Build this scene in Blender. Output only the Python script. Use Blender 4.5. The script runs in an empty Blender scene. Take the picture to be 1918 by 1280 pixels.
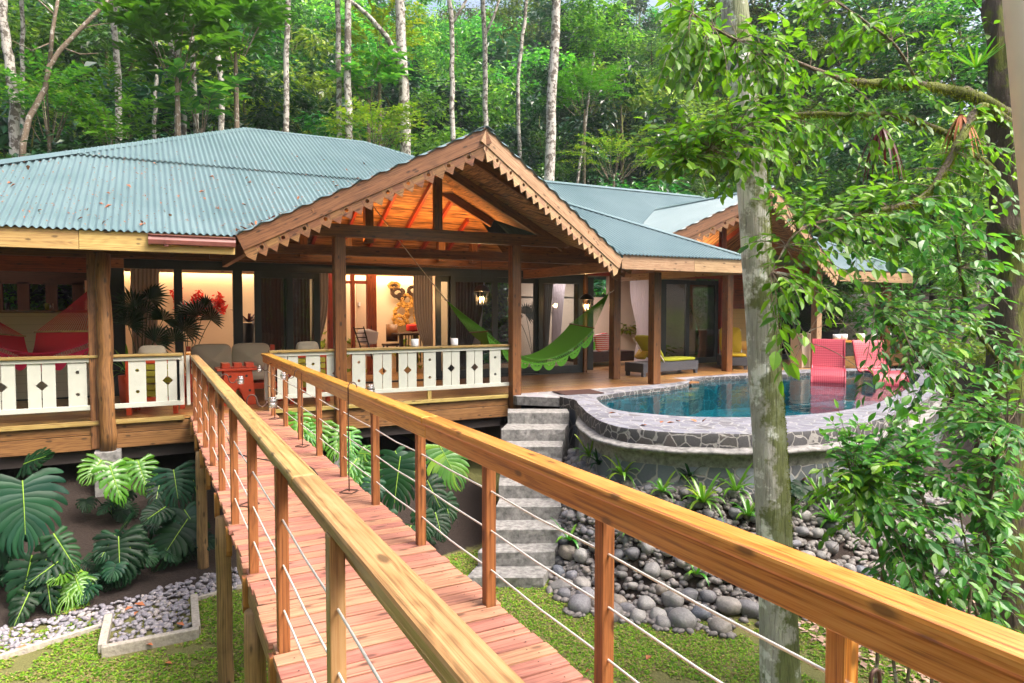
import bpy, bmesh, math, random
from mathutils import Vector, Matrix, noise
R = math.radians
sc = bpy.context.scene
col = sc.collection
rnd = random.Random(7)
V = Vector

# ---------------------------------------------------------------- camera
FOC = 1284.0
YAW = math.atan(673 / FOC); PITCH = math.atan(60 / FOC)
EYE = V((0, 0, 1.64))
cd = bpy.data.cameras.new('camera'); cam = bpy.data.objects.new('camera', cd); col.objects.link(cam)
cam.location = EYE; cam.rotation_euler = (R(90) - PITCH, 0, -YAW)
cd.sensor_width = 36; cd.lens = FOC / 1918 * 36; cd.clip_start = 0.05; cd.clip_end = 800
sc.camera = cam
# ---------------------------------------------------------------- sky, sun, exposure
SUN_EL, SUN_AZ = R(56), R(142)          # azimuth clockwise from +Y
w = bpy.data.worlds.new('World'); sc.world = w; w.use_nodes = True
nt = w.node_tree; bg = nt.nodes['Background']
sky = nt.nodes.new('ShaderNodeTexSky'); sky.sky_type = 'NISHITA'; sky.sun_disc = False
sky.sun_elevation = SUN_EL; sky.sun_rotation = SUN_AZ
sky.air_density = 1.0; sky.dust_density = 10.0; sky.ozone_density = 1.0
nt.links.new(sky.outputs[0], bg.inputs[0]); bg.inputs[1].default_value = 0.15
sl = bpy.data.lights.new('sun', 'SUN'); so = bpy.data.objects.new('sun', sl); col.objects.link(so)
sl.energy = 1.35; sl.angle = R(24); sl.color = (1, .98, .95)
so.rotation_euler = V((-math.sin(SUN_AZ) * math.cos(SUN_EL), -math.cos(SUN_AZ) * math.cos(SUN_EL), -math.sin(SUN_EL))).to_track_quat('-Z', 'Y').to_euler()
sc.view_settings.view_transform = 'Standard'; sc.view_settings.look = 'None'
sc.view_settings.exposure = 1.58; sc.view_settings.gamma = 1
sc.cycles.max_bounces = 8; sc.cycles.transparent_max_bounces = 8
sc.cycles.diffuse_bounces = 4; sc.cycles.glossy_bounces = 3; sc.cycles.transmission_bounces = 4
sc.cycles.caustics_reflective = False; sc.cycles.caustics_refractive = False
sc.cycles.sample_clamp_indirect = 6

# ---------------------------------------------------------------- photograph pixel -> point in space
FW = V((math.sin(YAW) * math.cos(PITCH), math.cos(YAW) * math.cos(PITCH), -math.sin(PITCH)))
RT = V((math.cos(YAW), -math.sin(YAW), 0)); UP = RT.cross(FW)
def ray(x, y): return FW * FOC + RT * (x - 959) - UP * (y - 640)
def atX(x, y, X): d = ray(x, y); return EYE + d * ((X - EYE.x) / d.x)
def atY(x, y, Y): d = ray(x, y); return EYE + d * ((Y - EYE.y) / d.y)
def atZ(x, y, Z): d = ray(x, y); return EYE + d * ((Z - EYE.z) / d.z)
def atD(x, y, D): return EYE + ray(x, y) * (D / FOC)

# ---------------------------------------------------------------- scene graph helpers
def tag(o, label=None, cat=None, group=None, kind=None):
    if label: o['label'] = label
    if cat: o['category'] = cat
    if group: o['group'] = group
    if kind: o['kind'] = kind
    return o
def thing(name, label, cat, loc=(0, 0, 0), group=None, rz=0):
    o = bpy.data.objects.new(name, None); col.objects.link(o)
    o.location = loc; o.rotation_euler = (0, 0, rz); o.empty_display_size = .1
    return tag(o, label, cat, group)
def copy_tree(o, parent=None):
    c = o.copy(); col.objects.link(c)
    if parent is not None: c.parent = parent
    for ch in list(o.children): copy_tree(ch, c)
    return c

class MB:
    """collects shapes, links them as one mesh object; uv: u along the grain in metres"""
    def __init__(s): s.v = []; s.f = []; s.uv = []; s.m = []; s.mi = 0
    def face(s, pts, uv=None):
        n = len(s.v); s.v += [tuple(p) for p in pts]; s.f.append(tuple(range(n, n + len(pts))))
        s.uv.append(uv or [(0, 0)] * len(pts)); s.m.append(s.mi)
    def grid(s, rows, closed=False, uvs=None):
        """rows: list of equally long point lists, shared vertices"""
        n = len(s.v); c = len(rows[0])
        for r in rows: s.v += [tuple(p) for p in r]
        for i in range(len(rows) - 1):
            for j in range(c if closed else c - 1):
                k = (j + 1) % c
                s.f.append((n + i * c + j, n + i * c + k, n + (i + 1) * c + k, n + (i + 1) * c + j))
                if uvs: s.uv.append([uvs(i, j), uvs(i, j + 1), uvs(i + 1, j + 1), uvs(i + 1, j)])
                else: s.uv.append([(i, j), (i, j + 1), (i + 1, j + 1), (i + 1, j)])
                s.m.append(s.mi)
        return n
    def obox(s, c, ax, ay, az, wood=True):
        """box from centre and three half-axis vectors; ax is the grain"""
        c, ax, ay, az = V(c), V(ax), V(ay), V(az)
        if ax.cross(ay).dot(az) < 0: az = -az
        p = [c + ax * i + ay * j + az * k for i in (-1, 1) for j in (-1, 1) for k in (-1, 1)]
        lx, ly, lz = ax.length * 2, ay.length * 2, az.length * 2
        o = (rnd.uniform(0, 50), rnd.uniform(0, 50)); n = len(s.v); s.v += [tuple(q) for q in p]
        def F(idx, uv): s.f.append(tuple(n + i for i in idx)); s.uv.append([(o[0] + a, o[1] + b) for a, b in uv]); s.m.append(s.mi)
        F((0, 1, 3, 2), [(0, 0), (0.02, 0), (.02, ly), (0, ly)])
        F((4, 6, 7, 5), [(0, 0), (0, ly), (.02, ly), (.02, 0)])
        F((0, 4, 5, 1), [(0, 0), (lx, 0), (lx, lz), (0, lz)])
        F((2, 3, 7, 6), [(0, ly), (0, ly + lz), (lx, ly + lz), (lx, ly)])
        F((1, 5, 7, 3), [(0, lz), (lx, lz), (lx, lz + ly), (0, lz + ly)])
        F((0, 2, 6, 4), [(0, 0), (0, -ly), (lx, -ly), (lx, 0)])
    def box(s, x0, x1, y0, y1, z0, z1):
        c = ((x0 + x1) / 2, (y0 + y1) / 2, (z0 + z1) / 2); h = ((x1 - x0) / 2, (y1 - y0) / 2, (z1 - z0) / 2)
        ax = [V((h[0], 0, 0)), V((0, h[1], 0)), V((0, 0, h[2]))]
        k = max(range(3), key=lambda i: abs(h[i])); o = [i for i in range(3) if i != k]
        s.obox(c, ax[k], ax[o[0]], ax[o[1]])
    def beam(s, a, b, w, h, up=(0, 0, 1)):
        a, b = V(a), V(b); d = b - a; up = V(up)
        if abs(d.normalized().dot(up)) > .98: up = V((0, 1, 0))
        sd = d.cross(up).normalized(); u = sd.cross(d).normalized()
        s.obox((a + b) / 2, d / 2, sd * w / 2, u * h / 2)
    def tube(s, pts, rad, seg=8, cap=True):
        pts = [V(p) for p in pts]; n = len(pts)
        if not hasattr(rad, '__len__'): rad = [rad] * n
        rows = []; ref = V((0, 0, 1)); L = 0
        ls = [0]
        for i in range(1, n): ls.append(ls[-1] + (pts[i] - pts[i - 1]).length)
        d0 = (pts[1] - pts[0]).normalized()
        if abs(d0.z) > .9: ref = V((1, 0, 0))
        sd = d0.cross(ref).normalized()
        for i in range(n):
            d = (pts[min(i + 1, n - 1)] - pts[max(i - 1, 0)]).normalized()
            sd = (sd - d * sd.dot(d)).normalized(); u = d.cross(sd)
            rows.append([pts[i] + (sd * math.cos(t) + u * math.sin(t)) * rad[i] for t in [2 * math.pi * k / seg for k in range(seg)]])
        o = rnd.uniform(0, 50); r0 = max(rad)
        k = s.grid(rows, True, lambda i, j: (ls[i] + o, 2 * math.pi * r0 * j / seg))
        if cap:
            for base, order in ((k, 1), (k + (n - 1) * seg, -1)):
                idx = list(range(base, base + seg))[::-order]; s.f.append(tuple(idx)); s.uv.append([(0, 0)] * seg); s.m.append(s.mi)
    def lathe(s, prof, c=(0, 0, 0), seg=16):
        c = V(c)
        rows = [[c + V((r * math.cos(t), r * math.sin(t), z)) for t in [2 * math.pi * k / seg for k in range(seg)]] for r, z in prof]
        s.grid(rows, True)
    def prism(s, poly, O, U, W, N, th):
        """2-d polygon (counter-clockwise in U,W) extruded by th along N, front at O"""
        O, U, W, N = V(O), V(U), V(W), V(N).normalized()
        a = [O + U * x + W * y for x, y in poly]; b = [p + N * th for p in a]
        o = (rnd.uniform(0, 50), rnd.uniform(0, 50)); uv = [(o[0] + y, o[1] + x) for x, y in poly]
        if abs(max(p[0] for p in poly) - min(p[0] for p in poly)) > abs(max(p[1] for p in poly) - min(p[1] for p in poly)):
            uv = [(o[0] + x, o[1] + y) for x, y in poly]
        fl = U.cross(W).dot(N) > 0
        s.face(a[::-1] if fl else a, uv[::-1] if fl else uv); s.face(b if fl else b[::-1], uv if fl else uv[::-1])
        n = len(a)
        for i in range(n):
            j = (i + 1) % n; q = [a[i], a[j], b[j], b[i]]; s.face(q if fl else q[::-1], [(o[0] + i * .1, o[1]), (o[0] + i * .1 + .05, o[1]), (o[0] + i * .1 + .05, o[1] + th), (o[0] + i * .1, o[1] + th)])
    def holed(s, x0, x1, y0, y1, hole, O, U, W, N, th):
        """rectangle with a star-shaped hole, extruded"""
        O, U, W, N = V(O), V(U), V(W), V(N).normalized()
        cx = sum(p[0] for p in hole) / len(hole); cy = sum(p[1] for p in hole) / len(hole)
        corners = [(x0, y0), (x1, y0), (x1, y1), (x0, y1)]
        P = sorted([(math.atan2(y - cy, x - cx), (x, y)) for x, y in corners] + [(math.atan2(y - cy, x - cx), None) for x, y in hole], key=lambda t: t[0])
        ring = []
        for t, c in P:
            dx, dy = math.cos(t), math.sin(t)
            if c is None:
                k = min(((x1 if dx > 0 else x0) - cx) / dx if abs(dx) > 1e-6 else 9e9, ((y1 if dy > 0 else y0) - cy) / dy if abs(dy) > 1e-6 else 9e9)
                c = (cx + dx * k, cy + dy * k)
            # hole point at this angle
            best = None
            for i in range(len(hole)):
                a, b = hole[i], hole[(i + 1) % len(hole)]
                ex, ey = b[0] - a[0], b[1] - a[1]; den = dx * ey - dy * ex
                if abs(den) < 1e-12: continue
                k = ((a[0] - cx) * ey - (a[1] - cy) * ex) / den; m = ((a[0] - cx) * dy - (a[1] - cy) * dx) / den
                if k > 0 and -1e-6 <= m <= 1 + 1e-6: best = k; break
            ring.append((c, (cx + dx * best, cy + dy * best)))
        n = len(ring); q = lambda p, k: O + U * p[0] + W * p[1] + N * (th * k)
        fl = U.cross(W).dot(N) > 0
        o = (rnd.uniform(0, 50), rnd.uniform(0, 50))
        for i in range(n):
            (a, b), (c, d) = ring[i], ring[(i + 1) % n]
            uv = [(o[0] + p[1], o[1] + p[0]) for p in (a, c, d, b)]
            f0 = [q(a, 0), q(c, 0), q(d, 0), q(b, 0)]; f1 = [q(a, 1), q(c, 1), q(d, 1), q(b, 1)]
            s.face(f0[::-1] if fl else f0, uv[::-1] if fl else uv); s.face(f1 if fl else f1[::-1], uv if fl else uv[::-1])
            s.face([q(a, 0), q(c, 0), q(c, 1), q(a, 1)]); s.face([q(d, 0), q(b, 0), q(b, 1), q(d, 1)])
    def build(s, name, mat, parent=None, smooth=False, bevel=0, recentre=True, sub=0):
        me = bpy.data.meshes.new(name)
        vs = s.v; off = V((0, 0, 0))
        if parent is None and recentre and vs:
            xs = [p[0] for p in vs]; ys = [p[1] for p in vs]; zs = [p[2] for p in vs]
            off = V(((min(xs) + max(xs)) / 2, (min(ys) + max(ys)) / 2, min(zs)))
            vs = [(p[0] - off.x, p[1] - off.y, p[2] - off.z) for p in vs]
        me.from_pydata(vs, [], s.f)
        ul = me.uv_layers.new(name='UVMap'); flat = []
        for fu in s.uv:
            for a, b in fu: flat += [a, b]
        ul.data.foreach_set('uv', flat)
        for m in (mat if isinstance(mat, (list, tuple)) else [mat]): me.materials.append(m)
        if any(s.m): me.polygons.foreach_set('material_index', s.m)
        if smooth: me.polygons.foreach_set('use_smooth', [True] * len(me.polygons))
        me.update()
        o = bpy.data.objects.new(name, me); col.objects.link(o); o.location = off
        if bevel:
            b = o.modifiers.new('bevel', 'BEVEL'); b.width = bevel; b.segments = 2; b.limit_method = 'ANGLE'; b.angle_limit = R(40)
        if sub:
            b = o.modifiers.new('sub', 'SUBSURF'); b.levels = sub; b.render_levels = sub
        if parent is not None:
            o.parent = parent; o.location = (0, 0, 0)
            if parent.parent is None and parent.get('wc', 0): o.matrix_parent_inverse = Matrix.Translation(-V(parent.location))
        return o
def wthing(name, label, cat, loc, group=None):
    """a thing whose parts are written in world coordinates"""
    o = thing(name, label, cat, loc, group); o['wc'] = 1; return o
def sstep(a, b, x): t = max(0, min(1, (x - a) / (b - a))); return t * t * (3 - 2 * t)

# ---------------------------------------------------------------- materials
class G:
    def __init__(s, name):
        s.m = bpy.data.materials.new(name); s.m.use_nodes = True; s.t = s.m.node_tree
        s.b = s.t.nodes['Principled BSDF']; s.out = s.t.nodes['Material Output']
    def n(s, typ, ins=None, **kw):
        n = s.t.nodes.new('ShaderNode' + typ)
        for k, v in kw.items(): setattr(n, k, v)
        for k, v in (ins or {}).items(): s.set(n.inputs[k], v)
        return n
    def set(s, sock, v):
        if hasattr(v, 'is_linked') or hasattr(v, 'links'): s.t.links.new(v, sock)
        elif isinstance(v, (tuple, list)) and len(v) == 3 and len(sock.default_value) == 4: sock.default_value = (*v, 1)
        else: sock.default_value = v
    def P(s, **kw):
        for k, v in kw.items(): s.set(s.b.inputs[k.replace('_', ' ')], v)
    def ramp(s, fac, stops, interp='LINEAR'):
        r = s.n('ValToRGB'); r.color_ramp.interpolation = interp; e = r.color_ramp.elements
        while len(e) < len(stops): e.new(.5)
        for el, (p, c) in zip(e, stops): el.position = p; el.color = (*c, 1) if len(c) == 3 else c
        s.set(r.inputs[0], fac); return r.outputs[0]
    def mix(s, f, a, b, mode='MIX'):
        m = s.n('Mix', data_type='RGBA', blend_type=mode); s.set(m.inputs[0], f); s.set(m.inputs[6], a); s.set(m.inputs[7], b); return m.outputs[2]
    def math(s, op, a, b=0.0, c=0.0):
        m = s.n('Math', operation=op); s.set(m.inputs[0], a); s.set(m.inputs[1], b); s.set(m.inputs[2], c); return m.outputs[0]
    def coord(s, kind='Object', scale=(1, 1, 1), rot=(0, 0, 0)):
        c = s.n('TexCoord'); mp = s.n('Mapping', {'Vector': c.outputs[kind], 'Scale': scale, 'Rotation': rot}); return mp.outputs[0]
    def noise(s, v, sc_=5., det=4., rough=.5, dist=0.): return s.n('TexNoise', {'Vector': v, 'Scale': sc_, 'Detail': det, 'Roughness': rough, 'Distortion': dist}).outputs[0]
    def bump(s, h, st=.3, d=.01): 
        b = s.n('Bump', {'Strength': st, 'Distance': d, 'Height': h}); s.set(s.b.inputs['Normal'], b.outputs[0])
    def island(s): return s.n('NewGeometry').outputs['Random Per Island']
    def orand(s): return s.n('ObjectInfo').outputs['Random']

def wood(name, ca, cb, cdark, rough=.45, grain=1., knots=True, isl=.25, coat=0., dirt=0.):
    g = G(name); uv = g.coord('UV', (1, 1, 1))
    mp = g.n('Mapping', {'Vector': uv, 'Scale': (.7, 64 * grain, 1)}).outputs[0]
    n1 = g.noise(mp, 1.0, 5, .55, .5)
    mp2 = g.n('Mapping', {'Vector': uv, 'Scale': (6, 240 * grain, 1)}).outputs[0]
    n2 = g.noise(mp2, 1.0, 2, .5)
    mp3 = g.n('Mapping', {'Vector': uv, 'Scale': (.7, 5, 1)}).outputs[0]
    n3 = g.noise(mp3, 1.0, 3, .5, 1.5)
    rings = g.math('SINE', g.math('MULTIPLY', n3, 46.))
    f = g.math('ADD', g.math('MULTIPLY', n1, .75), g.math('MULTIPLY', rings, .045))
    f = g.math('ADD', f, g.math('MULTIPLY', g.math('SUBTRACT', n2, .5), .30))
    c = g.ramp(f, [(.24, cdark), (.36, cb), (.52, ca)])
    if knots:
        kn = g.n('Mapping', {'Vector': uv, 'Scale': (2.2, 5.5, 1)}).outputs[0]
        kd = g.noise(uv, 9., 2)
        kv = g.n('TexVoronoi', {'Vector': kn, 'Scale': 1., 'Randomness': 1.}, voronoi_dimensions='2D').outputs['Distance']
        kk = g.ramp(g.math('ADD', kv, g.math('MULTIPLY', g.math('SUBTRACT', kd, .5), .12)), [(.05, (1, 1, 1)), (.085, (.35, .35, .35)), (.11, (0, 0, 0))])
        c = g.mix(g.math('MULTIPLY', kk, .8), c, tuple(x * .35 for x in cdark))
    i = g.island()
    hv = g.n('HueSaturation', {'Color': c, 'Hue': g.math('ADD', .5, g.math('MULTIPLY', g.math('SUBTRACT', i, .5), .03)), 'Value': g.math('ADD', 1. - isl / 2, g.math('MULTIPLY', i, isl))}).outputs[0]
    if dirt:
        dn = g.noise(g.coord('Object'), 2.2, 5, .65)
        hv = g.mix(g.ramp(dn, [(.45, (0, 0, 0)), (.75, (dirt,) * 3)]), hv, tuple(x * .5 for x in cdark))
    g.P(Base_Color=hv, Roughness=g.math('ADD', rough - .1, g.math('MULTIPLY', n1, .25)))
    g.b.inputs['Coat Weight'].default_value = coat; g.b.inputs['Coat Roughness'].default_value = .25
    g.bump(f, .25, .004)
    return g.m
MAT = {}
MAT['rail'] = wood('honey_pine', (.60, .31, .07), (.50, .215, .03), (.26, .09, .013), .36, coat=.6, dirt=.12)
MAT['rail_left'] = wood('weathered_pine', (.44, .285, .125), (.36, .21, .078), (.2, .11, .038), .42, coat=.35, dirt=.2)
MAT['railpost'] = wood('orange_post', (.36, .155, .048), (.27, .105, .03), (.14, .052, .016), .5)
MAT['deckplank'] = wood('pink_decking', (.42, .20, .13), (.35, .155, .10), (.21, .085, .055), .6, isl=.2, grain=1., dirt=.25)
MAT['stringer'] = wood('raw_timber', (.42, .28, .14), (.34, .21, .10), (.2, .11, .05), .7, dirt=.5)
MAT['brown'] = wood('brown_stained_timber', (.24, .105, .026), (.165, .066, .016), (.07, .027, .008), .42, coat=.15)
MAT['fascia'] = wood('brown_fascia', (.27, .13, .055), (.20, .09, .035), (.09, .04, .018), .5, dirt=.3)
MAT['fascia_pale'] = wood('pale_fascia', (.42, .28, .16), (.34, .21, .11), (.2, .115, .055), .6, dirt=.3)  # pale boards; on right gable slopes it paints in the brighter light
MAT['eave'] = wood('raw_eave_board', (.46, .32, .12), (.38, .25, .08), (.24, .14, .05), .6)
MAT['floor'] = wood('verandah_boards', (.46, .26, .10), (.36, .18, .06), (.18, .08, .03), .28, isl=.45, coat=.2)
MAT['rim'] = wood('rim_joist', (.28, .15, .05), (.21, .105, .032), (.10, .045, .015), .5)
MAT['redwood'] = wood('red_stained_timber', (.36, .06, .018), (.26, .035, .012), (.12, .018, .006), .4, coat=.2)
MAT['darkwood'] = wood('dark_timber', (.06, .026, .014), (.04, .017, .01), (.02, .009, .006), .5)
MAT['cap'] = wood('green_pine_cap', (.42, .32, .11), (.34, .24, .07), (.18, .11, .03), .5)
MAT['log'] = wood('rustic_log', (.30, .145, .05), (.20, .09, .03), (.08, .035, .014), .55, grain=.7, dirt=.4)
MAT['pole'] = wood('round_pole', (.33, .20, .085), (.24, .14, .06), (.12, .07, .03), .7, dirt=.6)
def plain(name, c, rough=.5, metal=0., bump=0., bs=30., var=0., spec=.5, isl=0.):
    g = G(name); g.P(Roughness=rough, Metallic=metal); g.b.inputs['Specular IOR Level'].default_value = spec
    src = None
    if var or bump:
        n_ = g.noise(g.coord('Object'), bs, 5, .6)
    if var: src = g.mix(g.ramp(n_, [(.3, (0, 0, 0)), (.7, (1, 1, 1))]), tuple(x * (1 - var) for x in c), tuple(min(1, x * (1 + var)) for x in c))
    if isl: src = g.n('HueSaturation', {'Color': src if src is not None else (*c, 1), 'Hue': .5, 'Value': g.math('ADD', 1 - isl / 2, g.math('MULTIPLY', g.island(), isl))}).outputs[0]
    g.P(Base_Color=src if src is not None else (*c, 1))
    if bump: g.bump(n_, bump, .01)
    return g.m
MAT['white'] = plain('white_paint', (.50, .52, .46), .45, var=.05, bs=6)
MAT['cream'] = plain('cream_wall', (.66, .53, .40), .8, var=.03, bs=3)
MAT['frame'] = plain('dark_blue_frame', (.022, .032, .036), .35, var=.2, bs=4)
MAT['steel'] = plain('steel_cable', (.75, .73, .69), .45, .5)
MAT['iron'] = plain('rusty_iron', (.08, .045, .035), .6, .4, var=.4, bs=60)
MAT['gutter'] = plain('maroon_gutter', (.20, .07, .06), .4, var=.15, bs=8)
MAT['sofa'] = plain('taupe_canvas', (.46, .40, .29), .9, bump=.2, bs=150)
MAT['orange'] = plain('orange_red_paint', (.55, .065, .02), .45, var=.1, bs=10)
MAT['olive'] = plain('chartreuse_paint', (.36, .34, .03), .5, var=.1, bs=10)
MAT['lime'] = plain('lime_cushion', (.30, .32, .012), .85, bump=.15, bs=120)
MAT['mustard'] = plain('mustard_cushion', (.46, .31, .01), .85, bump=.15, bs=120)
MAT['greenrope'] = plain('green_cotton', (.10, .36, .025), .85, bump=.4, bs=160)
MAT['redrope'] = plain('crimson_cotton', (.46, .008, .02), .85, bump=.4, bs=160)
MAT['pinkrope'] = plain('pink_crochet', (.5, .01, .06), .85)
MAT['rope'] = plain('cream_rope', (.62, .55, .42), .9)
MAT['porcelain'] = plain('white_cup', (.8, .8, .82), .3)
MAT['black'] = plain('black_metal', (.02, .02, .022), .45)
MAT['dark'] = plain('dark_interior', (.03, .022, .02), .8)
MAT['concrete'] = plain('grey_concrete', (.19, .185, .18), .9, bump=.9, bs=14, var=.5)
MAT['curb'] = plain('curb_concrete', (.40, .36, .31), .9, bump=.5, bs=30, var=.3)
MAT['redart'] = plain('red_paper', (.65, .02, .01), .7, isl=.6)
MAT['gold'] = plain('straw_weave', (.55, .30, .06), .7, isl=.8)
MAT['brownfur'] = plain('dark_weave', (.07, .035, .015), .7, isl=.8)
MAT['petal'] = plain('dry_leaf', (.35, .12, .05), .8, isl=.8)
def fabric(name, c, trans=.35):
    g = G(name); d = g.n('BsdfDiffuse', {'Color': (*c, 1)}); t = g.n('BsdfTranslucent', {'Color': (*c, 1)})
    m = g.n('MixShader', {0: trans, 1: d.outputs[0], 2: t.outputs[0]}); g.set(g.out.inputs[0], m.outputs[0]); return g.m
MAT['curtain_grey'] = fabric('grey_curtain', (.30, .26, .23)); MAT['curtain_white'] = fabric('white_curtain', (.75, .70, .72))
MAT['curtain_peach'] = fabric('peach_curtain', (.62, .30, .19)); MAT['curtain_dark'] = fabric('brown_curtain', (.10, .06, .055))
MAT['net'] = fabric('white_net', (.7, .62, .64))
def glow(name, c, st):
    g = G(name); e = g.n('Emission', {'Color': (*c, 1), 'Strength': st}); g.set(g.out.inputs[0], e.outputs[0]); return g.m
MAT['cove'] = glow('cove_light', (1, .66, .2), 5.); MAT['bulb'] = glow('candle_bulb', (1, .5, .12), 40.)
# glass panes
g = G('door_glass'); fr = g.n('Fresnel', {'IOR': 1.45}); tr = g.n('BsdfTransparent', {'Color': (.75, .8, .8, 1)}); gl = g.n('BsdfGlossy', {'Roughness': .02})
g.set(g.out.inputs[0], g.n('MixShader', {0: fr.outputs[0], 1: tr.outputs[0], 2: gl.outputs[0]}).outputs[0]); MAT['glass'] = g.m
g = G('jar_glass'); tr = g.n('BsdfTransparent', {'Color': (.93, .95, .97, 1)}); gl = g.n('BsdfGlossy', {'Roughness': .05})
lw = g.n('LayerWeight', {'Blend': .5}); g.set(g.out.inputs[0], g.n('MixShader', {0: g.math('ADD', .18, g.math('MULTIPLY', lw.outputs[1], .7)), 1: tr.outputs[0], 2: gl.outputs[0]}).outputs[0]); MAT['jar'] = g.m
# corrugated roof
g = G('green_roof_metal'); c = g.coord('Object'); n_ = g.noise(c, .8, 5, .6); n2 = g.noise(c, 40., 2, .5)
cc = g.mix(g.ramp(n_, [(.3, (0, 0, 0)), (.7, (1, 1, 1))]), (.080, .135, .148), (.115, .175, .19))
sp = g.noise(g.coord('Object', (1, .25, 1)), 26., 3, .7)
cc = g.mix(g.ramp(sp, [(.66, (0, 0, 0)), (.74, (.6, .6, .6))]), cc, (.17, .12, .12))
g.P(Base_Color=cc, Roughness=g.math('ADD', .26, g.math('MULTIPLY', n_, .25)), Metallic=.0); g.b.inputs['Specular IOR Level'].default_value = .7; MAT['roof'] = g.m
# bamboo ceiling
g = G('bamboo_ceiling'); c = g.coord('Object', (1.2, 1.2, 1.2)); uv = g.coord('UV', (.9, 15, 1)); n_ = g.noise(uv, 1., 4, .7); n2 = g.noise(g.coord('UV', (3, 50, 1)), 1., 2)
cc = g.ramp(g.math('ADD', g.math('MULTIPLY', n_, .6), g.math('MULTIPLY', n2, .4)), [(.41, (.02, .009, .004)), (.47, (.17, .075, .025)), (.56, (.40, .20, .07))])
g.P(Base_Color=cc, Roughness=.6); g.bump(n_, .8, .02); MAT['bamboo'] = g.m
# shiplap siding
def siding(name, ca, axis=2, step=6.6):
    g = G(name); w_ = g.n('SeparateXYZ', {0: g.coord('Object')}).outputs[axis]
    fr_ = g.math('FRACT', g.math('MULTIPLY', w_, step)); ln = g.ramp(fr_, [(.0, (1, 1, 1)), (.05, (0, 0, 0))])
    n_ = g.noise(g.coord('Object', (2, 2, 30)), 1., 4)
    g.P(Base_Color=g.mix(ln, g.mix(n_, tuple(x * .88 for x in ca), ca), tuple(x * .4 for x in ca)), Roughness=.6); return g.m
MAT['siding'] = siding('cream_siding', (.60, .56, .44)); MAT['siding_yellow'] = siding('yellow_siding', (.62, .42, .17))
# stone paving / pool wall
def crazy(name, scale, cols, grout, gw=.05, bump=.6, bigvar=0.):
    g = G(name); c = g.coord('Object'); wp = g.mix(.06, c, g.n('TexNoise', {'Vector': c, 'Scale': scale * 1.3, 'Detail': 3.}).outputs[1])
    v1 = g.n('TexVoronoi', {'Vector': wp, 'Scale': scale}, feature='DISTANCE_TO_EDGE').outputs['Distance']
    v2 = g.n('TexVoronoi', {'Vector': wp, 'Scale': scale}).outputs['Color']
    sp_ = g.n('SeparateColor', {0: v2}).outputs[0]
    st = g.ramp(sp_, [(i / (len(cols) - 1), x) for i, x in enumerate(cols)])
    nn = g.noise(c, scale * 7, 5, .7)
    st = g.mix(g.math('MULTIPLY', nn, .45), st, g.mix(.4, st, (.35, .35, .36)))
    e = g.ramp(v1, [(gw * .6, (1, 1, 1)), (gw * 1.3, (0, 0, 0))])
    gr = g.mix(nn, tuple(x * .7 for x in grout), grout)
    g.P(Base_Color=g.mix(e, st, gr), Roughness=.75)
    g.bump(g.math('SUBTRACT', g.math('MULTIPLY', nn, .25), g.math('MULTIPLY', e, .5)), bump, .02); return g.m
MAT['poolwall'] = crazy('stone_cladding', 4.0, [(.02, .026, .034), (.075, .095, .12), (.035, .05, .055), (.15, .18, .21), (.08, .07, .055)], (.28, .27, .26), .034)
MAT['coping'] = crazy('stone_coping', 6., [(.05, .05, .07), (.13, .135, .175), (.085, .085, .12), (.17, .175, .22), (.06, .055, .065)], (.27, .27, .275), .055)
MAT['copingedge'] = crazy('dark_edge_stones', 6.5, [(.012, .012, .015), (.03, .028, .034), (.02, .02, .02), (.045, .035, .03)], (.28, .27, .26), .045)
MAT['paving'] = crazy('stone_paving', 3.2, [(.22, .21, .24), (.30, .28, .32), (.26, .25, .27), (.18, .17, .2)], (.42, .41, .40), .035, .3)
# pebbles & boulders
def stone(name, cols, sc_=6., per='obj'):
    g = G(name); r = g.orand() if per == 'obj' else g.island(); n_ = g.noise(g.coord('Object'), sc_, 6, .65)
    base = g.ramp(r, [(i / (len(cols) - 1), x) for i, x in enumerate(cols)])
    cc = g.mix(g.ramp(n_, [(.35, (0, 0, 0)), (.7, (1, 1, 1))]), g.mix(.35, base, (.03, .03, .035)), g.mix(.22, base, (.30, .29, .285)))
    g.P(Base_Color=cc, Roughness=.6); g.bump(n_, .35, .02); return g.m
MAT['boulder'] = stone('river_boulder', [(.09, .09, .105), (.20, .20, .23), (.14, .135, .145), (.32, .31, .30), (.22, .18, .145), (.09, .11, .15), (.26, .25, .24), (.07, .07, .075)])
MAT['gravel'] = stone('river_gravel', [(.20, .19, .235), (.34, .32, .37), (.27, .26, .31), (.46, .42, .44), (.18, .165, .205), (.55, .48, .45)], 20., 'isl')
MAT['mound'] = crazy('cemented_cobbles', 7., [(.25, .24, .25), (.4, .38, .36), (.32, .3, .3), (.5, .48, .45)], (.55, .52, .48), .1, 1.)
# ground
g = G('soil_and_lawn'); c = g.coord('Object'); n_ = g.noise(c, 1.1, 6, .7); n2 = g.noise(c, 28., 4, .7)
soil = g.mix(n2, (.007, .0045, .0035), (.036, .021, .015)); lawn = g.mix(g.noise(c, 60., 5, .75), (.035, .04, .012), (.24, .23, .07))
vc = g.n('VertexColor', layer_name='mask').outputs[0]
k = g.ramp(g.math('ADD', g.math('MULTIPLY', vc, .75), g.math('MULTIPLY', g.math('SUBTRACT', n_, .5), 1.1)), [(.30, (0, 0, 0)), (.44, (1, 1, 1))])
g.P(Base_Color=g.mix(k, soil, lawn), Roughness=.95); g.bump(n2, .7, .03); MAT['ground'] = g.m
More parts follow.
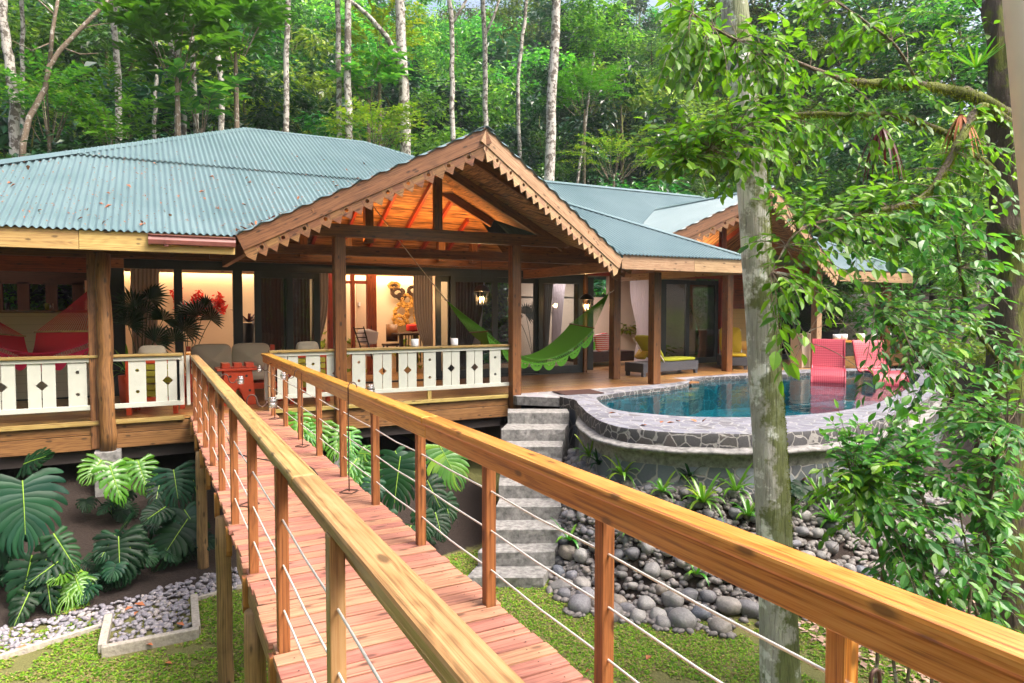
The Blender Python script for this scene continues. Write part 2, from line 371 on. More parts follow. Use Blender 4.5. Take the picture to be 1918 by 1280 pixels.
# foliage
def leafmat(name, cols, trans=.35, gloss=.35, rough=.38, hv=.0, spread=.5):
    g = G(name); i = g.island(); o = g.orand()
    c = g.ramp(i, [(k / (len(cols) - 1), x) for k, x in enumerate(cols)])
    hs = g.n('HueSaturation', {'Color': c, 'Hue': g.math('ADD', .5 - hv / 2, g.math('MULTIPLY', o, hv)), 'Value': g.math('ADD', 1. - spread / 2, g.math('MULTIPLY', g.math('FRACT', g.math('MULTIPLY', o, 7.31)), spread))}).outputs[0]
    g.P(Base_Color=hs, Roughness=rough); g.b.inputs['Specular IOR Level'].default_value = gloss
    t = g.n('BsdfTranslucent', {'Color': g.mix(.5, hs, g.mix(1., hs, (1.2, 1.5, .3), 'MULTIPLY'))})
    g.set(g.out.inputs[0], g.n('MixShader', {0: trans, 1: g.b.outputs[0], 2: t.outputs[0]}).outputs[0]); return g.m
MAT['leaf_forest'] = leafmat('forest_leaves', [(.02, .09, .015), (.14, .34, .03), (.04, .15, .04), (.30, .50, .07), (.012, .06, .03), (.17, .36, .03), (.03, .11, .02), (.10, .27, .06)], .45, .7, .30, .12, 1.4)
MAT['leaf_shade'] = leafmat('shaded_forest_leaves', [(.008, .045, .02), (.02, .09, .03), (.012, .06, .035), (.04, .14, .05)], .3, .7, .3, .1, 1.0)  # darker copy of the forest leaves, woodland shade put into the colour
MAT['leaf_yellow'] = leafmat('yellow_green_leaves', [(.17, .27, .02), (.30, .37, .03), (.10, .22, .02), (.36, .37, .04)], .4, .4, .4, .06, .5)
MAT['leaf_near'] = leafmat('glossy_near_leaves', [(.06, .16, .012), (.15, .31, .018), (.09, .22, .016), (.24, .42, .025), (.045, .14, .05), (.17, .35, .02)], .48, .45, .42, .03, .2)
MAT['leaf_bush'] = leafmat('shrub_leaves', [(.035, .15, .035), (.10, .30, .035), (.055, .21, .05), (.21, .44, .04), (.035, .14, .06)], .42, .5, .38, .03, .3)
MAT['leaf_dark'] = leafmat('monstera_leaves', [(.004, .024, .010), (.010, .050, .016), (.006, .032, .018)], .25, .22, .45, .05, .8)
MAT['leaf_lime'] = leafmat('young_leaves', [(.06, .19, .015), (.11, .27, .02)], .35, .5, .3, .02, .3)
MAT['leaf_palm'] = leafmat('fan_palm_leaves', [(.006, .035, .012), (.012, .055, .018)], .2, .5, .3, .03, .4)
MAT['leaf_brom'] = leafmat('bromeliad_leaves', [(.05, .20, .015), (.10, .30, .02), (.22, .32, .02)], .3, .6, .3, .05, .4)
MAT['leaf_purple'] = leafmat('purple_leaves', [(.06, .008, .02), (.12, .012, .03)], .2, .5)
MAT['grass'] = leafmat('lawn_blades', [(.07, .19, .015), (.15, .31, .02), (.27, .37, .04), (.11, .25, .015), (.34, .28, .12), (.20, .15, .07)], .35, .2, .5)
MAT['moss'] = leafmat('moss', [(.10, .13, .008), (.17, .20, .012), (.07, .09, .008)], .2, .1, .9)
MAT['flower'] = plain('red_flower', (.6, .02, .02), .5)
MAT['midrib'] = plain('leaf_midrib', (.22, .38, .04), .5)
# bark
def bark(name, ca, cb, lich, moss=.0, sc_=3., lf=.62):
    g = G(name); c = g.coord('Object', (1, 1, .35)); n_ = g.noise(c, sc_ * 6, 6, .7); n2 = g.noise(g.coord('Object'), sc_ * 1.6, 5, .65); n3 = g.noise(g.coord('Object'), sc_, 5, .7)
    cc = g.mix(n_, ca, cb)
    cc = g.mix(g.ramp(n2, [(lf - .06, (0, 0, 0)), (lf, (1, 1, 1))]), cc, lich)
    if moss:
        nx = g.n('VectorMath', {0: g.n('NewGeometry').outputs['Normal'], 1: (.88, -.46, 0)}, operation='DOT_PRODUCT').outputs['Value']
        mk = g.math('ADD', n3, g.math('MULTIPLY', nx, .13))
        cc = g.mix(g.ramp(mk, [(moss, (0, 0, 0)), (moss + .07, (.85, .85, .85))]), cc, g.mix(n_, (.035, .045, .006), (.17, .21, .015)))
    st_ = g.noise(g.coord('Object', (1, 1, .06)), sc_ * 22, 3, .6); cc = g.mix(g.ramp(st_, [(.38, (.5, .5, .5)), (.45, (0, 0, 0))]), cc, g.mix(.7, cc, (.03, .024, .018)))
    g.P(Base_Color=cc, Roughness=.9); g.bump(g.math('ADD', n_, st_), 1., .02); return g.m
MAT['bark_near'] = bark('mossy_grey_bark', (.16, .15, .135), (.70, .68, .65), (.85, .85, .85), .43, 2.2, .57)
MAT['bark_white'] = bark('pale_spotted_bark', (.30, .27, .23), (.62, .60, .56), (.13, .11, .09), 0, 3.5, .55)
MAT['bark_dark'] = bark('dark_mossy_bark', (.035, .025, .018), (.12, .09, .06), (.30, .29, .26), .46, 2.2, .70)
MAT['twig'] = bark('twig_bark', (.10, .07, .045), (.26, .20, .14), (.4, .38, .33), 0, 6., .62)
# ---------------------------------------------------------------- pool outlines (true plan, metres)
POOL_OUT = [atZ(x, y, 0) for x, y in ((1076, 751), (1085, 761), (1112, 784), (1150, 801), (1227, 811), (1315, 815), (1404, 816), (1474, 813), (1560, 806), (1640, 790), (1700, 770), (1742, 745), (1764, 718), (1760, 703), (1720, 693))]
POOL_OUT = [V((p.x, p.y, 0)) for p in POOL_OUT] + [V((15.6, 12.75, 0)), V((12.2, 12.55, 0)), V((11.3, 12.15, 0)), V((10.2, 11.75, 0)), V((8.0, 11.4, 0)), V((6.75, 10.95, 0))]
POOL_IN = [atZ(x, y, -.06) for x, y in ((1121, 757), (1150, 774), (1223, 783), (1300, 788), (1404, 789), (1474, 786), (1558, 779), (1640, 762), (1692, 738), (1720, 715), (1708, 703), (1580, 699), (1470, 706), (1404, 708), (1294, 714), (1290, 722), (1258, 730), (1196, 737), (1125, 748))]
POOL_IN = [V((p.x, p.y, 0)) for p in POOL_IN]
def inside(P, x, y):
    c = False; n = len(P)
    for i in range(n):
        a, b = P[i], P[i - 1]
        if (a.y > y) != (b.y > y) and x < (b.x - a.x) * (y - a.y) / (b.y - a.y) + a.x: c = not c
    return c
def pdist(P, x, y, closed=True):
    d = 1e9; n = len(P)
    for i in range(0 if closed else 1, n):
        a, b = P[i - 1], P[i]; ex, ey = b.x - a.x, b.y - a.y; L = ex * ex + ey * ey
        t = max(0, min(1, ((x - a.x) * ex + (y - a.y) * ey) / L)) if L else 0
        d = min(d, math.hypot(x - a.x - ex * t, y - a.y - ey * t))
    return d
def offset(P, k):
    n = len(P); out = []
    area = sum(P[i - 1].x * P[i].y - P[i].x * P[i - 1].y for i in range(n))
    sg = 1 if area > 0 else -1
    for i in range(n):
        t = (P[(i + 1) % n] - P[i - 1]).normalized(); out.append(P[i] + V((t.y, -t.x, 0)) * k * sg)
    return out
def densify(P, m=6):
    """closed Catmull-Rom"""
    n = len(P); o = []
    for i in range(n):
        a, b, c, d = P[i - 1], P[i], P[(i + 1) % n], P[(i + 2) % n]
        for k in range(m):
            t = k / m; o.append(.5 * ((2 * b) + (c - a) * t + (2 * a - 5 * b + 4 * c - d) * t * t + (3 * b - a - 3 * c + d) * t ** 3))
    return o
def gz(x, y):
    z = -1.62 - .31 * sstep(1.2, 3.4, x)
    if x < 6.6: z += .95 * sstep(9.0, 13.5, y) * (1 - .5 * sstep(2, 5, x))
    if x > 4.2 and y < 13:
        d = 0 if inside(POOL_OUT, x, y) else pdist(POOL_OUT, x, y)
        k = (1 - sstep(.0, 1.25, d)) ; z = z + (1.22 - .2 * sstep(6.5, 8, x)) * k * sstep(4.2, 5.2, x) - .32 * k * sstep(9.2, 10.6, y)
    if y > 13: z = z + (0.0 - z) * sstep(17, 22, y)
    if x > 13: z = z + (-.9 - z) * sstep(13, 17, x) * (1 - sstep(14, 20, y))
    if y > 22:
        a = x / y; f = 1 - .50 * sstep(.65, 1.6, a)
        z += f * (.52 * (y - 22) * (1 - .25 * sstep(40, 140, y)))
    if x > 16: z += .25 * max(0, x - 18) * (1 - sstep(16, 40, y) * .6)
    return z + .05 * noise.noise(V((x * .7, y * .7, 0)))
def axis(lo, hi, step, far, r):
    a = [lo + i * step for i in range(int((hi - lo) / step) + 1)]
    s, p = step, hi
    up = []
    while p < far: s *= r; p += s; up.append(p)
    s, p = step, lo; dn = []
    while p > -far: s *= r; p -= s; dn.append(p)
    return dn[::-1] + a + up
XS = axis(-4, 17, .16, 260, 1.12); YS = axis(1, 15, .16, 300, 1.10)
YS = [y for y in YS if y > -60]
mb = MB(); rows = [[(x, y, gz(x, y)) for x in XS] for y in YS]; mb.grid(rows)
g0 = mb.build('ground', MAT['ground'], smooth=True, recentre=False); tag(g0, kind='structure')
GREEN = {}
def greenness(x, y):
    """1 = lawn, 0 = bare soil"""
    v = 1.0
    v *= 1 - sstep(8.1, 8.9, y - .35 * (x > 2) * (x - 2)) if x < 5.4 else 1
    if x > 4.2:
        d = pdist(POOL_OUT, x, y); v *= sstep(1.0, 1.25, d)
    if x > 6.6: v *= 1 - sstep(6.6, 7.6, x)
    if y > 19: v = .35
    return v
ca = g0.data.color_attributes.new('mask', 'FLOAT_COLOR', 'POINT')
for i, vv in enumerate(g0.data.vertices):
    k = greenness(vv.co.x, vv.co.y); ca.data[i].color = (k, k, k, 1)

# lawn: low leafy blades, uncountable
mb = MB(); r2 = random.Random(3)
def blades(mb, n, x0, x1, y0, y1, h):
    c = 0
    for _ in range(n):
        x, y = r2.uniform(x0, x1), r2.uniform(y0, y1)
        if not .35 < math.degrees(math.atan2(x, y)) + 12 < 90: continue
        k = greenness(x, y)
        if .5 * noise.noise(V((x * 1.3, y * 1.3, 3))) + .35 * noise.noise(V((x * 5, y * 5, 9))) + k * .75 < .49: continue
        if abs(x + .08) < .42 and 7.25 < y < 8.6: continue
        z = gz(x, y)
        for _ in range(2):
            a = r2.uniform(0, 6.28); l = r2.uniform(.5, 1.2) * h; wv = l * .32
            d = V((math.cos(a), math.sin(a), 0)); s_ = V((-d.y, d.x, 0)) * wv; b = V((x + r2.uniform(-.02, .02), y + r2.uniform(-.02, .02), z))
            e = r2.uniform(.25, .95)
            m = b + d * l * .55 + V((0, 0, l * .5 * e + .006)); t = b + d * l * 1.1 + V((0, 0, l * .55 * e))
            mb.face([b, m + s_, t, m - s_]); c += 1
blades(mb, 44000, -3.4, .9, 3.6, 9.0, .036)
blades(mb, 62000, 1.5, 7.2, 1.8, 9.2, .036)
tag(mb.build('lawn_grass', MAT['grass'], recentre=False), 'short patchy green lawn below the footbridge', 'grass', kind='stuff')

# pebble strip and the little curbed bay
def pebble(mb, c, r, q=.6):
    a = r2.uniform(0, 6.28); ca_, sa = math.cos(a), math.sin(a); rx, ry, rz = r * r2.uniform(.85, 1.25), r * r2.uniform(.65, 1.), r * r2.uniform(.45, .7)
    rows = []
    tl = r2.uniform(-.4, .4)
    for k in range(5):
        t = math.pi * k / 4; row = []
        for j in range(7):
            p = 2 * math.pi * j / 7; X, Y, Z = math.sin(t) * math.cos(p) * rx, math.sin(t) * math.sin(p) * ry, math.cos(t) * rz + math.sin(t) * math.cos(p) * rx * tl
            row.append((c[0] + X * ca_ - Y * sa, c[1] + X * sa + Y * ca_, c[2] + Z))
        rows.append(row)
    mb.grid(rows, True)
mb = MB()
def strip_mid(x): return 8.62 + .27 * (x + .0)
for _ in range(7000):
    x = r2.uniform(-3.6, 1.6); y = r2.uniform(6.9, 9.9); m = 8.45 + .33 * x
    if not (m - .28 < y < m + .42 + .1 * math.sin(x * 3) or (-.42 < x < .27 and 7.42 < y < 8.6)): continue
    if x > .6 and y > 9.3: continue
    pebble(mb, (x, y, gz(x, y) + r2.uniform(.0, .035)), r2.uniform(.018, .04))
tag(mb.build('river_pebbles', MAT['gravel'], smooth=True, recentre=False), 'grey river pebbles filling the drainage strip under the house edge', 'pebbles', kind='stuff')
def cz(x, y): return gz(x, y)
cb = wthing('pebble_bed_curb', 'low cracked concrete curb round the square bay of pebbles', 'curb', (-.05, 7.5, -1.6))
mb = MB()
for a, b in (((-.49, 7.38), (.34, 7.32)), ((.32, 7.36), (.34, 8.25)), ((-.49, 7.42), (-.47, 8.10))):
    mb.beam((a[0], a[1], cz(*a) + .02), (b[0], b[1], cz(*b) + .02), .075, .16)
mb.build('curb_wall', MAT['curb'], cb, bevel=.008)
mb = MB()
for a, b in (((.36, 8.28), (1.5, 8.72)), ((-.50, 8.02), (-1.6, 7.65)), ((-1.6, 7.65), (-3.4, 7.05))):
    mb.beam((a[0], a[1], cz(*a) + .0), (b[0], b[1], cz(*b) + .0), .05, .09)
mb.build('curb_edging', MAT['curb'], cb, bevel=.006)

# ---------------------------------------------------------------- footbridge
br = wthing('footbridge', 'long timber footbridge with cable railings leading to the lodge', 'footbridge', (1.08, 6, -1.7))
mb = MB(); y = .2
while y < 11.68:
    wv = .1055; e0, e1 = rnd.uniform(-.012, .012), rnd.uniform(-.012, .012)
    mb.obox((1.08 + (e0 + e1) / 2, y + wv / 2, -.018 + rnd.uniform(-.002, .002)), ((1.20 + e1 - e0) / 2, 0, 0), (0, wv / 2, 0), (0, 0, .018)); y += .1215
mb.build('deck_planks', MAT['deckplank'], br, bevel=.003)
PY = [1.19 + 1.098 * k for k in range(10)]
mb = MB(); y = .2
while y < 11.68:
    for sx_ in (.56, .60, 1.56, 1.60):
        cx_, cy_ = sx_ + rnd.uniform(-.006, .006), y + (.028 if sx_ in (.56, 1.60) else .078) + rnd.uniform(-.004, .004)
        mb.face([(cx_ + .0045 * math.cos(k), cy_ + .0045 * math.sin(k), .0024) for k in (0, 1.05, 2.1, 3.14, 4.2, 5.25)])
    y += .1215
mb.build('screw_heads', MAT['dark'], br)
for side, (x0, x1) in enumerate(((.500, .555), (1.600, 1.660))):
    m_ = MAT['railpost']
    for k, py in enumerate(PY):
        mb = MB(); a, b = py - .030, py + .030
        mb.box(x0, x1, a, b, -.16, .89)
        o = mb.build('rail_post', MAT['rail_left'] if side == 0 and k < 2 else (MAT['rail'] if side == 1 and k < 1 else m_), br, bevel=.005)
        mb2 = MB(); n_ = 8; xo = x0 - .012 if side == 0 else x1 + .012
        mb2.prism([(a, -.02), (a, -.20), (a + .015, -.235), ((a + b) / 2, -.25), (b - .015, -.235), (b, -.20), (b, -.02)], (xo - .03, 0, 0), (0, 1, 0), (0, 0, 1), (1, 0, 0), .042)
        mb2.build('post_foot', m_, br)
    zt = .94
    c0, c1 = (.502, .612) if side == 0 else (1.535, 1.662)
    mt = MAT['rail_left'] if side == 0 else MAT['rail']
    mb = MB(); ys = [-.4, 2.95, 6.3, 9.3, 11.66] if side == 0 else [-.4, 4.2, 8.0, 11.66]
    for a, b in zip(ys, ys[1:]): mb.box(c0, c1, a, b - .003, zt - .05, zt)
    mb.build('handrail_cap', mt, br, bevel=.013)
    mb = MB(); f0 = .560 if side == 0 else 1.560
    for a, b in zip(ys, ys[1:]): mb.box(f0, f0 + .036, a, b - .003, zt - .145, zt - .052)
    mb.build('handrail_board', mt, br, bevel=.005)
    for z in (.64, .42, .20):
        mb = MB(); pts = []
        for k in range(len(PY)):
            pts.append((((x0 + x1) / 2), PY[k], z))
            if k < len(PY) - 1: pts.append((((x0 + x1) / 2), (PY[k] + PY[k + 1]) / 2, z - .008 + (rnd.uniform(-.006, .006))))
        pts = [((x0 + x1) / 2, -.2, z)] + pts + [((x0 + x1) / 2, 11.66, z)]
        mb.tube(pts, .0052, 6); mb.build('cable', MAT['steel'], br, smooth=True)
    mb = MB(); xs = .575 if side == 0 else 1.575
    mb.box(xs - .02, xs + .02, -.2, 11.68, -.20, -.038); mb.build('stringer', MAT['stringer'], br)
mb = MB(); mb.box(.487, .53, -.2, 5.1, -.185, -.04); mb.build('side_board', MAT['stringer'], br, bevel=.004)
for px_, py_, zb in ((.50, 6.34, -1.6), (.50, 4.25, -1.68), (.50, 9.4, -1.6), (1.62, 6.34, -1.7), (1.62, 4.25, -1.75), (1.62, 9.4, -1.5), (.52, 1.6, -1.8)):
    mb = MB(); pts = [(px_, py_, gz(px_, py_) - .2 + (1.6) * k / 6 * 1.0) for k in range(7)]
    zt = -.15; pts = [(px_ + .004 * math.sin(k * 2.1 + px_), py_, (gz(px_, py_) - .2) * (1 - k / 6) + zt * k / 6) for k in range(7)]
    mb.tube(pts, [.068 - .0012 * k for k in range(7)], 14); mb.build('support_pole', MAT['pole'], br, smooth=True)
# ---------------------------------------------------------------- the lodge
lodge = wthing('lodge', 'open-sided timber lodge with green corrugated roof and scalloped porch gable', 'lodge', (3, 13, -.5))
B_ = lambda mb, n, m, bev=0, par=None, sm=False: mb.build(n, MAT[m], par or lodge, bevel=bev, smooth=sm)
S = .475; EY, EZ = 10.8, 2.73
UPF = V((0, 1, S)).normalized(); LU = math.hypot(1, S)
def corr(mb, O, A, U, s0, s1, lo, hi, pitch=.09, amp=.018, tiers=(0, 99), sub=6):
    O, A, U = V(O), V(A).normalized(), V(U).normalized(); N = A.cross(U)
    if N.z < 0: N = -N
    for ti in range(len(tiers) - 1):
        n = int((s1 - s0) / pitch * sub); a = []; b = []; skip = True
        for i in range(n + 1):
            s = s0 + (s1 - s0) * i / n; l, h = max(lo(s), tiers[ti] - (.08 if ti else 0)), min(hi(s), tiers[ti + 1])
            if h < l: h = l
            c = amp * math.cos(2 * math.pi * s / pitch) + .028 * ti + .003 * math.sin(s * 1.3)
            a.append(O + A * s + U * l + N * c); b.append(O + A * s + U * h + N * (c + .0))
        mb.grid([a, b])
PL, PR, AP = V((1.11, 10.8, 2.73)), V((8.04, 10.8, 2.64)), V((4.58, 9.63, 4.42)); BY = 10.8 + (4.42 - 2.73) / S; BP = V((4.58, BY, 4.42))
RX0, RX1, RYm = 2.03, 4.90, 17.5; CX0, CX1 = RX0 - (RYm - EY), RX1 + (RYm - EY)
TH = (RYm - EY) * LU
def lo_main(s):
    if PL.x < s < AP.x: return (s - PL.x) / (AP.x - PL.x) * (BY - EY) * LU
    if AP.x <= s < PR.x: return (PR.x - s) / (PR.x - AP.x) * (BY - EY) * LU
    return -.05
def hi_main(s): return min(TH, (s - CX0) * LU, (CX1 - s) * LU)
mb = MB(); corr(mb, (0, EY, EZ), (1, 0, 0), UPF, CX0, CX1, lo_main, hi_main, tiers=(-1, 3.75, 99)); B_(mb, 'main_roof', 'roof', sm=True)
mb = MB()   # the other three slopes, unseen from the footbridge
mb.face([(CX1, EY, EZ), (CX1, 24.2, EZ), (RX1, RYm, EZ + S * 6.7)]); mb.face([(CX0, EY, EZ), (RX0, RYm, EZ + S * 6.7), (CX0, 24.2, EZ)])
mb.face([(CX1, 24.2, EZ), (CX0, 24.2, EZ), (RX0, RYm, EZ + S * 6.7), (RX1, RYm, EZ + S * 6.7)]); B_(mb, 'rear_roof', 'roof')
def cap(mb, a, b, d1, d2, wv=.16, lift=.03):
    a, b = V(a), V(b); L = (b - a)
    for d in (V(d1).normalized(), V(d2).normalized()):
        d = (d - L.normalized() * d.dot(L.normalized())).normalized()
        n = L.cross(d).normalized(); n = n if n.z > 0 else -n
        mb.obox((a + b) / 2 + d * wv / 2 + n * lift, L / 2, d * wv / 2, n * .003)
RZ = EZ + S * 6.7
mb = MB(); cap(mb, (RX0 - .05, RYm, RZ), (RX1 + .05, RYm, RZ), (0, -1, -S), (0, 1, -S)); B_(mb, 'ridge_cap', 'roof')
mb = MB(); cap(mb, (CX1, EY, EZ), (RX1, RYm, RZ), (0, -1, -S), (1, 0, -S)); B_(mb, 'hip_cap', 'roof')
mb = MB(); cap(mb, (CX0, EY, EZ), (RX0, RYm, RZ), (0, -1, -S), (-1, 0, -S), .2); B_(mb, 'hip_cap', 'roof')
def gable(PL, PR, AP, BP, par, tmat, dark):
    sl = (AP.z - PL.z) / (AP.x - PL.x)
    for P, sg in ((PL, -1), (PR, 1)):
        sl = (AP.z - P.z) / abs(AP.x - P.x); U = V((-sg, 0, sl)).normalized(); lu = math.hypot(1, sl)
        half = abs(AP.x - P.x)
        O = V((P.x, 0, P.z)); dy0 = P.y - AP.y; vy = (BP.y - P.y)
        def lo(s, half=half, dy0=dy0, vy=vy, P=P, AP=AP):
            if s < P.y - .06: return (half * (s + .06 - AP.y) / dy0 * -1 + half) * lu - .04
            return (s - P.y) / vy * half * lu
        mb = MB(); corr(mb, O, (0, 1, 0), U, AP.y - .07, BP.y, lo, lambda s: half * lu + .0, amp=.018)
        mb.build('gable_roof', MAT['roof'], par, smooth=True)
        # bamboo lining
        mb = MB(); n = 14; dz = V((0, 0, -.10))
        a = [AP + (BP - AP) * k / n + dz + V((0, .04 if k == 0 else 0, 0)) for k in range(n + 1)]
        b = []
        for k in range(n + 1):
            yy = a[k].y
            if yy < P.y: q = AP + (P - AP) * ((yy - AP.y) / dy0)
            else: q = P + (BP - P) * ((yy - P.y) / vy)
            b.append(V((q.x, yy, q.z - .10)))
        o_ = rnd.uniform(0, 9)
        mb.grid([a, b], uvs=lambda i, j: (a[min(j, n)].y + o_, i * half * lu)); ob = mb.build('bamboo_lining', MAT['bamboo'], par)
        # fascia and scalloped trim; right slope paler, its sunlit side put into the colour
        E = P - AP; Eh = V((E.x, E.y, 0)).normalized(); Nn = V((-Eh.y, Eh.x, 0)); Nn = Nn if Nn.y < 0 else -Nn
        Ed = E.normalized(); W = (Nn.cross(Ed)).normalized(); W = W if W.z > 0 else -W
        L = E.length
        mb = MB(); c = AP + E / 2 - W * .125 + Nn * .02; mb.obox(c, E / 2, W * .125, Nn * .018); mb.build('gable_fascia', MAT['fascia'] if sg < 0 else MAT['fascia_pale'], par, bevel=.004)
        mb = MB(); O2 = AP - W * .25; p = .165; nt_ = int(L / p)
        p = L / nt_
        for k in range(nt_):
            x0, x1 = k * p, (k + 1) * p
            if k == 0: mb.prism([(.10, -.06), (x1, -.10), (x1, 0), (.10, 0)], O2, Ed, W, Nn, .02); continue
            if k % 2 == 0:
                cx = (x0 + x1) / 2 if False else x1 - p * .1
                mb.holed(x0, x1 + 0, -.10, 0, [((x0 + x1) / 2 + .03 * math.cos(t), -.055 + .03 * math.sin(t)) for t in [2 * math.pi * q / 12 for q in range(12)]], O2, Ed, W, Nn, .02)
            else: mb.prism([(x0, -.10), (x1, -.10), (x1, 0), (x0, 0)], O2, Ed, W, Nn, .02)
            mb.prism([(x0, -.1002), (x0 + p * .5, -.205), (x1, -.1002)], O2, Ed, W, Nn, .02)
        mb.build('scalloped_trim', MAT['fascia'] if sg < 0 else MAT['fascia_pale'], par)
    mb = MB(); cap(mb, AP + V((0, -.05, 0)), BP, (-1, 0, -.48), (1, 0, -.48), .15); mb.build('ridge_cap', MAT['roof'], par)
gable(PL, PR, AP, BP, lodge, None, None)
# eave boards
mb = MB(); mb.box(CX0, -.85, EY, EY + .03, 2.44, 2.70); mb.box(-.845, 1.09, EY, EY + .03, 2.44, 2.70); B_(mb, 'eave_board', 'eave', .003)
mb = MB(); mb.box(8.06, 9.9, EY, EY + .03, 2.42, 2.70); mb.box(9.905, CX1, EY, EY + .03, 2.42, 2.70); mb.box(CX1 - .03, CX1, EY + .03, 16, 2.42, 2.70); B_(mb, 'eave_board', 'fascia_pale', .003)
for (x0, x1) in ((CX0, 1.1), (8.05, CX1 - .04)):
    mb = MB(); n_ = 2
    dd = 4.1 if x0 < 0 else 1.6; xe = x1 if x0 < 0 else x1 - 1.6
    xb = x0 + dd if x0 < 0 else x0
    mb.face([(x0, EY + .03, 2.60), (x1, EY + .03, 2.60), (xe, EY + dd, 2.60 + S * dd), (xb, EY + dd, 2.60 + S * dd)], [(x0, 0), (x1, 0), (x1, 4), (x0, 4)]); B_(mb, 'soffit', 'brown')
    if x0 > 0: mb = MB(); mb.face([(x1, EY + .03, 2.60), (x1, 15.4, 2.60), (xe, 15.4, 2.60 + S * dd), (xe, EY + dd, 2.60 + S * dd)], [(x0, 0), (x1, 0), (x1, 4), (x0, 4)]); B_(mb, 'soffit', 'brown')
    x = x0 + .4
    while x < x1:
        mb = MB(); mb.beam((x, EY + .05, 2.53), (x, EY + dd - .1, 2.53 + S * (dd - .15)), .06, .12) if xb - .1 < x < xe else mb.box(x, x + .06, EY + .05, EY + .3, 2.5, 2.58); B_(mb, 'rafter', 'brown', 0); x += .9
# gutter
gu = MB(); gx0, gx1 = -.02, 1.09
prof = [(.0, 0), (.0, -.115), (-.03, -.135), (-.085, -.125), (-.10, -.07), (-.085, -.03), (-.11, -.005), (-.105, .0), (-.09, -.01), (-.03, -.01)]
gu.prism([(EY + a - .002, 2.675 + b) for a, b in prof], (gx0, 0, 0), (0, 1, 0), (0, 0, 1), (1, 0, 0), gx1 - gx0)
gu.prism([(EY + a * 1.08 - .002, 2.68 + b * 1.1) for a, b in prof], (gx0 - .01, 0, 0), (0, 1, 0), (0, 0, 1), (1, 0, 0), .03)
gu.prism([(EY + a * 1.08 - .002, 2.68 + b * 1.1) for a, b in prof], (gx0 + .2, 0, 0), (0, 1, 0), (0, 0, 1), (1, 0, 0), .03)
gu.lathe([(.0, 2.52), (.035, 2.52), (.035, 2.57), (0, 2.57)], (gx0 + .21, EY - .05, 0)); B_(gu, 'gutter', 'gutter')

# porch truss
TY = 11.62
mb = MB(); mb.box(2.2, 7.35, TY - .05, TY + .05, 2.86, 3.07); B_(mb, 'tie_beam', 'brown', .006)
mb = MB(); mb.box(4.50, 4.66, TY - .045, TY + .045, 3.07, 4.0); B_(mb, 'king_post', 'brown', .006)
def under(xx, P): return AP.z - .13 - abs(xx - AP.x) * (AP.z - P.z) / abs(AP.x - P.x)
for xx in (2.72, 3.62, 5.7, 6.5):
    mb = MB(); P = PL if xx < AP.x else PR; mb.box(xx - .08, xx + .08, 14.2, 14.36, 2.7, under(xx, P)); B_(mb, 'strut', 'brown', .005)
mb = MB(); mb.box(3.75 - .16, 3.75, 12.8, 12.96, 2.9, under(3.6, PL)); B_(mb, 'strut', 'brown', .005)
mb = MB(); mb.box(1.0, 9.9, 14.45, 14.55, 2.62, 2.86); B_(mb, 'wall_plate', 'brown', .005)
mb = MB(); mb.box(1.0, 9.9, 13.0, 13.1, 2.66, 2.84); B_(mb, 'cross_beam', 'brown', .005)
for P in (PL, PR):
    for yy in (10.45, 11.62, 12.7, 13.6):
        k = 1 if yy < BY else 0
        if yy < P.y: q = AP + (P - AP) * ((yy - AP.y) / (P.y - AP.y))
        else: q = P + (BP - P) * ((yy - P.y) / (BP.y - P.y)) if yy > P.y else P
        mb = MB(); mb.beam((AP.x, yy, AP.z - .19), (q.x, yy, q.z - .19), .08, .16); B_(mb, 'rafter', 'brown', .004)
    mb = MB(); mb.beam((P.x + (.15 if P is PL else -.15), P.y + .1, P.z - .17), (P.x + (.15 if P is PL else -.15), 14.4, P.z - .17), .09, .2); B_(mb, 'side_beam', 'brown', .004)
mb = MB(); mb.beam((AP.x, AP.y + .1, AP.z - .2), (AP.x, BP.y, AP.z - .2), .1, .2); B_(mb, 'ridge_beam', 'brown', .004)
# inner ceiling sloping down to the rear wall, lit by the uplights
CZ0 = 2.86
mb = MB(); zt = 4.27; yt = 14.9 - (zt - CZ0) / S
hw = lambda z, P: (AP.z - .12 - z) / ((AP.z - P.z) / abs(AP.x - P.x))
a, b, c = V((AP.x - hw(CZ0, PL) - .3, 14.9, CZ0)), V((AP.x + hw(CZ0, PR) + .3, 14.9, CZ0)), V((AP.x, yt - .25, zt + .12))
n = 20; rw = []
for k in range(n + 1):
    t = k / n; l, r = a.lerp(c, t), b.lerp(c, t); rw.append([l, r])
mb.grid(rw, uvs=lambda i, j: (rw[min(i, n)][min(j, 1)].x + 3, i * .16)); B_(mb, 'inner_ceiling', 'bamboo')
for xx in (2.3, 2.95, 3.55, 4.15, 4.75, 5.35, 5.95, 6.6):
    P = PL if xx < AP.x else PR; z1 = under(xx, P); mb = MB()
    if z1 > CZ0 + .1: mb.beam((xx, 14.88, CZ0 - .05), (xx, 14.9 - (z1 - CZ0) / S, z1 - .05), .06, .1); B_(mb, 'ceiling_rafter', 'redwood', .003)
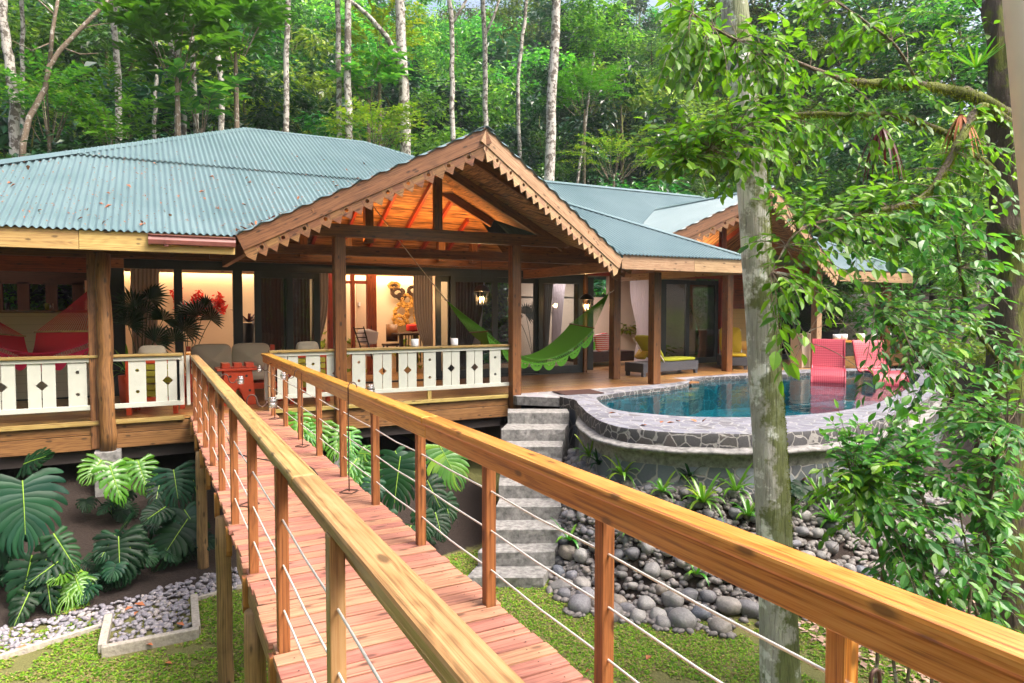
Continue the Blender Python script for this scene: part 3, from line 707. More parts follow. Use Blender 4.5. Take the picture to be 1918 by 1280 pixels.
# posts
def post(x, y, z0, z1, wv=.19, m='brown'):
    mb = MB(); mb.box(x - wv / 2, x + wv / 2, y - wv / 2, y + wv / 2, z0, z1); B_(mb, 'porch_post', m, .012)
post(2.80, 11.62, -.55, 2.86); post(6.14, 11.60, -.35, 2.86); post(9.66, 13.2, 0, 2.62, .2); post(9.78, 11.9, 0, 2.45, .2); post(13.5, 13.45, 0, 2.7, .2)
mb = MB(); pts = []; rr = []
for k in range(13):
    z = -.42 + (2.45 + .42) * k / 12; pts.append((-.62 + .010 * math.sin(k * 1.1) + .008 * math.sin(k * 2.3), 11.56 + .01 * math.sin(k * 1.7), z)); rr.append(.108 - .001 * k + .006 * math.sin(k * 1.9) * (k not in (0,)))
mb.tube(pts, rr, 18); B_(mb, 'log_post', 'log', sm=True)
mb = MB(); mb.box(-.83, -.66, 11.62, 11.75, -.4, 2.44); B_(mb, 'porch_post', 'log', .01)
for x in (-.62, -2.15, 2.8):
    mb = MB(); mb.box(x - .17, x + .17, 11.42, 11.75, gz(x, 11.6) - .2, -.42 if x < 0 else -.5); B_(mb, 'concrete_pier', 'concrete', .01)
# floor, rims
mb = MB()
y = 11.66
while y < 18.6:
    for (x0, x1) in ((-6, 0.9), (0.9, 6.2), (6.2, 11.0), (11.0, 21)):
        if x0 >= 6.2 and y < 11.8: continue
        if x0 >= 11 and y < 12.7: continue
        mb.box(x0 + .001, x1 - .001, y, y + .136, -.035, rnd.uniform(-.0015, 0))
    y += .14
B_(mb, 'floor_boards', 'floor')
mb = MB(); mb.box(-6, .40, 11.60, 11.66, -.05, .015); mb.box(1.74, 6.0, 11.60, 11.66, -.05, .015); B_(mb, 'floor_nosing', 'cap', .006)
mb = MB(); mb.box(-6, 6.02, 11.66, 11.70, -.19, -.055); B_(mb, 'rim_joist', 'rim', .003)
mb = MB(); mb.box(-6, 6.02, 11.64, 11.68, -.41, -.20); B_(mb, 'rim_joist', 'rim', .003)
mb = MB(); mb.box(-6, 6.0, 11.75, 11.8, -.6, -.05); mb.box(-6, 6, 13.2, 13.3, -.4, -.05); mb.box(5.9, 6.0, 11.75, 18, -.9, -.05); mb.box(-6, 20, 18.5, 18.6, -1.5, -.05); B_(mb, 'floor_beams', 'dark')
# white balustrade
def balustrade(x0, x1, items, posts):
    mb = MB(); mb.box(x0, x1, 11.60, 11.74, .935, .975); B_(mb, 'rail_cap', 'cap', .006)
    mb = MB(); mb.box(x0, x1, 11.635, 11.705, .875, .933); mb.box(x0, x1, 11.64, 11.70, .175, .245); B_(mb, 'white_rail', 'white', .004)
    y0, t = 11.655, .025; O, U, W, N = (0, y0, 0), (1, 0, 0), (0, 0, 1), (0, 1, 0)
    for kind, c in items:
        mb = MB(); z0, z1 = .246, .874
        if kind == 'dot':
            a, b = c - .115, c + .115; zm = (z0 + z1) / 2
            for zc, (u, v_) in ((.41, (z0, zm)), (.73, (zm, z1))):
                mb.holed(a, b, u, v_, [(c + .026 * math.cos(q * math.pi / 6), zc + .026 * math.sin(q * math.pi / 6)) for q in range(12)], O, U, W, N, t)
        elif kind == 'pair':
            g_ = .006; d = .075
            mb.prism([(c - .165, z0), (c - g_, z0), (c - g_, .56 - d + g_), (c - d, .56), (c - g_, .56 + d - g_), (c - g_, z1), (c - .165, z1)], O, U, W, N, t)
            mb.prism([(c + g_, z0), (c + .165, z0), (c + .165, z1), (c + g_, z1), (c + g_, .56 + d - g_), (c + d, .56), (c + g_, .56 - d + g_)], O, U, W, N, t)
        else: mb.box(c - .05, c + .05, y0, y0 + t, .175, .93)
        B_(mb, 'baluster_board', 'white')
balustrade(-6, .40, [('pair', -1.87 - 2.36), ('pair', -1.87 - 1.88), ('dot', -3.3), ('pair', -2.83), ('pair', -2.36 + .48 - .0 - .0), ('pair', -1.41), ('dot', -.98), ('dot', -.22), ('pair', .185), ('end', .36)], [])
balustrade(1.66, 6.04, [('pair', 1.95), ('dot', 2.36), ('pair', 2.75), ('dot', 3.13), ('pair', 3.55), ('pair', 4.01), ('dot', 4.43), ('pair', 4.85), ('pair', 5.32), ('dot', 5.75)], [])
for x, w_ in ((1.62, .05), (.47, .05)):
    mb = MB(); mb.box(x - w_ / 2, x + w_ / 2, 11.70, 11.80, .16, .93); B_(mb, 'newel_board', 'white', .004)
mb = MB(); mb.box(.44, .52, 11.72, 11.82, .93, .99); B_(mb, 'newel_cap', 'rail', .02)
mb = MB(); mb.box(1.63, 1.72, 11.56, 11.64, -.02, .93); B_(mb, 'gate_post', 'stringer', .005)
for x in (4.42,): mb = MB(); mb.box(x - .035, x + .035, 11.65, 11.7, .016, .17); B_(mb, 'rail_block', 'cap')

# ---------------------------------------------------------------- rear wall of the verandah
WY = 14.95
xw = lambda px, Y=WY: atY(px, 600, Y).x
zw = lambda px, py, Y=WY: atY(px, py, Y).z
mb = MB(); mb.box(-.46, 9.95, WY - .03, WY + .06, 2.42, 2.62); B_(mb, 'door_header', 'frame', .004)
mb = MB(); mb.box(-6, 9.97, WY - .10, WY - .035, 2.60, 2.66); B_(mb, 'header_trim', 'brown', .004)
mb = MB(); mb.box(-6, 9.95, WY - .02, WY + .05, 2.66, 3.4); B_(mb, 'upper_wall', 'brown')
mb = MB(); mb.box(9.92, 9.99, WY - .08, WY + .1, 0, 2.62); B_(mb, 'corner_trim', 'fascia')
mb = MB(); mb.box(-6, 9.9, WY - .04, WY + .1, -.0, .03); B_(mb, 'door_sill', 'frame')
def leaf(x0, x1, y=WY, z1=2.42, f=.13, bot=.2, glass=True, m='frame'):
    mb = MB(); mb.box(x0, x0 + f, y - .03, y + .03, .03, z1); mb.box(x1 - f, x1, y - .03, y + .03, .03, z1); mb.box(x0 + f, x1 - f, y - .03, y + .03, z1 - f, z1); mb.box(x0 + f, x1 - f, y - .03, y + .03, .03, bot)
    d = B_(mb, 'sliding_door', m, .003)
    if glass:
        mb = MB(); mb.box(x0 + f, x1 - f, y - .004, y + .004, bot, z1 - f); mb.build('pane', MAT['glass'], d)
for a, b in ((-.93, -.46), (.38, .53), (1.45, 1.63)):
    mb = MB(); mb.box(a, b, WY - .05, WY + .08, 0, 2.42); B_(mb, 'door_jamb', 'frame', .004)
leaf(1.86, 2.62); leaf(2.45, 3.2, WY + .08); leaf(5.86, 6.30, WY + .08); leaf(6.2, 7.42); leaf(7.34, 8.62, WY + .08); leaf(8.58, 9.9)
# bar opening on the left
mb = MB(); mb.box(-6, -.93, WY - .02, WY + .05, 0, 1.58); B_(mb, 'half_wall', 'siding')
mb = MB(); mb.box(-6, -.93, WY - .15, WY + .2, 1.58, 1.63); B_(mb, 'counter_top', 'brown', .005)
mb = MB(); mb.box(-6, -.93, WY - .02, WY + .05, 2.32, 2.66); B_(mb, 'bar_header', 'redwood')
# rooms
HB = 18.4
mb = MB(); mb.box(-.9, 6.9, HB, HB + .1, 0, 3.1); B_(mb, 'living_room_wall', 'cream')
mb = MB(); mb.box(-.98, -.9, WY + .1, HB, 0, 3.1); mb.box(6.9, 6.98, 16.6, HB, 0, 2.9); B_(mb, 'partition_wall', 'cream')
mb = MB(); mb.box(-6, 6.9, WY + .06, HB + .1, 2.95, 3.0); mb.box(6.98, 17.5, 15.6, 19.5, 2.75, 2.8); B_(mb, 'room_ceiling', 'brown')
mb = MB(); mb.box(-.9, 3.3, HB - .16, HB - .12, 2.52, 2.9); mb.box(3.3, 6.9, HB - .16, HB - .12, 2.56, 2.9); B_(mb, 'cove_board', 'fascia')
mb = MB(); mb.box(-.8, 3.2, HB - .11, HB - .07, 2.60, 2.63); mb.box(4.6, 6.8, HB - .11, HB - .07, 2.60, 2.63); B_(mb, 'cove_strip', 'cove')
# far wall of the bar: dark, with garden windows
mb = MB(); mb.box(-7, -.98, HB, HB + .1, 0, 1.55); mb.box(-7, -.98, HB, HB + .1, 2.2, 3.1)
for x in (-3.6, -3.1, -2.62, -2.1, -1.6): mb.box(x, x + .22, HB, HB + .1, 1.5, 2.25)
mb.box(-7, -3.6, HB + .12, HB + .14, 1.5, 2.3)
B_(mb, 'bar_rear_wall', 'darkwood')
mb = MB(); mb.box(-1.35, -.99, HB - .05, HB - .02, 1.5, 2.3); B_(mb, 'bar_wall_panel', 'cream')
# red framed inner door
mb = MB(); Yd = 16.9
for px, wv in ((619, .12), (662, .09), (697, .24)):
    x = xw(px, Yd); mb.box(x - wv / 2, x + wv / 2, Yd, Yd + .12, 0, 2.75)
x0, x1 = xw(615, Yd), xw(703, Yd); mb.box(x0, x1, Yd + .01, Yd + .11, 2.64, 2.72); mb.box(x0, x1, Yd + .01, Yd + .11, 2.28, 2.35)
B_(mb, 'inner_door_frame', 'redwood', .004)
mb = MB(); mb.box(xw(668, 17.6), xw(695, 17.6), 17.6, 17.64, 0, 2.4); B_(mb, 'inner_door', 'cream')
# ---- right wing wall
QY = 15.5; xq = lambda px: atY(px, 600, QY).x
mb = MB(); mb.box(9.99, 17.2, QY - .02, QY + .08, 2.55, 3.3); B_(mb, 'upper_wall', 'brown')
mb = MB(); mb.box(9.99, 17.2, QY - .06, QY - .02, 2.56, 2.74); B_(mb, 'red_beam', 'redwood', .004)
mb = MB(); mb.box(9.99, 10.06, WY, QY, 0, 2.9); B_(mb, 'return_wall', 'brown')
mb = MB(); mb.box(xq(1225), xq(1242), QY - .04, QY + .06, 0, 2.5); B_(mb, 'door_jamb', 'frame')
mb = MB(); mb.box(xq(1100), xq(1110), QY - .04, QY + .06, 0, 2.5); B_(mb, 'door_jamb', 'frame')
leaf(xq(1240), xq(1290), QY, 2.5); leaf(xq(1286), xq(1347), QY + .07, 2.5)
mb = MB(); mb.box(xq(1347), xq(1362), QY - .08, QY + .06, 0, 2.56); B_(mb, 'red_post', 'redwood', .004)
mb = MB(); mb.box(xq(1362), xq(1450), QY, QY + .06, 0, 1.66); B_(mb, 'yellow_siding_wall', 'siding_yellow')
mb = MB(); mb.box(xq(1362), xq(1450), QY, QY + .05, 1.661, 2.56); B_(mb, 'dark_wall_panel', 'redwood')
leaf(xq(1450), xq(1490), QY, 2.5); leaf(xq(1486), xq(1530), QY + .07, 2.5)
# bedroom
mb = MB(); mb.box(10.0, 17.5, 19.0, 19.1, 0, 2.05); mb.box(10.0, 12.3, 19.0, 19.1, 2.0, 2.8); mb.box(13.6, 17.5, 19., 19.1, 2.05, 2.8); B_(mb, 'bedroom_wall', 'curtain_white' if False else 'cream')
mb = MB(); mb.box(xw(1222, 17.4), xw(1227, 17.4), 17.4, 17.5, 0, 2.7); B_(mb, 'bedroom_post', 'darkwood')
# ---- second gable and wing behind
wing = wthing('pool_wing', 'farther wing of the house with a second timber gable above the pool deck', 'house wing', (13, 15, 0))
P2L, P2R, A2 = V((8.97, 12.6, 2.66)), V((16.73, 12.6, 2.66)), V((12.85, 11.45, 4.5)); S2 = .58
B2 = V((12.85, 12.6 + (4.5 - 2.75) / S2, 4.5)); gable(P2L, P2R, A2, B2, wing, None, None)
LU2 = math.hypot(1, S2); RY2, RZ2 = 16.95, 2.75 + S2 * 4.35; U2 = V((0, 1, S2))
def lo2(s):
    if s < 11.6: return .9 * LU2
    if s < A2.x: return max(0, (s - P2L.x) / (A2.x - P2L.x) * (B2.y - 12.6) * LU2)
    if s < P2R.x: return (P2R.x - s) / (P2R.x - A2.x) * (B2.y - 12.6) * LU2
    return -.05
mb = MB(); corr(mb, (0, 12.6, 2.75), (1, 0, 0), U2, 7.0, 20.0, lo2, lambda s: min(4.35 * LU2, (20.05 - s) * LU2)); mb.build('wing_roof', MAT['roof'], wing, smooth=True)
mb = MB(); cap(mb, (6.5, RY2, RZ2), (15.7, RY2, RZ2), (0, -1, -S2), (0, 1, -S2)); mb.build('ridge_cap', MAT['roof'], wing)
mb = MB(); cap(mb, (20.05, 12.6, 2.75), (15.7, RY2, RZ2), (0, -1, -S2), (1, 0, -S2)); mb.build('hip_cap', MAT['roof'], wing)
mb = MB(); mb.face([(6.5, RY2, RZ2), (15.7, RY2, RZ2), (20.05, 21.3, 2.75), (6.5, 21.3, 2.75)]); mb.face([(20.05, 12.6, 2.75), (20.05, 21.3, 2.75), (15.7, RY2, RZ2)]); mb.build('rear_slope', MAT['roof'], wing)
mb = MB(); mb.box(16.75, 20.0, 12.55, 12.58, 2.42, 2.70); mb.build('eave_board', MAT['fascia_pale'], wing)
mb = MB(); mb.face([(16.75, 12.6, 2.6), (20.0, 12.6, 2.6), (18, 15.5, 4.2), (16.75, 15.5, 4.2)]); mb.build('soffit', MAT['brown'], wing)
mb = MB(); mb.box(9.9, 16.5, 12.95, 13.05, 2.62, 2.82); mb.build('tie_beam', MAT['redwood'], wing, bevel=.005)
mb = MB(); mb.box(12.77, 12.93, 12.95, 13.05, 2.82, 4.2); mb.build('king_post', MAT['redwood'], wing)
mb = MB(); mb.box(16.30, 16.5, 12.9, 13.1, 0, 2.62); mb.build('porch_post', MAT['fascia_pale'], wing, bevel=.01)
mb = MB(); mb.box(19.2, 19.4, 12.8, 13.0, 0, 2.62); mb.build('porch_post', MAT['brown'], wing, bevel=.01)
for xx in (10.6, 11.7, 14.0, 15.1):
    mb = MB(); P = P2L; z1 = 4.5 - .14 - abs(xx - 12.85) * .474; mb.beam((xx, 15.4, 2.9), (xx, 15.4 - (z1 - 2.9) / S, z1), .07, .12)
    if z1 > 3: mb.build('ceiling_rafter', MAT['redwood'], wing)
mb = MB(); mb.face([(9.6, 15.45, 2.95), (16.1, 15.45, 2.95), (12.85, 12.5, 4.36)], [(0, 0), (0, 6), (3, 3)]); mb.build('inner_ceiling', MAT['bamboo'], wing)
# ---------------------------------------------------------------- pool
def resample(P, n):
    P = P + [P[0]]; L = [0]
    for i in range(1, len(P)): L.append(L[-1] + (P[i] - P[i - 1]).length)
    o = []; j = 0
    for k in range(n):
        d = L[-1] * k / n
        while L[j + 1] < d: j += 1
        o.append(P[j].lerp(P[j + 1], (d - L[j]) / max(1e-6, L[j + 1] - L[j])))
    return o
NP_ = 140
PO = resample(densify(POOL_OUT), NP_); PI_ = resample(densify(POOL_IN), NP_)
def match(PI_, PO):     # nearest inner point walking forward, keeps the ring tidy
    return PI_
pool = wthing('swimming_pool', 'free-form stone swimming pool raised on a curved stone wall', 'pool', (10, 9, -1.2))
def ringrow(P, off, z): return [V((p.x, p.y, z)) for p in (offset(P, off) if off else P)]
def loop(rows, name, m, sm=True, par=None):
    mb = MB(); mb.grid([r for r in rows], True); return mb.build(name, MAT[m], par or pool, smooth=sm)
zn = lambda i: .012 * math.sin(i * 1.7) + .008 * math.sin(i * .6)
top = [V((p.x, p.y, .022 + zn(i) * .3)) for i, p in enumerate(PO)]
mid = [V(((p.x + q.x) / 2, (p.y + q.y) / 2, .03)) for p, q in zip(PO, PI_)]
inn = [V((q.x, q.y, .0)) for q in PI_]
loop([top, mid, inn], 'coping', 'coping')
loop([inn, [V((q.x, q.y, -.13)) for q in offset(PI_, .0)]], 'inner_edge', 'copingedge')
lip = [sstep(.012, .05, i / NP_) * (1 - sstep(.52, .56, i / NP_)) for i in range(NP_)]
def prof(k, z, extra=0.):
    Q = []
    O1 = offset(PO, 1.0)
    for i, p in enumerate(PO):
        n = (O1[i] - p).normalized(); Q.append(V((p.x + n.x * (k * lip[i] + extra), p.y + n.y * (k * lip[i] + extra), z + .006 * math.sin(i * 2.1))))
    return Q
loop([top, prof(.01, -.02, .01), prof(.015, -.165, .012)], 'edge_band', 'copingedge')
loop([prof(.015, -.16), prof(.12, -.180), prof(.16, -.185), prof(.175, -.20), prof(.165, -.23), prof(.11, -.25), prof(.07, -.30), prof(.06, -.42), prof(.05, -.45)], 'overflow_ledge', 'concrete')
loop([prof(.055, -.40, .003), prof(.06, -.55, .02), prof(.08, -1.0, .05), prof(.1, -1.5, .06)], 'stone_wall', 'poolwall')
loop([prof(0, -.16, .004), prof(0, -.42, .004)], 'stone_wall', 'poolwall')
g = G('pool_basin'); c = g.coord('Object'); v = g.n('TexVoronoi', {'Vector': g.mix(.15, c, g.n('TexNoise', {'Vector': c, 'Scale': 3.}).outputs[1]), 'Scale': 5.5}, feature='DISTANCE_TO_EDGE').outputs[0]
g.P(Base_Color=g.mix(g.ramp(v, [(.0, (1, 1, 1)), (.09, (0, 0, 0))]), (.0, .12, .16), (.01, .26, .31)), Roughness=.6); MAT['basin'] = g.m
mb = MB(); mb.grid([[V((q.x, q.y, -.08)) for q in PI_], [V((q.x, q.y, -.8)) for q in PI_]], True); cen = V((11, 9.5, -.8))
for i in range(NP_): mb.face([(PI_[i - 1].x, PI_[i - 1].y, -.8), (PI_[i].x, PI_[i].y, -.8), cen])
mb.build('basin', MAT['basin'], pool)
g = G('pool_water'); wv = g.noise(g.coord('Object'), 2.6, 3, .5, .6)
fr = g.n('Fresnel', {'IOR': 1.33}); tr = g.n('BsdfTransparent', {'Color': (.38, .80, .86, 1)}); gl = g.n('BsdfGlossy', {'Roughness': .03})
bp = g.n('Bump', {'Strength': .20, 'Distance': .05, 'Height': wv}); g.set(gl.inputs['Normal'], bp.outputs[0]); g.set(fr.inputs['Normal'], bp.outputs[0])
g.set(g.out.inputs[0], g.n('MixShader', {0: fr.outputs[0], 1: tr.outputs[0], 2: gl.outputs[0]}).outputs[0])
mb = MB()
cen = V((11, 9.5, -.085))
for i in range(NP_): mb.face([(PI_[i - 1].x, PI_[i - 1].y, -.085), (PI_[i].x, PI_[i].y, -.085), cen])
tag(mb.build('pool_water', g.m, recentre=False), kind='structure')
# paving between pool and boards
mb = MB()
back = [p for p in PO if p.x < 17 and (p.y > 11.2 or (p.x < 9 and p.y > 10.7))]
back.sort(key=lambda p: p.x)
for a, b in zip(back, back[1:]):
    if b.x - a.x < .5 and b.x > a.x: mb.face([(a.x, a.y - .02, -.004), (b.x, b.y - .02, -.004), (b.x, 13.6, -.004), (a.x, 13.6, -.004)])
mb.face([(6.06, 11.35, .004), (6.66, 10.78, .004), (7.5, 10.9, .004), (7.5, 11.72, .004), (6.06, 11.72, .004)])
tag(mb.build('pool_paving', MAT['paving'], recentre=False), kind='structure')
mb = MB(); mb.prism([(6.055, 11.35), (6.66, 10.775), (7.4, 11.0), (7.4, 11.7), (6.055, 11.7)], (0, 0, -.16), (1, 0, 0), (0, 1, 0), (0, 0, 1), .162)
mb.build('deck_slab', MAT['concrete'], pool)

# ---------------------------------------------------------------- stone stair
st = wthing('stone_staircase', 'rough grey concrete stair climbing from the lawn to the pool deck', 'staircase', (4.8, 9, -1.7))
ys_ = [773, 804, 836, 872, 909, 949, 991, 1034, 1081]; lx = [951, 941, 937, 936, 937, 930, 914, 895, 878]; rx = [1066, 1056, 1052, 1052, 1051, 1050, 1049, 1036, 1018]
F = []
for k in range(9):
    z = -.17 - .2 * k; F.append((atZ(lx[k], ys_[k], z), atZ(rx[k], ys_[k], z)))
for k in range(9):
    l, r = F[k]; up = (r - l).cross(V((0, 0, 1))).normalized(); up = up if up.y > 0 else -up
    if k: bl, br_ = F[k - 1][0].copy(), F[k - 1][1].copy(); bl += up * .08; br_ += up * .08
    else: bl, br_ = l + up * .45, r + up * .45
    if k: l = l + V((rnd.uniform(-.02, .02), rnd.uniform(-.02, .02), 0)); r = r + V((rnd.uniform(-.02, .03), rnd.uniform(-.02, .02), 0))
    z = l.z; zb = z - (.6 if k < 8 else .35); P = []
    nx = 7; mb = MB()
    J = lambda s=.008: rnd.uniform(-s, s)
    rows = []
    cols = [i / nx for i in range(nx + 1)]
    jt = [J() for _ in cols]
    rows.append([V((*(l.lerp(r, t)).xy, zb)) + up * J() * 0 for t in cols])
    rows.append([V((*(l.lerp(r, t)).xy, z - .10)) + up * J(.012) for t in cols])
    rows.append([V((*(l.lerp(r, t)).xy, z - .012)) + up * (.0 + jt[i]) for i, t in enumerate(cols)])
    rows.append([V((*(l.lerp(r, t)).xy, z)) + up * (.015 + jt[i]) for i, t in enumerate(cols)])
    rows.append([V((*(bl.lerp(br_, t)).xy, z + J(.004))) for t in cols])
    rows.append([V((*(bl.lerp(br_, t)).xy, zb)) for t in cols])
    mb.grid(rows)
    for e in (0, -1): mb.face([rw[e] for rw in rows])
    mb.build('step', MAT['concrete'], st)

# ---------------------------------------------------------------- boulders
r3 = random.Random(11)
protos = []
for k in range(6):
    mb = MB(); rows = []; sx, sy, sz_ = r3.uniform(.95, 1.3), r3.uniform(.75, 1), r3.uniform(.6, .8)
    for i in range(11):
        t = math.pi * i / 10; row = []
        for j in range(16):
            p = 2 * math.pi * j / 16; d = V((math.sin(t) * math.cos(p), math.sin(t) * math.sin(p), math.cos(t)))
            d = V((math.copysign(abs(d.x) ** .85, d.x), math.copysign(abs(d.y) ** .85, d.y), math.copysign(abs(d.z) ** .85, d.z)))
            q = 1 + .16 * noise.noise(d * 1.2 + V((k * 7, 0, 0))) + .05 * noise.noise(d * 3 + V((k * 7, 5, 0))); row.append(V((d.x * sx, d.y * sy, d.z * sz_)) * q)
        rows.append(row)
    mb.grid(rows, True); protos.append(mb)
placed = []; first = {}
def boulder(x, y, r, z=None):
    k = r3.randrange(6)
    if k not in first: o = protos[k].build('boulder', MAT['boulder'], smooth=True, recentre=False); first[k] = o
    else: o = first[k].copy(); col.objects.link(o)
    o.location = (x, y, (gz(x, y) + r * .38) if z is None else z); o.scale = (r, r, r * r3.uniform(.85, 1.1)); o.rotation_euler = (r3.uniform(-.3, .3), r3.uniform(-.3, .3), r3.uniform(0, 6.28))
    return o
cand = []
for _ in range(60000):
    x, y = r3.uniform(3.9, 10.8), r3.uniform(3.6, 11)
    if inside(POOL_OUT, x, y): continue
    d = pdist(POOL_OUT, x, y)
    lim = 1.25 if x > 5.6 else 1.5
    if not .12 < d < lim: continue
    if y > 9 and x > 9: continue
    # right of the stair
    a, b = F[0][1], F[8][1]; t = (y - b.y) / (a.y - b.y); sx_ = b.x + (a.x - b.x) * t + .14
    if x < sx_ or y < 4.2 and x < 6.2: continue
    rr_ = r3.uniform(.06, .10) if d < .7 else r3.uniform(.07, .125)
    if d > 1.0: rr_ = r3.uniform(.10, .155)
    if all((x - p[0]) ** 2 + (y - p[1]) ** 2 > (.80 * (rr_ + p[2])) ** 2 for p in placed): placed.append((x, y, rr_))
    if len(placed) > 297: break
for x, y, r in placed:
    tag(boulder(x, y, r), 'smooth grey river boulder on the bank below the stone pool wall', 'boulder', 'river boulders piled below the pool wall')
mb = MB(); r2.seed(5)
for x, y, r in placed:
    for _ in range(14):
        a = r2.uniform(0, 6.28); X, Y = x + math.cos(a) * r * 1.2, y + math.sin(a) * r * 1.2
        if not inside(POOL_OUT, X, Y): pebble(mb, (X, Y, gz(X, Y) + .02), r2.uniform(.035, .065))
tag(mb.build('small_cobbles', MAT['boulder'], smooth=True, recentre=False), 'small dark cobbles filling gaps between the boulders', 'cobbles', kind='stuff')
# ---------------------------------------------------------------- plants
r4 = random.Random(21)
def strap(mb, base, d, L, wv, rise, droop, n=6):
    """arching strap leaf"""
    d = V((d.x, d.y, 0)).normalized(); s = V((-d.y, d.x, 0)); rows = []
    for i in range(n + 1):
        t = i / n; c = base + d * L * t * (1 - .25 * t) + V((0, 0, L * (rise * t - droop * t * t)))
        k = wv * (1 - (2 * t - .75) ** 2 * .45 if t < .8 else max(.02, (1 - t) * 3.6 * .8)) * .5; k = max(k, .0015)
        rows.append([c - s * k + V((0, 0, k * .5)), c, c + s * k + V((0, 0, k * .5))])
    mb.grid(rows)
def rosette(name, loc, n, L, wv, mat, label, cat, group=None, flower=False, tilt=1.0):
    mb = MB()
    for k in range(n):
        a = k * 2.4 + r4.uniform(-.2, .2); f = k / n; strap(mb, V((0, 0, .01)), V((math.cos(a), math.sin(a), 0)), L * r4.uniform(.75, 1.1), wv, .35 + 1.3 * f * tilt, .55 + .4 * (1 - f))
    o = mb.build(name, MAT[mat], recentre=False, smooth=True); o.location = loc; return tag(o, label, cat, group)
BR = [((1104, 862), .26, 'bromeliad beside the stair with a red-tinged crown', 'leaf_brom', 16),
      ((1122, 878), .24, 'dark green bromeliad left of the pool wall foot', 'leaf_dark', 14),
      ((1166, 897), .28, 'large bromeliad in the middle of the boulder bank', 'leaf_brom', 20),
      ((1292, 902), .20, 'small dark bromeliad against the pool wall', 'leaf_dark', 14),
      ((1316, 950), .30, 'wide light green bromeliad above the handrail', 'leaf_brom', 24),
      ((1378, 930), .30, 'tall yellow green bromeliad left of the mossy trunk', 'leaf_lime', 14),
      ((1402, 978), .24, 'drooping bromeliad close to the mossy trunk', 'leaf_brom', 14),
      ((1066, 1022), .24, 'sparse bromeliad at the foot of the stair', 'leaf_brom', 10),
      ((1182, 1008), .2, 'bromeliad half hidden behind the handrail', 'leaf_lime', 12),
      ((1305, 1085), .2, 'thin bromeliad at the lawn edge below the handrail', 'leaf_brom', 9),
      ((1482, 965), .2, 'yellow bromeliad just right of the mossy trunk', 'leaf_brom', 12),
      ((1592, 945), .42, 'tall spiky grass-leaved plant among the boulders', 'leaf_lime', 30),
      ((1630, 975), .45, 'yellow green strap-leaved clump under the shrub', 'leaf_brom', 26),
      ((1500, 915), .25, 'purple-tinged bromeliad beyond the mossy trunk', 'leaf_purple', 12),
      ((1560, 985), .30, 'leafy green bromeliad left of the shrub stems', 'leaf_lime', 20), ((1240, 930), .2, 'small bromeliad in the upper boulders behind the handrail', 'leaf_brom', 14), ((1655, 930), .34, 'yellow green clump nearest to the shrub', 'leaf_brom', 24), ((1535, 940), .28, 'arching green clump below the pool ledge at right', 'leaf_lime', 20)]
for (px, py), L, lab, m, n in BR:
    # intersect view ray with the bank
    d = ray(px, py).normalized(); t = 3
    while t < 30:
        p = EYE + d * t
        if p.z < gz(p.x, p.y) + .12: break
        t += .03
    rosette('bromeliad', (p.x, p.y, gz(p.x, p.y) + .15), n, L * 1.35, .045, m, lab, 'bromeliad')

def lobed(mb, base, tip, nrm, W, nl=9, gap=.35, cut=.45, droop=.15, fold=.10):
    """deeply cut heart-shaped leaf: lobes fan out from the midrib and sweep to the tip"""
    ax = tip - base; L = ax.length; ax = ax / L; nrm = (nrm - ax * nrm.dot(ax)).normalized(); sd = ax.cross(nrm)
    wav = r4.uniform(0, 6)
    def pt(u, v): return base + ax * (v * L) + sd * (u * W) + nrm * (-(u * u) * fold * W * 2 - droop * L * v * abs(v) * .6 + .012 * math.sin(v * 19 + wav) * abs(u) * 2)
    nl = max(6, nl); wide = gap < .3; cut = r4.uniform(.5, .62) if wide else r4.uniform(.22, .32)
    def ray_(k, r, sg):
        t = k / nl; th = R(128) * (1 - t) ** 1.15 + R(14) * t; ln = (.50 - .10 * t + .10 * math.sin(math.pi * t)) * (1.0 if t < .75 else 1 - (t - .75) * .5)
        bend = th - R(20) * r * r
        return (ln * r * math.sin(bend) * sg, (.02 + .86 * t ** 1.05) + ln * (W / L) * r * math.cos(bend))
    for sg in (-1, 1):
        for k in range(nl):
            jl = r4.uniform(.9, 1.06); rows = []
            for r, w_ in ((.0, 1), (cut * .5, 1), (cut, 1), (cut + .08, 1 - gap * .8), (.70, 1 - gap), (.86, (1 - gap) * .85), (.96, (1 - gap) * .5), (1.0, .06)):
                a_, c_ = ray_(k, r * jl, sg), ray_(k + 1, r * jl, sg); m_ = ((a_[0] + c_[0]) / 2, (a_[1] + c_[1]) / 2)
                rows.append([pt(m_[0] + (a_[0] - m_[0]) * w_, m_[1] + (a_[1] - m_[1]) * w_), pt(*m_) + nrm * .010 * (r > .1) * (r < .99), pt(m_[0] + (c_[0] - m_[0]) * w_, m_[1] + (c_[1] - m_[1]) * w_)])
            mb.grid(rows)
            if not wide:        # side teeth of the feathery kinds
                for q in (.5, .68):
                    for e in (0, 2):
                        i = 3 if q < .6 else 4; p0, p1 = rows[i][e], rows[i + 1][e]; o_ = (p0 - rows[i][1]).normalized() * W * .045; mb.face([p0, p1, (p0 + p1) / 2 + o_ + (p1 - p0) * .9])
    mb2 = MB(); mb2.tube([pt(0, v) + nrm * .004 for v in (0, .3, .6, .9)], [.007, .005, .004, .002], 5); return mb2
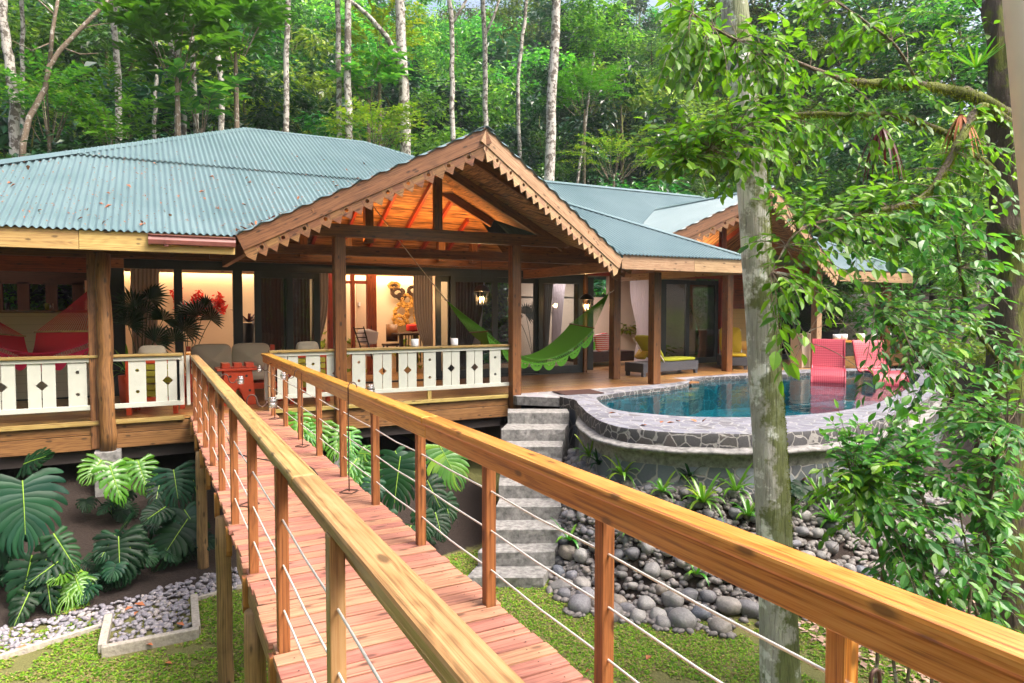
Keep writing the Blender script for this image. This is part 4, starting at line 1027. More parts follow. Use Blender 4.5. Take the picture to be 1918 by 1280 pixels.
def cut_plant(name, root, leaves, mat, label, cat, group=None):
    """leaves: (base px, tip px, Y, width, nl, gap, mat)"""
    o = wthing(name, label, cat, root, group)
    for lf in leaves:
        (bx, by), (tx, ty), Y, W, nl, gap, m = lf[:7]; W *= .84
        b, t = atY(bx, by, Y), atY(tx, ty, Y - (lf[7] if len(lf) > 7 else .25)); t = b.lerp(t, .92); mb = MB()
        nr = (EYE - b).normalized() + V((r4.uniform(-.2, .2), 0, .7)); rib = lobed(mb, b, t, nr, W, nl, gap)
        lo = mb.build('leaf', MAT[m or mat], o, smooth=True); ro = rib.build('midrib', MAT['midrib'], lo)
        mb = MB(); r0 = V(root); mid_ = r0.lerp(b, .5) + V((0, .15, .25)); pts = []
        for k in range(9): s = k / 8; pts.append(r0 * (1 - s) ** 2 + mid_ * 2 * s * (1 - s) + b * s * s)
        mb.tube(pts, [.014 - .001 * k for k in range(9)], 6); mb.build('stem', MAT['midrib'] if m == 'leaf_lime' else MAT['leaf_dark'], o, smooth=True)
    for q in range(6):      # smaller leaves low in the clump
        b = V(root) + V((r4.uniform(-.35, .35), r4.uniform(-.3, .1), r4.uniform(.12, .35))); t = b + V((r4.uniform(-.22, .22), -.1, -.1)) ; mb = MB(); rib = lobed(mb, b, t, V((0, -.5, 1)), r4.uniform(.2, .3), 7, r4.choice((.2, .45))); lo = mb.build('leaf', MAT['leaf_dark'], o, smooth=True); rib.build('midrib', MAT['leaf_dark'], lo)
        mb = MB(); mb.tube([V(root), V(root).lerp(b, .6) + V((0, 0, .1)), b], [.01, .008, .006], 5); mb.build('stem', MAT['leaf_dark'], o, smooth=True)
    return o
D_, Lm = 'leaf_dark', 'leaf_lime'
gl_ = 'cut-leaf plants under the verandah'
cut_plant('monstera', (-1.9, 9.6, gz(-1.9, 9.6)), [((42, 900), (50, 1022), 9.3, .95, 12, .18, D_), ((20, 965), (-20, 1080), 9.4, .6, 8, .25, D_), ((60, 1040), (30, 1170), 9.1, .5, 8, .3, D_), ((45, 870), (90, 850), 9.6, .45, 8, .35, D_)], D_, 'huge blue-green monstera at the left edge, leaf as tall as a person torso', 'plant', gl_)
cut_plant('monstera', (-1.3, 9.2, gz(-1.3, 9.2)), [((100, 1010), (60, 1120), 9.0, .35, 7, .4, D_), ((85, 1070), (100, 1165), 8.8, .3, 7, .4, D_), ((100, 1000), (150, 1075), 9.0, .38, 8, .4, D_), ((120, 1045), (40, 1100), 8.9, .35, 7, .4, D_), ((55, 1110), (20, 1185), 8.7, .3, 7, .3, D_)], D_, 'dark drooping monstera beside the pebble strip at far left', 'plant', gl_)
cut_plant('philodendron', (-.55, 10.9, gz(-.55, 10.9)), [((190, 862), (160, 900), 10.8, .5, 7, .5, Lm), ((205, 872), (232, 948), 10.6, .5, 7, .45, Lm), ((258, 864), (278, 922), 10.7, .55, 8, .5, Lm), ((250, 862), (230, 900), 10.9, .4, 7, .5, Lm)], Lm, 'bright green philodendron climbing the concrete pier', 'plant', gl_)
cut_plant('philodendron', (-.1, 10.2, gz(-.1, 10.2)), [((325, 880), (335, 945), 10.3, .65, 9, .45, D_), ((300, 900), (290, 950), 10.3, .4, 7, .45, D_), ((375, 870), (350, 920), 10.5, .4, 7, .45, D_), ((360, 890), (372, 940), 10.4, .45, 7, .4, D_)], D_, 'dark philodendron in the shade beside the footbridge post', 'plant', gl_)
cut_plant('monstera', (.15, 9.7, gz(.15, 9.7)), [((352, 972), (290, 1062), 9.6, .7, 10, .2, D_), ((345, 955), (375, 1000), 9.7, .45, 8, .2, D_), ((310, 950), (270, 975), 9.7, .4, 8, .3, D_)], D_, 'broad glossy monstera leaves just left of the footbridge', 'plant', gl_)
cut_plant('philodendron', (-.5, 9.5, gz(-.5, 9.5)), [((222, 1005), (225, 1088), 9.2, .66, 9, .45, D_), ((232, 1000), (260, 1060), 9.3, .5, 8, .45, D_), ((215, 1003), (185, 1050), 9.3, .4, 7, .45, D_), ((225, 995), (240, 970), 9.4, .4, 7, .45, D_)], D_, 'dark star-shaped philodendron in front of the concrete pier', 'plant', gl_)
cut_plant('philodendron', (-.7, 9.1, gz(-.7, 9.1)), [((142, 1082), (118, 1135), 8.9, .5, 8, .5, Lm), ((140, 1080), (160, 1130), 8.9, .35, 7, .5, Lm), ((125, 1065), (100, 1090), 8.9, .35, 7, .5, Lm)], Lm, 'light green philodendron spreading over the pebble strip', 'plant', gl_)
gr_ = 'cut-leaf plants right of the footbridge'
cut_plant('philodendron', (2.1, 10.3, gz(2.1, 10.3)), [((560, 775), (550, 840), 10.2, .45, 8, .5, Lm), ((600, 790), (585, 850), 10.2, .5, 8, .5, Lm), ((640, 800), (625, 860), 10.1, .55, 8, .5, Lm), ((560, 800), (600, 830), 10.2, .45, 8, .5, 'leaf_bush'), ((655, 810), (660, 870), 10., .4, 8, .5, 'leaf_bush')], Lm, 'bright green philodendron poking up beside the bridge railing', 'plant', gr_)
cut_plant('philodendron', (2.3, 9.4, gz(2.3, 9.4)), [((672, 858), (660, 930), 9.3, .6, 9, .5, 'leaf_bush'), ((680, 858), (705, 925), 9.3, .55, 9, .5, 'leaf_bush'), ((668, 860), (640, 900), 9.3, .4, 8, .5, 'leaf_bush'), ((672, 850), (700, 850), 9.4, .4, 7, .5, 'leaf_bush')], D_, 'feathery grey-green philodendron behind the third railing post', 'plant', gr_)
cut_plant('monstera', (2.9, 9.3, gz(2.9, 9.3)), [((750, 855), (735, 960), 9.1, .8, 11, .22, D_), ((740, 845), (765, 900), 9.3, .4, 7, .2, D_), ((780, 850), (775, 905), 9.3, .4, 8, .25, D_), ((700, 900), (690, 960), 9.0, .4, 7, .3, D_)], D_, 'tall monstera with a yellow midrib right of the bridge', 'plant', gr_)
cut_plant('monstera', (3.4, 9.6, gz(3.4, 9.6)), [((822, 833), (862, 905), 9.4, .85, 11, .15, 'leaf_bush'), ((810, 835), (815, 890), 9.5, .5, 8, .2, D_)], D_, 'large pale monstera leaf nearest to the stone stair', 'plant', gr_)
cut_plant('monstera', (3.0, 8.7, gz(3.0, 8.7)), [((800, 900), (830, 960), 8.8, .5, 8, .3, D_), ((830, 930), (845, 975), 8.8, .42, 7, .3, D_), ((815, 960), (830, 1010), 8.6, .42, 8, .3, D_), ((790, 960), (800, 1010), 8.6, .4, 7, .3, D_), ((770, 985), (760, 1020), 8.4, .4, 7, .3, D_), ((720, 960), (720, 1015), 8.5, .4, 7, .3, D_)], D_, 'dark low monstera thicket in front of the stair', 'plant', gr_)
cut_plant('calathea', (7.2, 6.1, gz(7.2, 6.1)), [((1540, 958), (1520, 1000), 6.2, .16, 5, .02, Lm), ((1560, 965), (1600, 990), 6.2, .2, 5, .02, Lm), ((1565, 985), (1562, 1040), 6.1, .2, 5, .02, Lm), ((1620, 1000), (1635, 1035), 6.1, .2, 5, .02, Lm)], Lm, 'young plant with broad pale leaves beside the boulders', 'plant')

# fan palms in pots
def fan(mb, c, nrm, up, rad, n=18, span=3.6):
    nrm = nrm.normalized(); up = (up - nrm * up.dot(nrm)).normalized(); s = up.cross(nrm)
    for k in range(n):
        a = -span / 2 + span * k / (n - 1); d = up * math.cos(a) + s * math.sin(a); q = d.cross(nrm); L = rad * (1 - .12 * abs(a)) * r4.uniform(.9, 1.05); wv = span / n * .5
        m_ = c + d * L * .6; t = c + d * L - nrm * L * .14 - V((0, 0, L * .1))
        mb.face([c, m_ + q * wv * L * .6 - nrm * .02, m_ + nrm * .015, c]); mb.face([c, m_ + nrm * .015, m_ - q * wv * L * .6 - nrm * .02, c])
        mb.face([m_ + q * wv * L * .6 - nrm * .02, t, m_ + nrm * .015]); mb.face([m_ + nrm * .015, t, m_ - q * wv * L * .6 - nrm * .02])
def palm(root, lst, label, Y, mat='leaf_palm', pot='orange'):
    o = wthing('potted_palm', label, 'potted palm', root)
    mb = MB(); mb.lathe([(0, 0), (.13, 0), (.19, .38), (.16, .38), (.15, .33), (0, .33)], root, 18); mb.build('pot', MAT[pot], o, smooth=True)
    for (px, py), r, yy in lst:
        c = atY(px, py, yy); mb = MB(); fan(mb, c, (EYE - c).normalized() + V((r4.uniform(-.7, .7), 0, r4.uniform(-.1, .8))), V((r4.uniform(-.9, .9), 0, r4.uniform(.2, 1))), r); mb.build('frond', MAT[mat], o)
        mb = MB(); b = V(root) + V((0, 0, .35)); pts = [b.lerp(c, t) + V((0, 0, .12 * math.sin(t * 3.1))) for t in (0, .25, .5, .75, 1)]; mb.tube(pts, .007, 5); mb.build('stalk', MAT['leaf_dark'], o)
    return o
palm(tuple(atY(262, 600, 13.5).xy) + (0,), [((250, 575), .42, 13.3), ((280, 560), .42, 13.5), ((305, 600), .40, 13.4), ((240, 610), .38, 13.2), ((290, 640), .40, 13.2), ((268, 590), .40, 13.6)], 'dark fan palm in a red pot behind the white balustrade', 13.5)
palm(tuple(atY(350, 600, 14.2).xy) + (0,), [((370, 592), .42, 14.2), ((395, 600), .36, 14.0), ((345, 620), .42, 14.), ((325, 640), .40, 14.), ((385, 575), .3, 14.4), ((350, 590), .36, 14.3)], 'broad dark fan palm beside the taupe sofa', 14.2)
palm(tuple(atY(998, 600, 16).xy) + (0,), [((985, 590), .42, 16), ((1015, 578), .45, 15.9), ((1000, 600), .42, 16.1), ((972, 600), .36, 16)], 'indoor fan palm silhouetted behind the glass doors', 16, pot='porcelain')
o = rosette('spider_plant', tuple(atY(240, 660, 13).xy) + (.55,), 16, .55, .04, 'leaf_brom', 'strappy green potted plant between log post and orange chair', 'plant')
mb = MB(); mb.lathe([(0, -.55), (.13, -.55), (.16, 0), (0, 0)], (0, 0, 0), 14); mb.build('pot', MAT['orange'], o, smooth=True)
o = rosette('purple_plant', tuple(atY(466, 600, 15.6).xy) + (1.35,), 18, .6, .06, 'leaf_purple', 'purple-leaved plant seen through the narrow door opening', 'plant', tilt=.6)
mb = MB(); mb.lathe([(0, -1.35), (.16, -1.35), (.12, 0), (0, 0)], (0, 0, 0), 14); mb.build('pot', MAT['black'], o, smooth=True)
# ---------------------------------------------------------------- things on the verandah
def cushion(mb, c, ax, ay, az, n=8):
    """pillow: superellipsoid between half axes"""
    c, ax, ay, az = V(c), V(ax), V(ay), V(az); rows = []
    for i in range(n + 1):
        t = -1 + 2 * i / n; row = []
        for j in range(20):
            p = 2 * math.pi * j / 20; cx, sx = math.cos(p), math.sin(p); q = lambda v, e: math.copysign(abs(v) ** e, v)
            k = max(0, 1 - abs(t) ** 3.2) ** .45
            row.append(c + ax * q(cx, .38) * (.93 + .07 * k) * (k if abs(t) > .99 else 1 - .12 * (1 - k)) + ay * q(sx, .38) * (.93 + .07 * k) * (k if abs(t) > .99 else 1 - .12 * (1 - k)) + az * t * (1 - .2 * (1 - (1 - abs(q(cx, .38)) ** 4) * (1 - abs(q(sx, .38)) ** 4))))
        rows.append(row)
    mb.grid(rows, True); mb.face(rows[0][::-1]); mb.face(rows[-1])
# sofa
sx0, sx1, sy = .62, 2.02, 14.0
sofa = wthing('sofa', 'taupe two-seat sofa with red frame facing the footbridge', 'sofa', (1.3, 13.8, 0))
for c in (.97, 1.67):
    mb = MB(); cushion(mb, (c, 14.05, .72), (.35, 0, 0), (0, -.03, .27), (0, -.11, -.02)); mb.build('back_cushion', MAT['sofa'], sofa, smooth=True)
    mb = MB(); cushion(mb, (c, 13.65, .40), (.35, 0, 0), (0, .32, 0), (0, 0, .10)); mb.build('seat_cushion', MAT['sofa'], sofa, smooth=True)
mb = MB(); mb.box(sx0 - .04, sx1 + .02, 13.3, 14.2, .18, .29); mb.build('seat_frame', MAT['orange'], sofa, bevel=.006)
for x in (sx0 - .08, sx1 + .02):
    mb = MB(); mb.box(x, x + .08, 14.12, 14.2, 0, .95); mb.build('rear_leg', MAT['orange'], sofa, bevel=.006)
    mb = MB(); mb.box(x, x + .08, 13.3, 13.38, 0, .5); mb.build('front_leg', MAT['orange'], sofa, bevel=.006)
# carved red stool-table
c = V((1.28, 12.75, 0)); tb = wthing('side_table', 'orange-red carved side table with splayed legs at the bridge end', 'table', c)
mb = MB(); mb.box(c.x - .34, c.x + .34, 12.47, 13.03, .60, .635); mb.build('table_top', MAT['orange'], tb, bevel=.006)
mb = MB()
for i in range(3): mb.box(c.x - .25 + i * .19, c.x - .25 + i * .19 + .13, 12.6, 12.9, .636, .72)
mb.box(c.x - .26, c.x + .26, 12.62, 12.88, .637, .655); mb.build('top_blocks', MAT['orange'], tb, bevel=.004)
for y in (12.52, 12.95):
    mb = MB(); mb.prism([(-.28, 0), (-.13, 0), (-.02, .30), (.02, .30), (.13, 0), (.28, 0), (.22, .60), (-.22, .60)], (c.x, y, 0), (1, 0, 0), (0, 0, 1), (0, 1, 0), .035); mb.build('splayed_leg', MAT['orange'], tb)
    for dx, dz in ((-.13, .5), (.13, .5), (-.18, .25), (.18, .25)):
        mb = MB(); mb.tube([(c.x + dx, y - .004, dz), (c.x + dx, y + .02, dz)], .022, 12); mb.build('dark_inlay', MAT['dark'], tb)
# red and yellow plank chairs
def plank_chair(x, y, rz, label):
    o = thing('plank_chair', label, 'chair', (x, y, 0), 'orange and yellow plank chairs', rz)
    for sx in (-1, 1):
        for nm, yy, h in (('rear_leg', -.28, .88), ('front_leg', .28, .55)):
            mb = MB(); mb.box(sx * .33 - .035, sx * .33 + .035, yy - .035, yy + .035, 0, h); mb.build(nm, MAT['orange'], o, bevel=.005)
        mb = MB(); mb.box(sx * .33 - .06, sx * .33 + .06, -.3, .34, .55, .58); mb.build('armrest', MAT['orange'], o, bevel=.005)
    for k in range(5):
        mb = MB(); mb.box(-.29, .29, -.30, -.275, .28 + k * .105, .28 + k * .105 + .085); mb.build('back_slat', MAT['olive'], o, bevel=.004)
    mb = MB(); mb.box(-.30, .30, -.31, -.27, .80, .90); mb.build('top_rail', MAT['orange'], o, bevel=.004)
    mb = MB(); mb.box(-.30, .30, -.31, -.27, .18, .27); mb.build('bottom_rail', MAT['orange'], o, bevel=.004)
    for k in range(5):
        mb = MB(); mb.box(-.29, .29, -.24 + k * .115, -.24 + k * .115 + .1, .36, .38); mb.build('seat_slat', MAT['olive'], o, bevel=.004)
    mb = MB(); cushion(mb, (0, .02, .43), (.28, 0, 0), (0, .27, 0), (0, 0, .05)); mb.build('seat_cushion', MAT['sofa'], o, smooth=True)
    mb = MB(); cushion(mb, (0, -.2, .78), (.20, 0, 0), (0, 0, .30), (0, .09, 0)); mb.build('back_cushion', MAT['sofa'], o, smooth=True)
    return o
plank_chair(.03, 12.35, R(-12), 'orange and yellow plank chair left of the footbridge, taupe cushion showing above the rail')
plank_chair(2.38, 12.6, R(10), 'orange and yellow plank chair right of the footbridge, behind the porch post')
# white cups on the balustrade
for px, lab in ((777, 'white cup on the balustrade cap, left of the pair'), (851, 'white cup on the balustrade cap, nearer the green hammock')):
    p = atY(px, 640, 11.67); o = thing('white_cup', lab, 'cup', (p.x, 11.67, .975), 'white cups on the balustrade')
    mb = MB(); mb.lathe([(0, 0), (.062, 0), (.066, .03), (.068, .135), (.062, .135), (.058, .02), (0, .018)], seg=20); mb.build('bowl', MAT['porcelain'], o, smooth=True)
# shepherd hooks along the footbridge
def hook(base, label, sgn, top=.90):
    o = thing('lantern_hook', label, 'lantern hook', base, 'iron lantern hooks standing on the footbridge')
    mb = MB(); pts = [(0, 0, .01), (0, 0, .4), (0, 0, top - .06)]
    for k in range(7): t = math.pi - math.pi * k / 6; pts.append((sgn * (.04 + .04 * math.cos(t)), 0, top - .05 + .05 * math.sin(t)))
    for k in range(1, 7): t = math.pi + math.pi * k / 6; pts.append((sgn * (.12 + .04 * math.cos(t)), 0, top - .06 + .045 * math.sin(t)))
    mb.tube(pts, .0055, 7); mb.build('rod', MAT['iron'], o, smooth=True)
    mb = MB(); a = .085; q = [(a, 0, .008), (0, a, .008), (-a, 0, .008), (0, -a, .008), (a, 0, .008)]
    for u, v_ in zip(q, q[1:]): mb.tube([u, v_], .005, 6)
    mb.build('foot', MAT['iron'], o)
    j = V((sgn * .205, 0, top - .075)); mb = MB(); mb.lathe([(0, -.045), (.03, -.045), (.036, -.03), (.036, .02), (.028, .03), (.028, .04), (.034, .04), (.034, .045), (0, .045)], j, 14); jar = mb.build('jar', MAT['jar'], o, smooth=True)
    mb = MB(); mb.lathe([(.0375, -.0), (.040, -.0), (.040, .006), (.0375, .006)], j, 14); mb.tube([j + V((-sgn * .045, 0, .002)), j + V((-sgn * .036, 0, .002))], .004, 6); mb.build('ring', MAT['iron'], jar)
    mb = MB(); mb.lathe([(0, -.04), (.02, -.04), (.02, -.005), (0, -.005)], j, 10); mb.build('candle', MAT['porcelain'], jar, smooth=True)
for b, s_, lab, tp in (((.68, 6.05, 0), 1, 'iron lantern hook on the left side of the bridge, nearest the camera', .93), ((.66, 8.24, 0), 1, 'iron lantern hook on the left side of the bridge, farther one', .92), ((1.53, 6.07, 0), 1, 'iron lantern hook on the right side of the bridge, nearest the camera', .99), ((1.56, 8.39, 0), -1, 'iron lantern hook on the right side of the bridge, middle one', .93), ((1.59, 10.69, 0), -1, 'iron lantern hook on the right side of the bridge, beside the white gate board', .84)):
    hook(b, lab, s_, tp)
# cord on the planks, crook in the grass, door mat
mb = MB(); mb.tube([atZ(x, y, .006) for x, y in ((426, 820), (436, 842), (452, 852), (470, 857), (500, 862), (540, 868), (575, 872), (586, 878), (595, 890))], .006, 6)
tag(mb.build('cord', MAT['black'], smooth=True), 'thin black cord snaking across the pink planks', 'cord')
p = atD(1645, 1262, 2.2); mb = MB(); mb.tube([(p.x - .022, p.y + .01, -1.8), (p.x - .022, p.y + .01, -.2), (p.x - .022, p.y + .01, p.z - .03)] + [(p.x - .022 * math.cos(math.pi * k / 8), p.y + .01, p.z - .02 + .028 * math.sin(math.pi * k / 8)) for k in range(9)] + [(p.x + .026, p.y + .01, p.z - .07), (p.x + .045, p.y, p.z - .09), (p.x + .065, p.y, p.z - .07)], .0065, 8)
tag(mb.build('garden_hook', MAT['iron'], smooth=True), 'dark iron crook standing outside the railing at lower right', 'hook')
a = [atZ(x, y, .022) for x, y in ((1034, 734), (1105, 730), (1132, 737), (1060, 741))]
mb = MB(); mb.face(a); mb.face([p + V((0, 0, .012)) for p in a])
for i in range(4): mb.face([a[i], a[(i + 1) % 4], a[(i + 1) % 4] + V((0, 0, .012)), a[i] + V((0, 0, .012))])
tag(mb.build('door_mat', MAT['curtain_dark']), 'thin brown mat lying at the top of the stair', 'mat')

# ---------------------------------------------------------------- hammocks
def hammock(name, label, barL, barR, apL, apR, sag, mat, fringe, rope_to=None, hook_to=None, rows_=26, fr_d=.16, barm='brown'):
    """barL/barR: (near point, far point)"""
    o = wthing(name, label, 'hammock', (barL[0] + barR[0]) / 2 - V((0, 0, 1)))
    n = 28; grid = []
    for i in range(n + 1):
        u = i / n; N_, F_ = barL[0].lerp(barR[0], u), barL[1].lerp(barR[1], u); row = []
        for j in range(13):
            v = j / 12; p = N_.lerp(F_, v); s_ = 4 * u * (1 - u); p = p - V((0, 0, s_ * (sag + .10 * math.sin(math.pi * v)) + .0))
            row.append(p)
        grid.append(row)
    mb = MB(); mb.grid(grid); mb.build('bed', MAT[mat], o, smooth=True)
    for (nr, fr_), ap in ((barL, apL), (barR, apR)):
        mb = MB(); mb.tube([nr + (nr - fr_) * .03, fr_ + (fr_ - nr) * .03], .014, 8); mb.build('spreader_bar', MAT[barm], o, smooth=True)
        mb = MB()
        for k in range(rows_):
            b = nr.lerp(fr_, k / (rows_ - 1)); mb.tube([b, b.lerp(ap, .5) - V((0, 0, .015)), ap], .0042, 4, cap=False)
        # webbing between bar and bed
        mb.build('strings', MAT[mat], o)
        mb = MB(); mb.tube([ap + (ap - nr) * .04, ap, ap + (nr - ap) * .06], [.012, .02, .012], 8); mb.build('knot', MAT['rope'], o, smooth=True)
    # crocheted edge with scallops on the near side
    mb = MB(); edge = [g_[0] for g_ in grid]; m_ = 7
    for k in range(n):
        a, b = edge[k], edge[k + 1]; 
        for q in (0, .5):
            p, r_ = a.lerp(b, q), a.lerp(b, q + .5); dn = V((0, .012, .085)); e = V((0, 0, .016))
            mb.face([p, p + e * -1, r_ - dn - e, r_ - dn]); mb.face([r_, r_ - e, p - dn - e, p - dn])
        for z0, z1 in ((.085, .105), (.0, .014)): mb.face([a - V((0, .012, z0)), b - V((0, .012, z0)), b - V((0, .012, z1)), a - V((0, .012, z1))])
    sc_n = fringe
    for k in range(sc_n):
        u0, u1 = k / sc_n, (k + 1) / sc_n
        def E(u):
            f = u * n; i = min(n - 1, int(f)); return edge[i].lerp(edge[i + 1], f - i) - V((0, .014, .10))
        top = [E(u0 + (u1 - u0) * t / 8) for t in range(9)]
        for t in range(8):
            f = lambda s: fr_d * math.sin(math.pi * s / 8) ** .6
            for lo, hi in ((.0, .25 if t % 2 else .7), (.35, 1.0)):
                mb.face([top[t] - V((0, 0, f(t) * lo)), top[t + 1] - V((0, 0, f(t + 1) * lo)), top[t + 1] - V((0, 0, f(t + 1) * hi)), top[t] - V((0, 0, f(t) * hi))])
    mb.build('scalloped_fringe', MAT[mat if mat != 'redrope' else 'pinkrope'], o)
    for ap, t in ((apL, rope_to), (apR, hook_to)):
        if t is not None: mb = MB(); mb.tube([ap, ap.lerp(t, .5) - V((0, 0, .02)), t], .010, 6); mb.build('rope', MAT['rope'], o, smooth=True)
    return o, grid
hammock('green_hammock', 'bright green crochet hammock with scalloped fringe slung across the porch', (atY(912, 621, 12.5), atY(880, 623, 13.3)), (atY(1112, 615, 12.6), atY(1068, 607, 13.4)), atY(835, 562, 12.8), atY(1141, 549, 13.1), .62, 'greenrope', 8, atY(700, 388, 12.8), V((9.60, 13.12, 2.12)))
mb = MB(); p = atY(1113, 618, 12.58); mb.tube([p, p - V((0, 0, .25))], .003, 4); mb.lathe([(0, -.45), (.028, -.44), (.02, -.28), (.0, -.25)], p, 8); o = mb.build('hammock_tassel', MAT['greenrope'], bpy.data.objects['green_hammock'])
hammock('red_hammock', 'crimson crochet hammock hanging beside the log post', (atY(205, 620, 12.1), atY(68, 622, 12.7)), (atY(-60, 622, 13.3), atY(45, 630, 13.9)), atY(180, 532, 12.3), atY(-70, 560, 13.8), .33, 'redrope', 7, V((-.55, 12.0, 2.3)), V((-3.2, 14.6, 2.0)), 30, .2, 'cap')
# ---------------------------------------------------------------- porch lanterns
def lantern(px, py, Y, label):
    c = atY(px, py, Y); o = wthing('hanging_lantern', label, 'lantern', c, 'iron lanterns hanging in the porch')
    mb = MB(); mb.lathe([(.0, .17), (.04, .165), (.11, .13), (.17, .06), (.19, .03), (.19, .02), (0, .02)], c, 12); mb.build('dome', MAT['black'], o, smooth=True)
    mb = MB(); mb.lathe([(0, -.30), (.12, -.30), (.12, -.28), (0, -.28)], c, 12); mb.build('base', MAT['black'], o)
    for k in range(6):
        a = math.pi * k / 3 + .3; mb = MB(); mb.tube([c + V((.17 * math.cos(a), .17 * math.sin(a), .02)), c + V((.115 * math.cos(a), .115 * math.sin(a), -.28))], .006, 5); mb.build('strut', MAT['black'], o)
    for k in range(3):
        a = 2.1 * k; mb = MB(); b = c + V((.045 * math.cos(a), .045 * math.sin(a), -.28)); mb.lathe([(0, 0), (.014, 0), (.014, .12), (0, .12)], b, 8); cd_ = mb.build('candle', MAT['porcelain'], o, smooth=True)
        mb = MB(); mb.lathe([(0, .12), (.013, .135), (.012, .155), (0, .185)], b, 8); mb.build('bulb', MAT['bulb'], cd_, smooth=True)
    mb = MB(); mb.tube([c + V((0, 0, .16)), c + V((0, 0, 2.75 - c.z))], .005, 5); mb.build('chain', MAT['black'], o)
    l = bpy.data.lights.new('lantern_light', 'POINT'); lo = bpy.data.objects.new('lantern_light', l); col.objects.link(lo); l.energy = 12; l.color = (1, .6, .25); l.shadow_soft_size = .06; lo.location = c + V((0, 0, -.12))
    lo.parent = o; lo.matrix_parent_inverse = Matrix.Translation(-c)
lantern(902, 548, 13.6, 'domed iron lantern with candle bulbs left of the porch post')
lantern(1099, 563, 14.2, 'tall iron lantern with glowing bulbs by the corner of the wall')

# ---------------------------------------------------------------- curtains
def curtain(name, x0, x1, xb0, xb1, y, z0, z1, mat, label, tie=None, folds=9, group=None):
    n = folds * 6; rows = []
    for i in range(15):
        t = i / 14; z = z1 + (z0 - z1) * t
        if tie: 
            k = math.exp(-((t - tie) / .3) ** 2) if t < tie else math.exp(-((t - tie) / .5) ** 2)
            a = x0 + (xb0 - x0) * k; b = x1 + (xb1 - x1) * k
        else: a = x0 + (xb0 - x0) * t; b = x1 + (xb1 - x1) * t
        rows.append([V((a + (b - a) * j / n, y + .035 * math.sin(2 * math.pi * j / 6 + .5 * math.sin(t * 3)), z)) for j in range(n + 1)])
    mb = MB(); mb.grid(rows); return tag(mb.build(name, MAT[mat], smooth=True), label, 'curtain', group)
curtain('curtain', -.36, .14, -.36, .02, WY + .15, .05, 2.45, 'curtain_grey', 'grey curtain at the left door opening behind the fan palm', None, 7)
curtain('curtain', 3.06, 3.42, 3.02, 3.16, WY + .2, .05, 2.45, 'curtain_grey', 'narrow beige curtain just left of the gable porch post', .8, 5)
curtain('curtain', 5.36, 5.84, 5.68, 5.84, WY + .2, .05, 2.45, 'curtain_grey', 'grey curtain tied back beside the gold wall sculpture', .85, 7)
curtain('curtain', 2.62, 3.05, 2.62, 3.05, WY + .35, .05, 2.42, 'curtain_dark', 'dark curtain beside the narrow beige curtain', None, 6)
curtain('curtain', 2.0, 2.6, 2.0, 2.58, WY + .3, .05, 2.42, 'curtain_dark', 'dark curtain behind the sliding doors above the sofa', None, 8)
curtain('curtain', 6.42, 7.2, 6.5, 6.85, WY + .3, .05, 2.42, 'curtain_dark', 'sheer brown curtain behind the doors and the left end of the green hammock', .8, 9)
curtain('curtain', 8.66, 9.2, 8.66, 9.0, WY + .3, .05, 2.42, 'curtain_grey', 'grey curtain behind the last glass door of the porch', None, 8)
curtain('curtain', 7.25, 7.8, 7.25, 7.6, 16.4, .05, 2.5, 'curtain_white', 'pale pink curtain inside the room behind the porch lantern', None, 8)
curtain('curtain', xq(1186), xq(1222), xq(1200), xq(1222), QY + .15, .03, 2.5, 'curtain_white', 'white curtain tied back beside the sun lounger', .62, 8)
curtain('curtain', xq(1303), xq(1336), xq(1322), xq(1336), QY + .22, .1, 2.4, 'curtain_peach', 'peach curtain gathered behind the glass door of the bedroom', .72, 9)
curtain('curtain', xq(1110), xq(1136), xq(1108), xq(1122), 17.6, .2, 2.6, 'net', 'pale bed net curtain hanging over the bedroom bed', None, 7)
curtain('curtain', 19.0, 19.5, 19.2, 19.5, 13.4, .03, 2.6, 'curtain_white', 'white curtain at the far right end of the pool deck', .7, 6)
# bedroom bed, pillow
bd = wthing('bed', 'low dark bed with pale mattress in the open bedroom', 'bed', (11.3, 17, 0))
x0, x1 = atY(1085, 600, 16.4).x, atY(1185, 600, 16.4).x
mb = MB(); mb.box(x0, x1, 16.3, 18.0, .12, .42); mb.build('bed_frame', MAT['darkwood'], bd, bevel=.02)
mb = MB(); mb.box(x0 + .05, x1 - .9, 16.35, 18.0, .425, .8); mb.build('mattress', MAT['curtain_white'], bd, bevel=.05)
g = G('chevron_red'); c_ = g.coord('Object', (30, 30, 30)); sx_ = g.n('SeparateXYZ', {0: c_}); w_ = g.math('ADD', sx_.outputs[2], g.math('ABSOLUTE', g.math('SUBTRACT', g.math('FRACT', g.math('MULTIPLY', sx_.outputs[0], .35)), .5)))
g.P(Base_Color=g.mix(g.math('GREATER_THAN', g.math('FRACT', g.math('MULTIPLY', w_, .6)), .5), (.6, .01, .02), (.8, .7, .7)), Roughness=.9); MAT['chevron'] = g.m
mb = MB(); p = atY(1128, 641, 15.9); cushion(mb, p, (.24, 0, .04), (-.04, .03, .24), (0, -.09, 0)); tag(mb.build('cushion', MAT['chevron'], smooth=True), 'red and white zigzag cushion on the bed', 'cushion')
